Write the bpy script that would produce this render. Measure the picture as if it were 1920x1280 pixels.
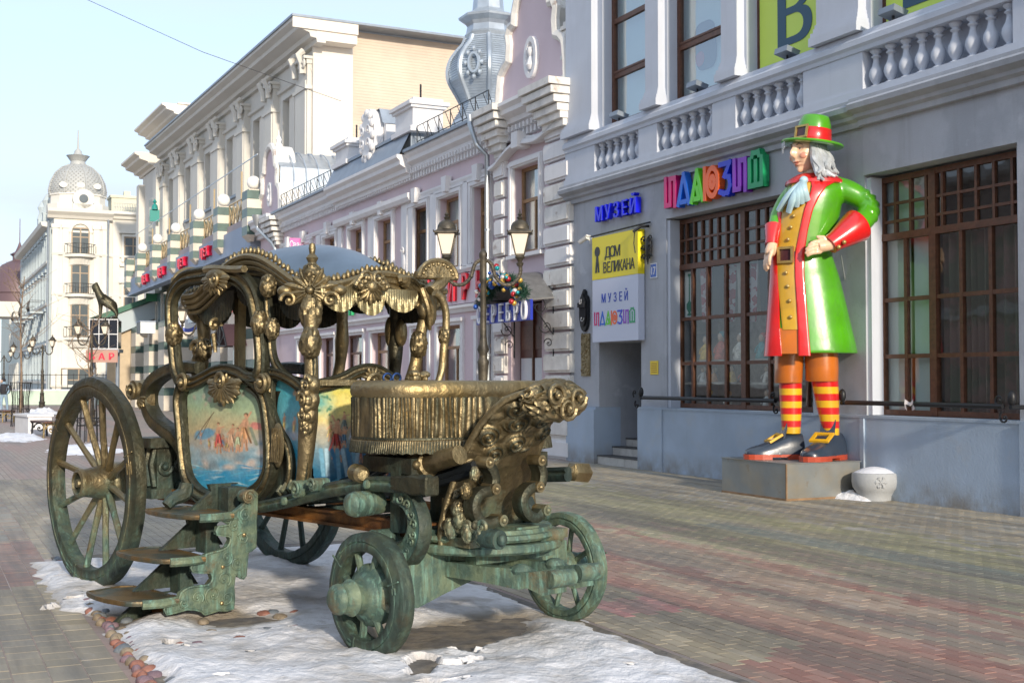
import bpy, math, random
import numpy as np
from mathutils import Vector
random.seed(7); np.random.seed(7)
SC = bpy.context.scene
for _o in list(bpy.data.objects): bpy.data.objects.remove(_o)
COL = SC.collection
R = math.radians
# ------------------------------------------------------------------ camera, sky, sun, exposure
FPX, HOR, CAMH = 2350.0, 712.0, 1.7
PITCH = math.atan((HOR - 640) / FPX)
_c = bpy.data.cameras.new('camera'); CAM = bpy.data.objects.new('camera', _c); COL.objects.link(CAM)
_c.sensor_width = 36.0; _c.lens = FPX / 1920 * 36.0; _c.clip_start = 0.1; _c.clip_end = 1500
_c.dof.use_dof = True; _c.dof.focus_distance = 9.5; _c.dof.aperture_fstop = 9.0
CAM.location = (0, 0, CAMH); CAM.rotation_euler = (math.pi / 2 + PITCH, 0, 0)
SC.camera = CAM
SUN_EL = R(17.0)
# light travels mostly along the street, grazing the right-hand facades
_ang = math.atan2(.9033, -.429) - R(5.0)          # travel heading
_tr = Vector((math.cos(_ang) * math.cos(SUN_EL), math.sin(_ang) * math.cos(SUN_EL), -math.sin(SUN_EL)))
_s = bpy.data.lights.new('sun', 'SUN'); SUN = bpy.data.objects.new('sun', _s); COL.objects.link(SUN)
_s.energy = 2.05; _s.angle = R(2.4); _s.color = (1.0, 0.88, 0.72)
SUN.rotation_euler = _tr.to_track_quat('-Z', 'Y').to_euler(); SUN.location = (10, -20, 20)
WLD = bpy.data.worlds.new('World'); SC.world = WLD; WLD.use_nodes = True
_n = WLD.node_tree; _bg = _n.nodes['Background']
_sky = _n.nodes.new('ShaderNodeTexSky'); _sky.sky_type = 'NISHITA'; _sky.sun_disc = False
_sky.sun_elevation = SUN_EL; _sky.sun_rotation = math.atan2(-_tr.x, -_tr.y)
_sky.air_density = 1.0; _sky.dust_density = 0.6; _sky.ozone_density = 3.0; _sky.altitude = 100
_tc = _n.nodes.new('ShaderNodeTexCoord'); _mp = _n.nodes.new('ShaderNodeMapping'); _mp.inputs['Scale'].default_value = (1.2, 1.2, 5.0); _n.links.new(_tc.outputs['Generated'], _mp.inputs[0])
_cn = _n.nodes.new('ShaderNodeTexNoise'); _cn.inputs['Scale'].default_value = 1.6; _cn.inputs['Detail'].default_value = 7; _cn.inputs['Roughness'].default_value = .55; _n.links.new(_mp.outputs[0], _cn.inputs['Vector'])
_cr = _n.nodes.new('ShaderNodeMapRange'); _cr.inputs[1].default_value = .3; _cr.inputs[2].default_value = .72; _cr.inputs[3].default_value = .58; _cr.inputs[4].default_value = 1.0; _n.links.new(_cn.outputs['Fac'], _cr.inputs[0])
_cm = _n.nodes.new('ShaderNodeMix'); _cm.data_type = 'RGBA'; _n.links.new(_cr.outputs[0], _cm.inputs[0]); _n.links.new(_sky.outputs[0], _cm.inputs[6]); _cm.inputs[7].default_value = (2.42, 2.72, 3.2, 1)   # thin high winter haze
_n.links.new(_cm.outputs[2], _bg.inputs[0]); _bg.inputs[1].default_value = 0.15
SC.view_settings.view_transform = 'Standard'; SC.view_settings.look = 'None'
SC.view_settings.gamma = 1; SC.view_settings.use_curve_mapping = False
SC.view_settings.exposure = 1.15
SC.cycles.max_bounces = 6; SC.cycles.transparent_max_bounces = 10
SC.cycles.sample_clamp_indirect = 6

# ------------------------------------------------------------------ frames: x along, y out, z up, and pixel -> point
def _ray(px, py):
    x, y, z = (px - 960) / FPX, 1.0, (640 - py) / FPX
    return np.array([x, y * math.cos(PITCH) - z * math.sin(PITCH), y * math.sin(PITCH) + z * math.cos(PITCH)])
class Frame:
    def __init__(s, o, rz):
        s.o = np.array([o[0], o[1], o[2] if len(o) > 2 else 0.0]); s.rz = rz; c, d = math.cos(rz), math.sin(rz)
        s.R = np.array([[c, -d, 0], [d, c, 0], [0, 0, 1.0]])
    def w(s, p): return s.R @ np.array(p, float) + s.o
    def l(s, p): return s.R.T @ (np.array(p, float) - s.o)
    def px(s, px, py, ax, val):
        C = s.R.T @ (np.array([0, 0, CAMH]) - s.o); r = s.R.T @ _ray(px, py)
        return C + r * (val - C[ax]) / r[ax]
FW = Frame((0, 0), 0)
FM = Frame((13.9, 0), math.atan2(.9033, -.429))     # right-hand row: x along street, y towards street
FK = Frame((-.873, 7.78), R(42.4))                  # carriage: x across, y rearwards

# ------------------------------------------------------------------ geometry collector
def crom(pts, n=6, closed=False):
    P = [np.array(p, float) for p in pts]; out = []; m = len(P)
    rng = range(m if closed else m - 1)
    for i in rng:
        if closed: p0, p1, p2, p3 = P[i - 1], P[i], P[(i + 1) % m], P[(i + 2) % m]
        else: p0, p1, p2, p3 = P[max(i - 1, 0)], P[i], P[i + 1], P[min(i + 2, m - 1)]
        for k in range(n):
            t = k / n
            out.append(.5 * ((2 * p1) + (-p0 + p2) * t + (2 * p0 - 5 * p1 + 4 * p2 - p3) * t * t + (-p0 + 3 * p1 - 3 * p2 + p3) * t ** 3))
    if not closed: out.append(P[-1])
    return out
def lerp(a, b, t): return a + (b - a) * t
OFF = {}
class G:
    def __init__(s): s.v = []; s.f = []; s.m = []; s.s = []
    def add(s, v, f, sm=False, mi=0):
        b = len(s.v); s.v.extend([tuple(map(float, p)) for p in v])
        for q in f: s.f.append([b + i for i in q]); s.m.append(mi); s.s.append(sm)
        return s
    def box(s, x0, x1, y0, y1, z0, z1, mi=0):
        x0, x1 = sorted((x0, x1)); y0, y1 = sorted((y0, y1)); z0, z1 = sorted((z0, z1))
        return s.add([(x0, y0, z0), (x1, y0, z0), (x1, y1, z0), (x0, y1, z0), (x0, y0, z1), (x1, y0, z1), (x1, y1, z1), (x0, y1, z1)],
                     [(3, 2, 1, 0), (4, 5, 6, 7), (0, 1, 5, 4), (1, 2, 6, 5), (2, 3, 7, 6), (3, 0, 4, 7)], mi=mi)
    def prism(s, poly, fn, lo, hi, mi=0, sm=False):
        """poly: 2-D outline; fn(a,b,c) maps outline + depth to a point"""
        n = len(poly); v = [fn(a, b, lo) for a, b in poly] + [fn(a, b, hi) for a, b in poly]
        s.add(v, [list(range(n))[::-1], list(range(n, 2 * n))], False, mi)
        b = len(s.v) - 2 * n
        for i in range(n):
            j = (i + 1) % n; s.f.append([b + i, b + j, b + n + j, b + n + i]); s.m.append(mi); s.s.append(sm)
        return s
    def tube(s, pts, r, n=8, caps=True, mi=0, flat=1.0, ref=None, closed=False):
        P = [np.array(p, float) for p in pts]; m = len(P)
        if not hasattr(r, '__len__'): r = [r] * m
        if len(r) != m: r = list(np.interp(np.linspace(0, 1, m), np.linspace(0, 1, len(r)), r))
        T = []
        for i in range(m):
            a = P[(i - 1) % m] if closed else P[max(i - 1, 0)]; b = P[(i + 1) % m] if closed else P[min(i + 1, m - 1)]
            d = b - a; T.append(d / (np.linalg.norm(d) + 1e-9))
        N = np.array(ref, float) if ref is not None else (np.array([0, 0, 1.0]) if abs(T[0][2]) < .9 else np.array([1.0, 0, 0]))
        v = []
        for i in range(m):
            if ref is not None: N = np.array(ref, float)
            N = N - T[i] * N.dot(T[i]); N /= (np.linalg.norm(N) + 1e-9); B = np.cross(T[i], N)
            for k in range(n):
                a = 2 * math.pi * (k + .5) / n
                v.append(P[i] + r[i] * (math.cos(a) * N * flat + math.sin(a) * B))
        f = []
        for i in range(m if closed else m - 1):
            i2 = (i + 1) % m
            for k in range(n):
                k2 = (k + 1) % n; f.append((i * n + k, i * n + k2, i2 * n + k2, i2 * n + k))
        s.add(v, f, n > 4, mi)
        if caps and not closed:
            b = len(s.v) - m * n
            s.f.append([b + k for k in range(n)][::-1]); s.f.append([b + (m - 1) * n + k for k in range(n)]); s.m += [mi, mi]; s.s += [False, False]
        return s
    def sweep(s, pts, prof, N, closed=False, mi=0, sm=True, scale=None):
        """prof: list of (side, out) offsets; N: fixed out direction"""
        P = [np.array(p, float) for p in pts]; m = len(P); N = np.array(N, float); N /= np.linalg.norm(N); v = []; n = len(prof)
        for i in range(m):
            a = P[(i - 1) % m] if closed else P[max(i - 1, 0)]; b = P[(i + 1) % m] if closed else P[min(i + 1, m - 1)]
            T = b - a; T = T - N * T.dot(N); T /= (np.linalg.norm(T) + 1e-9); S = np.cross(T, N); k = 1 if scale is None else scale[i]
            for (p, q) in prof: v.append(P[i] + S * p * k + N * q * k)
        f = []
        for i in range(m if closed else m - 1):
            i2 = (i + 1) % m
            for k in range(n): k2 = (k + 1) % n; f.append((i * n + k, i2 * n + k, i2 * n + k2, i * n + k2))
        if not closed: f += [list(range(n)), [(m - 1) * n + k for k in range(n)][::-1]]
        return s.add(v, f, sm, mi)
    def lathe(s, prof, o=(0, 0, 0), ax=(0, 0, 1), n=16, mi=0, sm=True, sq=None):
        ax = np.array(ax, float); ax /= np.linalg.norm(ax); o = np.array(o, float)
        X = np.cross(ax, (0, 0, 1.0)) if abs(ax[2]) < .9 else np.array([1.0, 0, 0]); X = X - ax * X.dot(ax); X /= np.linalg.norm(X); Y = np.cross(ax, X)
        v = []; m = len(prof)
        for (r, h) in prof:
            for k in range(n):
                a = 2 * math.pi * (k + .5) / n; q = 1.0
                v.append(o + ax * h + r * q * (math.cos(a) * X + math.sin(a) * Y))
        f = []
        for i in range(m - 1):
            for k in range(n): k2 = (k + 1) % n; f.append((i * n + k, i * n + k2, (i + 1) * n + k2, (i + 1) * n + k))
        f += [list(range(n))[::-1], [(m - 1) * n + k for k in range(n)]]
        return s.add(v, f, sm, mi)
    def ell(s, c, rad, n=12, m=8, rz=0, mi=0, ax=None):
        v = []; cz, sz = math.cos(rz), math.sin(rz)
        for i in range(m + 1):
            th = math.pi * i / m
            for k in range(n):
                a = 2 * math.pi * k / n; x, y, z = rad[0] * math.sin(th) * math.cos(a), rad[1] * math.sin(th) * math.sin(a), rad[2] * math.cos(th)
                if ax is None: v.append((c[0] + x * cz - y * sz, c[1] + x * sz + y * cz, c[2] + z))
                else: v.append(np.array(c) + x * ax[0] + y * ax[1] + z * ax[2])
        f = []
        for i in range(m):
            for k in range(n): k2 = (k + 1) % n; f.append((i * n + k, (i + 1) * n + k, (i + 1) * n + k2, i * n + k2))
        return s.add(v, f, True, mi)
    def loft(s, secs, mi=0, sm=True, caps=True, closed=True):
        n = len(secs[0]); v = [p for c in secs for p in c]; f = []
        for i in range(len(secs) - 1):
            for k in range(n if closed else n - 1): k2 = (k + 1) % n; f.append((i * n + k, i * n + k2, (i + 1) * n + k2, (i + 1) * n + k))
        if caps: f += [list(range(n))[::-1], [(len(secs) - 1) * n + k for k in range(n)]]
        return s.add(v, f, sm, mi)
    def grid(s, fn, nu, nv, mi=0, sm=True):
        v = [fn(i / nu, j / nv) for i in range(nu + 1) for j in range(nv + 1)]; w = nv + 1
        return s.add(v, [(i * w + j, (i + 1) * w + j, (i + 1) * w + j + 1, i * w + j + 1) for i in range(nu) for j in range(nv)], sm, mi)
    def spiral(s, c, X, Y, N, r0, turns, rt, dirn=1, a0=0, mi=0, n=6, rise=0.0):
        """carved scroll: spiral in plane X,Y, radius r0 shrinking to the eye"""
        c, X, Y, N = [np.array(q, float) for q in (c, X, Y, N)]; pts = []; rr = []; m = max(8, int(turns * 12))
        for i in range(m + 1):
            t = i / m; a = a0 + dirn * t * turns * 2 * math.pi; r = r0 * (1 - t) ** .8
            pts.append(c + r * (math.cos(a) * X + math.sin(a) * Y) + N * rise * t); rr.append(rt * (1 - .45 * t))
        s.tube(pts, rr, n, mi=mi); s.ell(c + N * rise, (rt * 1.3,) * 3, 8, 6, mi=mi)
        return s
    def build(s, name, mats, parent=None, frame=None, o=(0, 0, 0), kind=None, label=None, cat=None, group=None, fixn=True):
        if parent is not None: off = OFF.get(parent.name, (0, 0, 0))
        else: off = o
        me = bpy.data.meshes.new(name)
        V = np.array(s.v, dtype=float).reshape(-1, 3) - np.array(off)
        me.from_pydata([tuple(p) for p in V], [], s.f)
        if not isinstance(mats, (list, tuple)): mats = [mats]
        for m in mats: me.materials.append(m)
        if len(mats) > 1: me.polygons.foreach_set('material_index', [min(i, len(mats) - 1) for i in s.m])
        me.polygons.foreach_set('use_smooth', s.s); me.update()
        if any(s.s): me.set_sharp_from_angle(angle=0.72)
        ob = bpy.data.objects.new(name, me); COL.objects.link(ob)
        if parent is not None: ob.parent = parent; OFF[ob.name] = tuple(off)
        else:
            fr = frame or FW; ob.location = fr.w(off); ob.rotation_euler = (0, 0, fr.rz); OFF[ob.name] = tuple(off)
        return tag(ob, label, cat, group, kind)
def tag(o, label=None, cat=None, group=None, kind=None):
    if label: o['label'] = label
    if cat: o['category'] = cat
    if group: o['group'] = group
    if kind: o['kind'] = kind
    return o
def thing(name, label, cat, frame=FW, o=(0, 0, 0), group=None):
    e = bpy.data.objects.new(name, None); COL.objects.link(e); e.empty_display_size = .2
    e.location = frame.w(o); e.rotation_euler = (0, 0, frame.rz); OFF[e.name] = tuple(o)
    return tag(e, label, cat, group)
def inst(name, mesh, parent, loc, rot=(0, 0, 0), sc=(1, 1, 1)):
    ob = bpy.data.objects.new(name, mesh); COL.objects.link(ob); ob.parent = parent
    off = OFF.get(parent.name, (0, 0, 0)) if parent is not None else (0, 0, 0)
    ob.location = np.array(loc, float) - np.array(off); ob.rotation_euler = rot; ob.scale = sc
    OFF[ob.name] = (0, 0, 0)
    return ob
def mesh_of(g, name, mats):
    me = bpy.data.meshes.new(name); me.from_pydata(g.v, [], g.f)
    for m in (mats if isinstance(mats, (list, tuple)) else [mats]): me.materials.append(m)
    me.polygons.foreach_set('material_index', g.m); me.polygons.foreach_set('use_smooth', g.s); me.update(); return me
def copy_tree(o, parent=None):
    c = o.copy(); COL.objects.link(c); OFF[c.name] = OFF.get(o.name, (0, 0, 0))
    if parent is not None: c.parent = parent
    for ch in list(o.children): copy_tree(ch, c)
    return c

# ------------------------------------------------------------------ materials
def mat(name, col, rough=.7, metal=0.0, var=.0, scale=3.0, bump=0.0, bscale=40.0, col2=None, mixlo=.4, mixhi=.6, mscale=2.0, mdet=6, coat=0.0, spec=.5,
        streak=0.0, foot=None, col3=None, m3=(.55, .7), s3=8.0, emit=None, estr=0, stretch=None, attr=None):
    m = bpy.data.materials.new(name); m.use_nodes = True; nt = m.node_tree; L = nt.links; N = nt.nodes
    b = N['Principled BSDF']; b.inputs['Roughness'].default_value = rough; b.inputs['Metallic'].default_value = metal
    b.inputs['Coat Weight'].default_value = coat; b.inputs['Coat Roughness'].default_value = .06; b.inputs['Specular IOR Level'].default_value = spec
    geo = N.new('ShaderNodeNewGeometry'); pos = geo.outputs['Position']
    if stretch:
        mp = N.new('ShaderNodeMapping'); mp.inputs['Scale'].default_value = stretch; L.new(pos, mp.inputs[0]); posx = mp.outputs[0]
    else: posx = pos
    def noise(sc, det=5, src=None, rg=.55):
        t = N.new('ShaderNodeTexNoise'); t.inputs['Scale'].default_value = sc; t.inputs['Detail'].default_value = det; t.inputs['Roughness'].default_value = rg
        L.new(src or pos, t.inputs['Vector']); return t.outputs['Fac']
    def ramp(src, lo, hi):
        r = N.new('ShaderNodeMapRange'); r.inputs[1].default_value = lo; r.inputs[2].default_value = hi; L.new(src, r.inputs[0]); return r.outputs[0]
    def mix(fac, a, c):
        x = N.new('ShaderNodeMix'); x.data_type = 'RGBA'; L.new(fac, x.inputs[0])
        for sck, val in ((x.inputs[6], a), (x.inputs[7], c)):
            if isinstance(val, tuple): sck.default_value = val + (1,) if len(val) == 3 else val
            else: L.new(val, sck)
        return x.outputs[2]
    cur = tuple(col)
    if attr:
        a = N.new('ShaderNodeAttribute'); a.attribute_name = attr; cur = a.outputs['Color']
    if col2: cur = mix(ramp(noise(mscale, mdet, posx, .6), mixlo, mixhi), cur, tuple(col2))
    if col3: cur = mix(ramp(noise(s3, 6, posx, .6), *m3), cur, tuple(col3))
    if var > 0:
        nz = ramp(noise(scale, 5), .3, .7); hs = N.new('ShaderNodeHueSaturation')
        mr = N.new('ShaderNodeMapRange'); mr.inputs[3].default_value = 1 - var; mr.inputs[4].default_value = 1 + var; L.new(nz, mr.inputs[0])
        L.new(mr.outputs[0], hs.inputs['Value'])
        if isinstance(cur, tuple): hs.inputs['Color'].default_value = cur + (1,)
        else: L.new(cur, hs.inputs['Color'])
        cur = hs.outputs['Color']
    if streak > 0:
        mp2 = N.new('ShaderNodeMapping'); mp2.inputs['Scale'].default_value = (3, 3, .25); L.new(pos, mp2.inputs[0])
        f = ramp(noise(1.6, 6, mp2.outputs[0], .65), .52, .78); ml = N.new('ShaderNodeMath'); ml.operation = 'MULTIPLY'; ml.inputs[1].default_value = streak; L.new(f, ml.inputs[0])
        cur = mix(ml.outputs[0], cur, (.16, .15, .14))
    if foot:                                     # splash dirt and salt along the base of a wall
        sx = N.new('ShaderNodeSeparateXYZ'); L.new(pos, sx.inputs[0]); zf = ramp(sx.outputs[2], foot[1], foot[0]); nf = ramp(noise(2.2, 7, pos, .65), .35, .62)
        ml = N.new('ShaderNodeMath'); ml.operation = 'MULTIPLY'; L.new(zf, ml.inputs[0]); L.new(nf, ml.inputs[1]); cur = mix(ml.outputs[0], cur, foot[2])
    if isinstance(cur, tuple): b.inputs['Base Color'].default_value = cur + (1,)
    else: L.new(cur, b.inputs['Base Color'])
    if bump > 0:
        bp = N.new('ShaderNodeBump'); bp.inputs['Strength'].default_value = min(1, bump); bp.inputs['Distance'].default_value = .01 if bump <= 1 else .01 * bump
        L.new(noise(bscale, 5, posx), bp.inputs['Height']); L.new(bp.outputs[0], b.inputs['Normal'])
    if emit: b.inputs['Emission Color'].default_value = tuple(emit) + (1,); b.inputs['Emission Strength'].default_value = estr
    return m
def glass(name, tint=(.5, .55, .55), refl=.35, ior=1.5):
    m = bpy.data.materials.new(name); m.use_nodes = True; nt = m.node_tree; N = nt.nodes; L = nt.links; N.clear()
    o = N.new('ShaderNodeOutputMaterial'); tr = N.new('ShaderNodeBsdfTransparent'); tr.inputs[0].default_value = tint + (1,)
    gl = N.new('ShaderNodeBsdfGlossy'); gl.inputs['Roughness'].default_value = .02; gl.inputs['Color'].default_value = (.9, .93, .95, 1)
    fr = N.new('ShaderNodeFresnel'); fr.inputs['IOR'].default_value = ior; mx = N.new('ShaderNodeMixShader')
    ad = N.new('ShaderNodeMath'); ad.operation = 'MULTIPLY_ADD'; ad.inputs[1].default_value = 1.0; ad.inputs[2].default_value = refl; ad.use_clamp = True
    tn = N.new('ShaderNodeTexNoise'); tn.inputs['Scale'].default_value = 1.3; g = N.new('ShaderNodeNewGeometry'); L.new(g.outputs['Position'], tn.inputs['Vector'])
    bp = N.new('ShaderNodeBump'); bp.inputs['Strength'].default_value = .25; bp.inputs['Distance'].default_value = .02; L.new(tn.outputs['Fac'], bp.inputs['Height']); L.new(bp.outputs[0], gl.inputs['Normal'])
    bf = N.new('ShaderNodeMath'); bf.operation = 'SUBTRACT'; bf.inputs[0].default_value = 1; L.new(g.outputs['Backfacing'], bf.inputs[1]); bm_ = N.new('ShaderNodeMath'); bm_.operation = 'MULTIPLY'; L.new(bf.outputs[0], bm_.inputs[1])
    L.new(fr.outputs[0], ad.inputs[0]); L.new(ad.outputs[0], bm_.inputs[0]); L.new(bm_.outputs[0], mx.inputs[0]); L.new(tr.outputs[0], mx.inputs[1]); L.new(gl.outputs[0], mx.inputs[2]); L.new(mx.outputs[0], o.inputs[0])
    return m
def bronze(name, green=.45, z0=.35, z1=1.25, gold=.5, dark=False):
    """cast bronze: brown body, rubbed golden ridges, verdigris that thickens towards the foot of the piece"""
    m = bpy.data.materials.new(name); m.use_nodes = True; nt = m.node_tree; L = nt.links; N = nt.nodes
    b = N['Principled BSDF']; geo = N.new('ShaderNodeNewGeometry'); pos = geo.outputs['Position']
    def noise(sc, det=6, rg=.6, src=None):
        t = N.new('ShaderNodeTexNoise'); t.inputs['Scale'].default_value = sc; t.inputs['Detail'].default_value = det; t.inputs['Roughness'].default_value = rg; L.new(src or pos, t.inputs['Vector']); return t.outputs['Fac']
    def mr(src, a, c, lo=0., hi=1.):
        r = N.new('ShaderNodeMapRange'); r.inputs[1].default_value = a; r.inputs[2].default_value = c; r.inputs[3].default_value = lo; r.inputs[4].default_value = hi; L.new(src, r.inputs[0]); return r.outputs[0]
    def mth(op, a, c):
        x = N.new('ShaderNodeMath'); x.operation = op; x.use_clamp = True
        for i, q in enumerate((a, c)):
            if isinstance(q, (int, float)): x.inputs[i].default_value = q
            else: L.new(q, x.inputs[i])
        return x.outputs[0]
    def mix(f, a, c):
        x = N.new('ShaderNodeMix'); x.data_type = 'RGBA'; L.new(f, x.inputs[0])
        for sk, q in ((x.inputs[6], a), (x.inputs[7], c)):
            if isinstance(q, tuple): sk.default_value = q + (1,)
            else: L.new(q, sk)
        return x.outputs[2]
    body = mix(mr(noise(5), .35, .65), (.135, .108, .06), (.245, .195, .11))
    edge = mr(geo.outputs['Pointiness'], .505, .57); wear = mth('MULTIPLY', edge, gold)
    c1 = mix(wear, body, (.40, .32, .175))
    c1 = mix(mth('MULTIPLY', mr(noise(2.3), .5, .66), gold * .6), c1, (.36, .235, .07))
    sx = N.new('ShaderNodeSeparateXYZ'); L.new(pos, sx.inputs[0])
    zf = mr(sx.outputs[2], z1, z0, 0, 1); gf = mth('ADD', mth('MULTIPLY', zf, .55), mth('SUBTRACT', noise(3.2, 8, .65), .53 - green * .35))
    gm = mr(gf, .25, .5)
    mpp = N.new('ShaderNodeMapping'); mpp.inputs['Scale'].default_value = (26, 26, 3.5); L.new(pos, mpp.inputs[0])
    green_c = mix(mr(noise(7), .42, .62), (.035, .095, .085), (.13, .19, .125))
    green_c = mix(mr(noise(1, 6, .6, mpp.outputs[0]), .52, .72), green_c, (.16, .34, .28))
    green_c = mix(mr(noise(4.1, 8, .7), .55, .68), green_c, (.11, .085, .045))
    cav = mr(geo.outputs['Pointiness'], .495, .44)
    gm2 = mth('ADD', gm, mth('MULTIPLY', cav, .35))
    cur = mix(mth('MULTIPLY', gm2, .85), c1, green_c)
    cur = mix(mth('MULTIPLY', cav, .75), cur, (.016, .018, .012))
    if dark: cur = mix(mr(noise(1.1), 0, 1, .55, .75), cur, (.012, .024, .026))
    L.new(cur, b.inputs['Base Color'])
    L.new(mr(gm2, 0, 1, .85, .25), b.inputs['Metallic']); L.new(mth('ADD', mr(gm2, 0, 1, .30, .46), mr(noise(16), .3, .7, .06, .26)), b.inputs['Roughness'])
    bp = N.new('ShaderNodeBump'); bp.inputs['Strength'].default_value = .55; bp.inputs['Distance'].default_value = .006
    mpb = N.new('ShaderNodeMapping'); mpb.inputs['Scale'].default_value = (1, 1, .35); L.new(pos, mpb.inputs[0])
    L.new(noise(42, 6, .6, mpb.outputs[0]), bp.inputs['Height'])
    bp2 = N.new('ShaderNodeBump'); bp2.inputs['Strength'].default_value = .6; bp2.inputs['Distance'].default_value = .03; L.new(noise(11, 4, .55), bp2.inputs['Height']); L.new(bp2.outputs[0], bp.inputs['Normal']); L.new(bp.outputs[0], b.inputs['Normal'])
    return m
M_ = {}
M_['bronze'] = bronze('bronze', .24, .1, 1.4, .30)
M_['bronze_gold'] = bronze('bronze_gold', .08, -1.5, .1, .7)
M_['bronze_green'] = bronze('bronze_green', .95, .2, 1.3, .35)
M_['bronze_dark'] = bronze('bronze_dark', .75, .1, 1.4, .1, True)
M_['dark_lining'] = mat('dark_lining', (.012, .011, .010), .8)
M_['roof_tin'] = mat('blue_grey_tin', (.12, .17, .23), .35, .4, var=.25, scale=2.5, bump=.3, bscale=4)
M_['museum'] = mat('grey_blue_stucco', (.41, .43, .465), .85, var=.09, scale=1.2, bump=.5, bscale=45, streak=.28, col2=(.36, .38, .415), mixlo=.50, mixhi=.58, mscale=.9, col3=(.46, .48, .51), m3=(.60, .66), s3=1.7)
M_['museum_light'] = mat('pale_grey_stucco', (.52, .555, .62), .8, var=.05, scale=1.5, bump=.25, bscale=50, streak=.10)
M_['plinth'] = mat('pale_blue_plinth', (.37, .455, .56), .75, foot=(.02, .42, (.24, .23, .21)), var=.10, scale=1.3, bump=.4, bscale=30, col2=(.41, .45, .49), mixlo=.55, mixhi=.75, mscale=1.6, streak=.10)
M_['wood'] = mat('brown_window_wood', (.115, .045, .022), .45, var=.3, scale=14, bump=.3, bscale=90)
M_['wood_light'] = mat('golden_brown_window_wood', (.30, .17, .08), .5, var=.2, scale=10)
M_['glass'] = glass('shop_glass', (.90, .92, .91), .04, 1.45)
M_['glass_sky'] = glass('upper_glass', (.78, .83, .83), .24)
M_['pink'] = mat('pink_stucco', (.63, .51, .54), .85, var=.05, scale=1.0, bump=.2, streak=.05)
M_['white'] = mat('white_stucco', (.74, .73, .73), .8, var=.05, scale=2.0, bump=.25, bscale=40, streak=.08)
M_['white_worn'] = mat('worn_white_stucco', (.70, .68, .64), .85, var=.14, scale=3.0, bump=.6, bscale=14, col2=(.38, .31, .27), mixlo=.60, mixhi=.68, mscale=2.2, streak=.2)
M_['tin'] = mat('silver_roof_tin', (.42, .47, .52), .38, .55, var=.14, scale=3, bump=.2, bscale=8)
M_['tin_dark'] = mat('grey_roof_tin', (.22, .26, .31), .45, .3, var=.12)
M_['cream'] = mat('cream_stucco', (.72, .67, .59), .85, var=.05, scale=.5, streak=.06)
M_['cream_shadow'] = mat('shaded_cream_stucco', (.60, .58, .53), .85, var=.05, scale=.5, streak=.05)  # cream stucco again, darkened to hold the shade of the street front
M_['brickwall'] = mat('yellow_brick', (.60, .50, .40), .9, var=.08, scale=.8, col2=(.52, .44, .36), mixlo=.5, mixhi=.7, mscale=.35, bump=.5, bscale=9)
M_['iron'] = mat('black_iron', (.018, .019, .022), .45, .3, bump=.2, bscale=60)
M_['lamp_metal'] = mat('lamp_bronze_paint', (.045, .04, .032), .5, .4, var=.3, scale=9, col2=(.10, .085, .06), mscale=5, bump=.3, bscale=50)
M_['lamp_glass'] = mat('frosted_lamp_glass', (.80, .72, .60), .35)
M_['steel'] = mat('galvanised_steel', (.45, .48, .50), .35, .7, var=.1)
M_['stone'] = mat('grey_sheet_metal', (.27, .29, .29), .42, .55, var=.12, scale=2.5, col2=(.33, .30, .24), mixlo=.45, mixhi=.7, mscale=1.8, col3=(.22, .15, .08), m3=(.66, .8), s3=3.5)
from mathutils import noise as MN
def nz(x, y, z=0.0, s=1.0, oct=4): return MN.fractal(Vector((x * s, y * s, z)), 1.0, 2.0, oct)
def _sst(x, a, b): t = min(1, max(0, (x - a) / (b - a))); return t * t * (3 - 2 * t)
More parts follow.
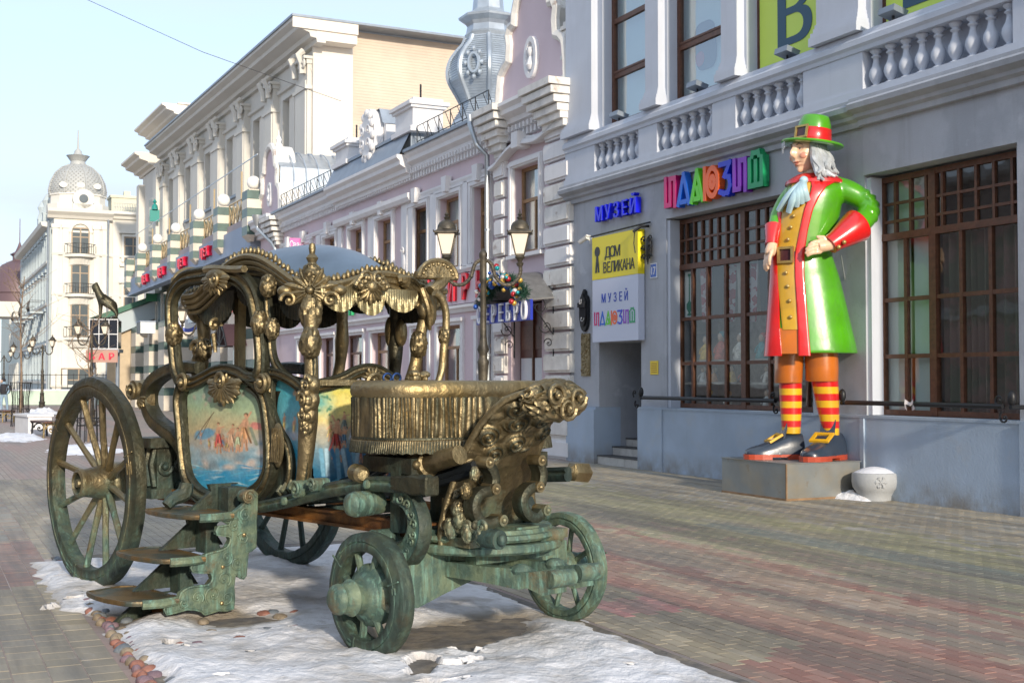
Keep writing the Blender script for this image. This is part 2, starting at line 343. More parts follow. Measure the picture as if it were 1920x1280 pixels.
# ================================================================== GROUND
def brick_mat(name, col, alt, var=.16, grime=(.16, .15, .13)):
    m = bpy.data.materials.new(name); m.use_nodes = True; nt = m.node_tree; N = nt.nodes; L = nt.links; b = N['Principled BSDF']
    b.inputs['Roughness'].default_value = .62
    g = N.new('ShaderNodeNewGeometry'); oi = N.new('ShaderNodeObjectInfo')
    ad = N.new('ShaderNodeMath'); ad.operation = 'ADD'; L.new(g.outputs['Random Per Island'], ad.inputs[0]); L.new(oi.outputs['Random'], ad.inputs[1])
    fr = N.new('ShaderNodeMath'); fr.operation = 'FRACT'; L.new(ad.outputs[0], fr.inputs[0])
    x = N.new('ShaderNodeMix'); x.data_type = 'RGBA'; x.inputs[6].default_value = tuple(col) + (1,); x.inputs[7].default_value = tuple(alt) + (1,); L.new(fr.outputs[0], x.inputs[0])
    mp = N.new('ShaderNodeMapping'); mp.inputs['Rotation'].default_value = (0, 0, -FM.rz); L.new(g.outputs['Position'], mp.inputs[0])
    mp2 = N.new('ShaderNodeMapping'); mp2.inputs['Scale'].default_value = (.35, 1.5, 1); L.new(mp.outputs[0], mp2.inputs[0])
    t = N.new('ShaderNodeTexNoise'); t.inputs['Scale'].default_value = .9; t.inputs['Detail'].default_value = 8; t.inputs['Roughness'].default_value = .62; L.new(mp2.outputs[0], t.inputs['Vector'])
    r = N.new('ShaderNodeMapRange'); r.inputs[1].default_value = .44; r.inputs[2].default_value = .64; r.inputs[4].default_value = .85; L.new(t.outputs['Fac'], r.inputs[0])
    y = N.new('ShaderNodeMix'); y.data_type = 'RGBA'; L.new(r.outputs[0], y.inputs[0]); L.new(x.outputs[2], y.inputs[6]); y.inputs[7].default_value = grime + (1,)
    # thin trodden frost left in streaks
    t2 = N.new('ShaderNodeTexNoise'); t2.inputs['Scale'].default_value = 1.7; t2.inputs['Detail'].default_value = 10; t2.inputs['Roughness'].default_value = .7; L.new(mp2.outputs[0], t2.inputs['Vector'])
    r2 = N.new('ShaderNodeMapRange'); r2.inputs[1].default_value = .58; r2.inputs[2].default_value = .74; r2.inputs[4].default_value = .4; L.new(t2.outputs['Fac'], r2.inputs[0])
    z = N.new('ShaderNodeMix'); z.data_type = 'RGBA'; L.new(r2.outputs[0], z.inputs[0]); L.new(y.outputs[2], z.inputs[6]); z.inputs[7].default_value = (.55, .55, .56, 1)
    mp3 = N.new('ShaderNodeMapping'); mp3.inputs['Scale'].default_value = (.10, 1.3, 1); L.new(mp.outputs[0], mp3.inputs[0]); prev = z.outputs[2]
    for sc, lo, hi, am, cc in ((.8, .46, .66, .5, (.37, .31, .22)), (1.15, .48, .62, .75, (.11, .10, .085))):       # sanded dust and dark streaks along the street
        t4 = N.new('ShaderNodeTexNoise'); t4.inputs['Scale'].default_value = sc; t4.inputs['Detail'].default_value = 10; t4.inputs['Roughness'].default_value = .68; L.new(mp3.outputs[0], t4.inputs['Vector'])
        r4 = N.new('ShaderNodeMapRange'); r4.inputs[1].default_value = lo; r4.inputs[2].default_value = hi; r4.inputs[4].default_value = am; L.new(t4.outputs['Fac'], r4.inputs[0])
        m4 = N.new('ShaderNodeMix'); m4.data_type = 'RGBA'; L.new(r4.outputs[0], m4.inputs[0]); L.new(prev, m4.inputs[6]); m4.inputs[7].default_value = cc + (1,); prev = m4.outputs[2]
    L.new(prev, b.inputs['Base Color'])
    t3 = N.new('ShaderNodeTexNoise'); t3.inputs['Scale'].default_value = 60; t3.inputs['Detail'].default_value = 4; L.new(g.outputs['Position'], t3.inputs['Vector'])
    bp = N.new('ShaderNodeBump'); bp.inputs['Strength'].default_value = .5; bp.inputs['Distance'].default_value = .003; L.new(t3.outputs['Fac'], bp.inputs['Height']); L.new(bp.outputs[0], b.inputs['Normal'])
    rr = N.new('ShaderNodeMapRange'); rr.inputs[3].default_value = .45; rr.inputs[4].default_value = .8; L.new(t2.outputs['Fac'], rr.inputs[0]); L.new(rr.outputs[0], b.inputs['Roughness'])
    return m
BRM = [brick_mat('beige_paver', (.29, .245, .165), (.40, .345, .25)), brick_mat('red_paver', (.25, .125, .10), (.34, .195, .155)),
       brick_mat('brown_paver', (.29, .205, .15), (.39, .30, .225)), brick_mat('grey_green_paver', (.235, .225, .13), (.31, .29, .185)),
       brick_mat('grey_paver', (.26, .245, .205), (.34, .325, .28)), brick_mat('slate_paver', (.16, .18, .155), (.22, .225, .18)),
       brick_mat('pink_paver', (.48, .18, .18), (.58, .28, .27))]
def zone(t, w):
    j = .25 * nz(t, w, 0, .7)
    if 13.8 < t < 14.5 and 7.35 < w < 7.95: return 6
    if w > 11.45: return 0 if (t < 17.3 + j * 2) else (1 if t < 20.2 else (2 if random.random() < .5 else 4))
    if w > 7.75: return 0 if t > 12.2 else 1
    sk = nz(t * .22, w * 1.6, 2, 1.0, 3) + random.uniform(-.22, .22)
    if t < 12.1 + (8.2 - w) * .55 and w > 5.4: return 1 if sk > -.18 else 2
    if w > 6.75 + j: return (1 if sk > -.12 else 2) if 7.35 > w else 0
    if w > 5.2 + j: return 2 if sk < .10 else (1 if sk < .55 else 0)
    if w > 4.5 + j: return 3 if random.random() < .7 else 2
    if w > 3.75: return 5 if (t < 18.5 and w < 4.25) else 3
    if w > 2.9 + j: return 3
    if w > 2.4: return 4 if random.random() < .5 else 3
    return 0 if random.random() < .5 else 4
BED_T0, BED_T1, BED_W0, BED_W1 = 4.5, 18.75, 8.28, 11.42
# far street surface: one sheet to the horizon, paved look carried by the material
def street_mat():
    m = bpy.data.materials.new('distant_paving'); m.use_nodes = True; nt = m.node_tree; N = nt.nodes; L = nt.links; b = N['Principled BSDF']; b.inputs['Roughness'].default_value = .7
    g = N.new('ShaderNodeNewGeometry'); mp = N.new('ShaderNodeMapping'); mp.inputs['Rotation'].default_value = (0, 0, -FM.rz); L.new(g.outputs['Position'], mp.inputs[0])
    bk = N.new('ShaderNodeTexBrick'); bk.inputs['Scale'].default_value = 1; bk.inputs['Brick Width'].default_value = .2; bk.inputs['Row Height'].default_value = .1; bk.inputs['Mortar Size'].default_value = .006
    bk.inputs['Color1'].default_value = (.30, .245, .20, 1); bk.inputs['Color2'].default_value = (.36, .31, .26, 1); bk.inputs['Mortar'].default_value = (.12, .11, .10, 1); L.new(mp.outputs[0], bk.inputs['Vector'])
    mp2 = N.new('ShaderNodeMapping'); mp2.inputs['Scale'].default_value = (.12, .9, 1); L.new(mp.outputs[0], mp2.inputs[0])
    cur = bk.outputs['Color']
    for sc, lo, hi, c in ((.6, .45, .6, (.33, .22, .19)), (1.1, .5, .62, (.20, .19, .18)), (.9, .60, .72, (.62, .62, .64))):
        t = N.new('ShaderNodeTexNoise'); t.inputs['Scale'].default_value = sc; t.inputs['Detail'].default_value = 9; t.inputs['Roughness'].default_value = .65; L.new(mp2.outputs[0], t.inputs['Vector'])
        r = N.new('ShaderNodeMapRange'); r.inputs[1].default_value = lo; r.inputs[2].default_value = hi; r.inputs[4].default_value = .7; L.new(t.outputs['Fac'], r.inputs[0])
        x = N.new('ShaderNodeMix'); x.data_type = 'RGBA'; L.new(r.outputs[0], x.inputs[0]); L.new(cur, x.inputs[6]); x.inputs[7].default_value = c + (1,); cur = x.outputs[2]
    L.new(cur, b.inputs['Base Color']); return m
g = G(); g.add([(-400, -60, 0), (400, -60, 0), (400, 900, 0), (-400, 900, 0)], [(0, 1, 2, 3)])
g.v = [(x, y, -.0035) for x, y, z in g.v]; g.build('ground', street_mat(), kind='structure')
def in_view(t, w, m=.35):
    p = FM.w((t, w, 0)); return p[1] > 6.2 and abs(p[0]) < p[1] * .4085 + m and p[1] < 27
bricks = []
def gen_bricks():
    t = 5.0; row = 0
    while row < 175:                                            # right-hand side: long side along the street
        w = .09 + row * .1; row += 1
        if w > BED_W1 + .02: break
        off = .1 * (row % 2); k = 0
        while True:
            tt = 5.0 + off + k * .2; k += 1
            if tt > 29: break
            if BED_W0 - .03 < w < BED_W1 and tt < BED_T1 + .05: continue
            if in_view(tt, w): bricks.append((tt, w, .2, .1))
    row = 0
    while row < 130:                                            # left of the snow bed: broad pavers
        w = BED_W1 + .12 + row * .2; row += 1; k = 0
        while True:
            tt = 5.0 + (.1 if row % 2 else 0) + k * .2; k += 1
            if tt > 26: break
            if in_view(tt, w): bricks.append((tt, w, .2, .2))
gen_bricks()
bricks.sort(key=lambda q: np.linalg.norm(FM.w((q[0], q[1], 0)) - np.array([0, 0, 1.7])))
PAV = thing('pavement', None, None, FM, (16, 6, 0)); PAV['kind'] = 'structure'; del_keys = [k for k in ('category',) if k in PAV]
def paver(lx, ly):
    q = G(); a, b, c = lx / 2 - .0035, ly / 2 - .0035, .002
    q.add([(-a, -b, -.014), (a, -b, -.014), (a, b, -.014), (-a, b, -.014), (-a, -b, -c), (a, -b, -c), (a, b, -c), (-a, b, -c), (-a + c, -b + c, 0), (a - c, -b + c, 0), (a - c, b - c, 0), (-a + c, b - c, 0)],
          [(0, 1, 5, 4), (1, 2, 6, 5), (2, 3, 7, 6), (3, 0, 4, 7), (4, 5, 9, 8), (5, 6, 10, 9), (6, 7, 11, 10), (7, 4, 8, 11), (8, 9, 10, 11)])
    return q
_pm = {}
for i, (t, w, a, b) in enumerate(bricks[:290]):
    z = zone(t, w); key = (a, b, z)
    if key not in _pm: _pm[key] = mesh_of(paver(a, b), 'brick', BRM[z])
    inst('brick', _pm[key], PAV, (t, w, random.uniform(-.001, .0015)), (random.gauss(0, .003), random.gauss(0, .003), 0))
g = G()
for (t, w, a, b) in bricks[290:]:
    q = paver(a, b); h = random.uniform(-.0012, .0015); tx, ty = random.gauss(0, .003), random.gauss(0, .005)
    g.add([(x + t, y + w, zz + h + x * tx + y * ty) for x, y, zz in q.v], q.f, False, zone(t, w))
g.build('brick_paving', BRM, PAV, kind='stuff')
# ---- snow bed with a border of round cobbles
SNOWM = mat('trodden_snow', (.80, .82, .86), .6, attr='tone', bump=1.6, bscale=22, spec=.3)
def build_snow(name, t0, t1, w0, w1, step, hfun, parent, tone):
    nt_, nw = int((t1 - t0) / step), int((w1 - w0) / step); V = []; C = []
    for i in range(nt_ + 1):
        for j in range(nw + 1):
            t = t0 + (t1 - t0) * i / nt_; w = w0 + (w1 - w0) * j / nw; h = hfun(t, w); V.append((t, w, h)); C.append(tone(t, w, h))
    q = G(); W_ = nw + 1; q.v = V
    for i in range(nt_):
        for j in range(nw):
            a = i * W_ + j; ids = (a, a + W_, a + W_ + 1, a + 1)
            if max(V[k][2] for k in ids) > -.012: q.f.append(list(ids)); q.m.append(0); q.s.append(True)
    ob = q.build(name, SNOWM, parent, kind='stuff')
    ca = ob.data.color_attributes.new('tone', 'FLOAT_COLOR', 'POINT')
    ca.data.foreach_set('color', np.array([c + (1,) for c in C], dtype=np.float32).ravel())
    return ob
BED = thing('cobble_bed', None, None, FM, ((BED_T0 + BED_T1) / 2, 9.85, 0)); BED['kind'] = 'structure'
g = G(); g.box(BED_T0, BED_T1, BED_W0 + .02, BED_W1 - .05, -.013, .006); g.build('bed_base', mat('dirty_cobble_bed', (.20, .17, .13), .9, var=.3, scale=9, bump=1.2, bscale=18, col2=(.13, .12, .11), mscale=4), BED)
def dirt_at(t, w):
    """trodden, muddy places: below the steps and under the front axle"""
    k = K_of(t, w); d = 0
    d = max(d, 1 - (((k[0] + .85) / .55) ** 2 + ((k[1] - 2.15) / .42) ** 2))
    d = max(d, .95 - (((k[0] - .85) / 1.0) ** 2 + ((k[1] - .15) / .55) ** 2))
    d = max(d, .6 - (((k[0] + .05) / .8) ** 2 + ((k[1] - 1.5) / .45) ** 2))
    return d
def K_of(t, w): return FK.l(FM.w((t, w, 0)))
def snow_h(t, w):
    n1 = nz(t, w, 0, .9); n2 = nz(t, w, 5, 3.2); n3 = nz(t, w, 9, 11, 3)
    e = min(_sst(w, BED_W0 - .04 + .22 * n2 + .08 * n3, BED_W0 + .30 + .1 * n1), _sst(BED_W1 + .22 * _sst(t, 14.5, 17) - w, -.02 + .16 * n2 + .10 * _sst(14.5 - t, 0, 2), .22 + .22 * n1), _sst(BED_T1 - t, .1 * n2, .7))
    h = max(.022 + .008 * n3, .055 + .03 * n1 + .018 * n2 + .010 * n3)
    d = dirt_at(t, w); h -= _sst(d, -.1, .9) * .07
    return -.02 + (h + .02) * e
def snow_tone(t, w, h):
    d = dirt_at(t, w) + .45 * nz(t, w, 3, 2.5); f = _sst(d, -.05, .65) * .9; n = nz(t, w, 7, 1.6, 5); n2 = nz(t, w, 1, 14, 4); n3 = nz(t, w, 4, 45, 3)
    g_ = _sst(n, -.1, .5) * .45 + _sst(n2, .25, .8) * .55 + _sst(n3, .35, .7) * .3 + _sst(.03 - h, 0, .03) * .55
    c = np.array((.74, .74, .755)); c = c * (1 - min(.8, g_)) + np.array((.40, .37, .33)) * min(.8, g_); c = c * (1 - f) + np.array((.26, .215, .15)) * f
    return tuple(float(q) for q in c)
build_snow('snow', BED_T0, BED_T1, BED_W0 - .25, BED_W1 + .3, .032, snow_h, BED, snow_tone)
CBM = [mat('red_granite_cobble', (.27, .12, .085), .6, var=.3, scale=9, bump=.5, bscale=50), mat('brown_cobble', (.24, .19, .13), .6, var=.3, scale=9, bump=.5, bscale=50),
       mat('blue_grey_cobble', (.15, .17, .19), .6, var=.3, scale=9, bump=.5, bscale=50), mat('violet_cobble', (.21, .14, .16), .6, var=.3, scale=9, bump=.5, bscale=50)]
_cm = []
for m in CBM:
    q = G(); q.ell((0, 0, 0), (1, 1, 1), 9, 6); q.v = [tuple(np.array(p) * (1 + .16 * MN.noise(Vector(p) * 1.3 + Vector((len(_cm) * 3, 0, 0))))) for p in q.v]; _cm.append(mesh_of(q, 'cobble', m))
t = 7.0
while t < 18.6:
    r = random.uniform(.035, .062); inst('cobble', random.choice(_cm[:2] + _cm), BED, (t, BED_W1 - .06 + random.gauss(0, .012), .002), (random.gauss(0, .2), random.gauss(0, .2), random.uniform(-.3, .3)), (r, r * random.uniform(.65, 1.0), random.uniform(.03, .045))); t += r * 2 * .98
t = 7.0
while t < 17.0:
    r = random.uniform(.035, .065); inst('cobble', random.choice(_cm), BED, (t, BED_W1 - .14 + random.gauss(0, .03), .003), (0, 0, random.uniform(-1, 1)), (r, r * .8, .034)); t += r * 2 * random.uniform(1.0, 2.4)
for k in range(70):
    a, b = random.uniform(-1.4, .4), random.uniform(.4, 3.0)
    p = FM.l(FK.w((a, b, 0)))
    if BED_W0 + .2 < p[1] < BED_W1 - .2: inst('cobble', random.choice(_cm), BED, (p[0], p[1], .012), (0, 0, random.uniform(-1, 1)), (random.uniform(.04, .07), random.uniform(.035, .06), .03))
# ---- loose snow heaps by lamp feet, tree guards, the wall foot
HEAPS = []
def heap(name, label, t, w, rt, rw, h, dirty=.15, group='swept heaps of snow on the paving'):
    root = None; q = G(); n = 40; V = []; C = []
    def hf(a, b):
        x, y = (a - t) / rt, (b - w) / rw; r = math.sqrt(x * x + y * y); return -.03 + (h + .03) * _sst(1.05 + .25 * nz(a, b, t, 2.2) - r, 0, .9) * (1 + .45 * nz(a, b, 3, 6))
    for i in range(n + 1):
        for j in range(n + 1):
            a = t - rt * 1.4 + 2.8 * rt * i / n; b = w - rw * 1.4 + 2.8 * rw * j / n; V.append((a, b, hf(a, b))); dd = _sst(nz(a, b, 8, 5), 0, .7) * dirty * 2
            C.append(tuple(np.array((.80, .81, .84)) * (1 - min(1, dd)) + np.array((.36, .29, .22)) * min(1, dd)))
    q.v = V; W_ = n + 1
    for i in range(n):
        for j in range(n):
            a = i * W_ + j; ids = (a, a + W_, a + W_ + 1, a + 1)
            if max(V[k][2] for k in ids) > -.004: q.f.append(list(ids)); q.m.append(0); q.s.append(True)
    ob = q.build(name, SNOWM, None, FM, (t, w, 0), kind='stuff')
    ca = ob.data.color_attributes.new('tone', 'FLOAT_COLOR', 'POINT'); ca.data.foreach_set('color', np.array([tuple(map(float, c)) + (1,) for c in C], dtype=np.float32).ravel())
    ob['label'] = label; return ob
heap('snow', 'dirty crumbly ice beside the sheet metal plinth and round stone bollard', 20.35, .42, .75, .28, .13, .9)
heap('snow', 'snow heap round the nearest tree guard on the street', 37.4, 8.9, 1.9, 1.0, .14)
heap('snow', 'snow strip below the farther wooden bench', 45.5, 9.9, 3.0, .9, .12)
heap('snow', 'snow at the foot of a street lamp far down the street', 73.5, 6.7, 1.5, 1.0, .25)
heap('snow', 'snow bank along the pavement in front of the pale green wall', 84, 8.6, 3.5, .8, .5)
# ================================================================== ROW OF BUILDINGS: helpers
def wallp(g, t0, t1, z0, z1, ops, w0, w1, mi=0):
    cuts = sorted({t0, t1} | {min(max(q, t0), t1) for o in ops for q in o[:2]})
    for a, b in zip(cuts, cuts[1:]):
        if b - a < 1e-4: continue
        m = (a + b) / 2; zs = sorted([(max(o[2], z0), min(o[3], z1)) for o in ops if o[0] <= m <= o[1]]); z = z0
        for c, d in zs:
            if c > z + 1e-4: g.box(a, b, w0, w1, z, c, mi)
            z = max(z, d)
        if z < z1 - 1e-4: g.box(a, b, w0, w1, z, z1, mi)
def mold(g, t0, t1, prof, mi=0): g.prism(prof, lambda a, b, c: (c, a, b), t0, t1, mi); return g
def rim(g, t0, t1, z0, z1, wd, w0, w1, mi=0, bottom=True):
    g.box(t0 - wd, t0, w0, w1, z0, z1, mi); g.box(t1, t1 + wd, w0, w1, z0, z1, mi); g.box(t0 - wd, t1 + wd, w0, w1, z1 + .0005, z1 + wd, mi)
    if bottom: g.box(t0 - wd, t1 + wd, w0, w1, z0 - wd, z0 - .0005, mi)
def corn(z0, h, out, w=0):
    return [(w - .2, z0), (w + out * .15, z0), (w + out * .18, z0 + h * .18), (w + out * .38, z0 + h * .22), (w + out * .42, z0 + h * .40), (w + out * .78, z0 + h * .55), (w + out * .80, z0 + h * .72), (w + out, z0 + h * .86), (w + out, z0 + h), (w - .2, z0 + h)]
def letter(ch, m, parent, t, z, size, w, ext=.03, name='letter', sx=1.0, off=0.0, fr_rot=(math.pi / 2, 0, math.pi), shear=0):
    cu = bpy.data.curves.new(name, 'FONT'); cu.body = ch; cu.size = size; cu.extrude = ext; cu.align_x = 'CENTER'; cu.shear = shear; cu.resolution_u = 3
    tmp = bpy.data.objects.new('text_tmp', cu); me = bpy.data.meshes.new_from_object(tmp); bpy.data.objects.remove(tmp); bpy.data.curves.remove(cu)
    me.materials.clear(); me.materials.append(m)
    if off:                                       # embolden: repeat the glyph a little to each side
        q = G(); V = [tuple(v.co) for v in me.vertices]; F = [tuple(p.vertices) for p in me.polygons]
        for k, dx in enumerate((-off, 0, off)): q.add([(x + dx, y, z_ + .0004 * k) for x, y, z_ in V], F)
        me = mesh_of(q, name, m)
    me.name = name; ob = bpy.data.objects.new(name, me); COL.objects.link(ob); ob.parent = parent
    of = OFF.get(parent.name, (0, 0, 0)); ob.location = (t - of[0], w - of[1], z - of[2]); ob.rotation_euler = fr_rot; ob.scale = (sx, 1, 1); OFF[ob.name] = (0, 0, 0); return ob
def word(txt, m, parent, t0, t1, z, size, w, ext=.03, sx=1.0, off=0.0, name='letter', gaps=None):
    """letters evenly set from t0 (left as read) to t1"""
    n = len(txt); wd = [1.25 if c in 'МШЖЮЫДмшжюыд' else (.55 if c in ' 1Ii' else 1.0) for c in txt]; tot = sum(wd); acc = 0
    for c, q in zip(txt, wd):
        tt = t0 + (t1 - t0) * (acc + q / 2) / tot; acc += q
        if c != ' ': letter(c, m, parent, tt, z, size, w, ext, name, sx, off)
def paint(name, c, rough=.4, **k): return mat(name, c, rough, **k)
def tz(px, py, w=0.0): p = FM.px(px, py, 1, w); return p[0], p[2]

# ================================================================== MUSEUM
MU = thing('museum_building', 'grey blue museum building with white balustrade and brown grid shop windows', 'building', FM, (23, 0, 0))
g = G()
W1 = (21.5, 25.72, 1.15, 4.69); W2 = (17.46, 20.31, 1.15, 4.70); DR = (26.62, 28.26, -.02, 2.45); W3 = (12.6, 16.2, 1.15, 4.7)
wallp(g, 9, 20.31, 1.15, 5.45, [W2, W3], -.5, .03); wallp(g, 20.31, 29.5, 1.15, 5.45, [W1, DR], -.5, 0)
g.build('ground_floor_wall', M_['museum'], MU)
g = G(); wallp(g, 9, 29.46, -.05, 1.147, [DR], -.5, .09); g.box(9, 26.6, -.45, .10, 1.147, 1.185); g.box(20.25, 20.33, .09, .12, 0, 1.14); g.box(17.1, 17.4, .09, .12, 0, 1.146); g.box(25.72, 25.95, .09, .115, 0, 1.146)
g.box(28.262, 29.46, .09, .13, 0, 1.1); g.build('plinth', M_['plinth'], MU)
# reveals of a lighter strip beside each window
g = G()
for o in (W1, W2):
    for a_, b_ in ((o[1] - .09, o[1] - .002), (o[0] + .002, o[0] + .06)): G().box(a_, b_, -.3, -.03, 1.19, 4.66).build('window_reveal', M_['museum_light'], MU)
# string course under the balustrade, in two planes that break at the wide pier
g = G(); P = [(-.3, 5.42), (.06, 5.42), (.07, 5.50), (.14, 5.53), (.15, 5.58), (.27, 5.63), (.29, 5.70), (.24, 5.74), (.24, 5.79), (-.3, 5.79)]
mold(g, 20.31, 29.55, P); mold(g, 9, 20.308, [(a + .06, b) for a, b in P]); g.build('string_course', M_['museum'], MU)
g = G(); BAL = [(26.5, 28.23), (24.04, 25.84), (21.56, 23.35), (17.42, 20.2), (14.7, 16.6), (12, 13.9), (9.4, 11.2)]
g.box(9, 29.5, -.3, .16, 5.79, 5.93)
wallp(g, 9, 29.5, 5.93, 6.5, [(a, b, 5.93, 6.5) for a, b in BAL], -.3, .12); g.box(9, 29.5, -.3, -.16, 5.93, 6.5)
mold(g, 9, 29.5, [(-.3, 6.5), (.14, 6.5), (.15, 6.56), (.19, 6.6), (.19, 6.68), (.15, 6.72), (.13, 6.79), (-.3, 6.80)]); g.build('balustrade', M_['museum_light'], MU)
bp = [(.085, 0), (.085, .035), (.045, .05), (.05, .07), (.085, .13), (.105, .19), (.095, .26), (.055, .34), (.042, .40), (.042, .44), (.07, .455), (.07, .47), (.045, .48), (.05, .50), (.085, .535), (.09, .57)]
bm = mesh_of(G().lathe(bp, n=12), 'baluster', M_['museum_light'])
for a, b in BAL[:5]:
    n = max(4, int((b - a) / .285))
    for k in range(n): inst('baluster', bm, MU, (a + (b - a) * (k + .5) / n, .0, 5.93))
UP = [(26.27, 28.1), (23.78, 25.66), (21.28, 23.19), (18.3, 20.15), (15.6, 17.5), (12.8, 14.8)]
g = G(); wallp(g, 9, 29.5, 6.8, 11.5, [(a, b, 6.85, 11.2) for a, b in UP], -.5, 0); g.box(9, 29.5, -14, -.5, 0, 11.5 - 0); g.v = g.v
g = G(); wallp(g, 9, 29.5, 6.8, 11.5, [(a, b, 6.85, 11.2) for a, b in UP], -.5, 0); g.build('upper_wall', M_['museum_light'], MU)
g = G()
for a, b in ((28.3, 29.42), (25.74, 26.2), (23.26, 23.72), (20.25, 21.2), (17.58, 18.22), (14.86, 15.54)):
    g.box(a, b, 0, .15, 7.13, 11.5)
    for k, (e, z0, z1) in enumerate(((.10, 6.8, 6.93), (.075, 6.93, 7.0), (.04, 7.0, 7.07), (.02, 7.07, 7.13))): g.box(a - e * .7, b + e * .7, 0, .15 + e, z0, z1)
g.build('pilaster', M_['museum_light'], MU)
g = G(); g.box(9, 29.5, -12, -4.0, 0, 11.5); g.box(29.42, 29.5, -4, -.5, 0, 11.5); g.box(9, 29.4, -4, -.5, 11.4, 11.5); g.box(9, 9.1, -4, -.5, 0, 11.4); g.box(9.1, 29.42, -4, -.5, 4.9, 5.1); g.build('back_wall', mat('shop_interior', (.58, .56, .52), .9, var=.3, scale=1), MU)
# --- the grid windows
def pane_obj(parent, a, b, c, d, w, m):
    q = G().box(a, b, w - .004, w + .004, c, d); return q.build('pane', m, parent)
def gridwin(t0, t1, cols_low, rows_low, cols_up, rows_up, heavy, w=-.28):
    g = G(); zt = 3.78; th = .03; F = (w - .03, w + .03)
    g.box(t0, t0 + .07, w - .04, w + .04, 1.19, 4.66); g.box(t1 - .07, t1, w - .04, w + .04, 1.19, 4.66); g.box(t0, t1, w - .038, w + .038, 4.58, 4.66); g.box(t0, t1, w - .038, w + .038, 1.19, 1.27); g.box(t0, t1, w - .045, w + .05, zt - .05, zt + .05)
    for h in heavy: g.box(h - .065, h + .065, w - .042, w + .046, 1.2, 4.62)
    for c in cols_low: g.box(c - th, c + th, w - .028, w + .034, 1.27, zt - .05)
    for r in rows_low: g.box(t0 + .07, t1 - .07, w - .026, w + .03, r - th, r + th)
    for c in cols_up: g.box(c - .022, c + .022, w - .028, w + .032, zt + .05, 4.58)
    for r in rows_up: g.box(t0 + .07, t1 - .07, w - .026, w + .028, r - .02, r + .02)
    f = g.build('window', M_['wood'], MU)
    def cells(C, Rr, zlo, zhi):
        E_ = sorted([t0 + .05, t1 - .05] + list(C) + list(heavy)); Z_ = [zlo] + sorted(Rr) + [zhi]
        for a, b in zip(E_, E_[1:]):
            for c, d in zip(Z_, Z_[1:]): pane_obj(f, a, b, c, d, w - .006 + random.uniform(-.002, .002), M_['glass'])
    cells(cols_low, rows_low, 1.22, zt); cells(cols_up, rows_up, zt, 4.6); return f
gridwin(21.5, 25.68, [25.24, 24.76, 24.2, 22.95, 22.47, 21.98], [2.82, 2.0], list(np.linspace(25.68, 23.66, 9)[1:-1]) + list(np.linspace(23.54, 21.5, 9)[1:-1]), [4.28, 4.03], [23.6 + .06])
gridwin(17.50, 20.27, [19.76, 18.70, 18.18], [2.86, 2.04], list(np.linspace(20.27, 17.5, 10)[1:-1]), [4.26, 4.0], [19.22])
# stock in the first shop window: shelf, hanging printed cloths, dolls
g = G(); g.box(21.6, 25.7, -1.1, -.45, 1.18, 1.22); g.box(21.6, 25.7, -1.0, -.34, 1.62, 1.66); g.box(21.6, 25.7, -1.0, -.34, 2.02, 2.06); g.box(21.6, 25.7, -1.16, -1.12, 1.1, 4.9)
g.build('display_shelf', mat('shop_shelf', (.36, .33, .29), .6, var=.3, scale=6), MU)
redcloth = mat('red_printed_cloth', (.50, .42, .44), .8, col2=(.33, .03, .05), mixlo=.49, mixhi=.51, mscale=7, mdet=1)
darkcloth = mat('dark_cloth', (.05, .05, .06), .8); palecloth = mat('pale_cloth', (.42, .38, .33), .8)
for k, tt in enumerate(np.linspace(25.0, 21.8, 10)):
    m = [redcloth, darkcloth, redcloth, palecloth][k % 4]; wd = .17
    q = G().grid(lambda u, v: (tt + (u - .5) * 2 * wd * (1 - .4 * (1 - v)), -.40 - .04 * math.sin(u * 12 + k), 2.75 + v * 1.0 + .1 * math.sin(k * 3)), 10, 3); q.build('hanging_cloth', m, MU)
dollc = [(.75, .70, .62), (.70, .45, .08), (.08, .32, .34), (.72, .72, .70), (.55, .12, .08), (.15, .18, .22), (.62, .30, .12), (.70, .66, .60)]
dm = [paint('doll_paint_%d' % i if False else 'doll_paint', c, .5, var=.3, scale=20) for i, c in enumerate(dollc)]; skin = paint('doll_face', (.62, .45, .34), .5)
def doll(t, z, h, m, m2):
    q = G(); q.lathe([(h * .24, 0), (h * .26, h * .05), (h * .17, h * .38), (h * .12, h * .55), (h * .05, h * .62)], (t, -.46, z), n=10)
    q.ell((t, -.45, z + h * .74), (h * .12, h * .12, h * .15), 10, 7, mi=1); q.ell((t, -.48, z + h * .79), (h * .145, h * .14, h * .15), 10, 7, mi=2)
    for s in (-1, 1): q.tube([(t + s * h * .13, -.45, z + h * .52), (t + s * h * .25, -.41, z + h * .36), (t + s * h * .2, -.38, z + h * .22)], h * .04, 6)
    return q.build('doll', [m, skin, m2], MU)
for k, (t, z, h) in enumerate([(25.1, 2.06, .50), (24.62, 2.06, .55), (24.05, 2.06, .5), (23.42, 2.06, .48), (22.95, 2.06, .52), (22.3, 2.06, .5), (25.2, 1.66, .3), (24.85, 1.66, .28), (24.3, 1.66, .33), (23.95, 1.66, .3), (23.3, 1.66, .3), (22.8, 1.66, .32), (25.0, 1.22, .32), (24.4, 1.22, .3), (23.3, 1.22, .34), (22.6, 1.22, .3)]):
    doll(t, z, h, dm[(k * 3 + 1) % 8], dm[(k * 5 + 5) % 8])
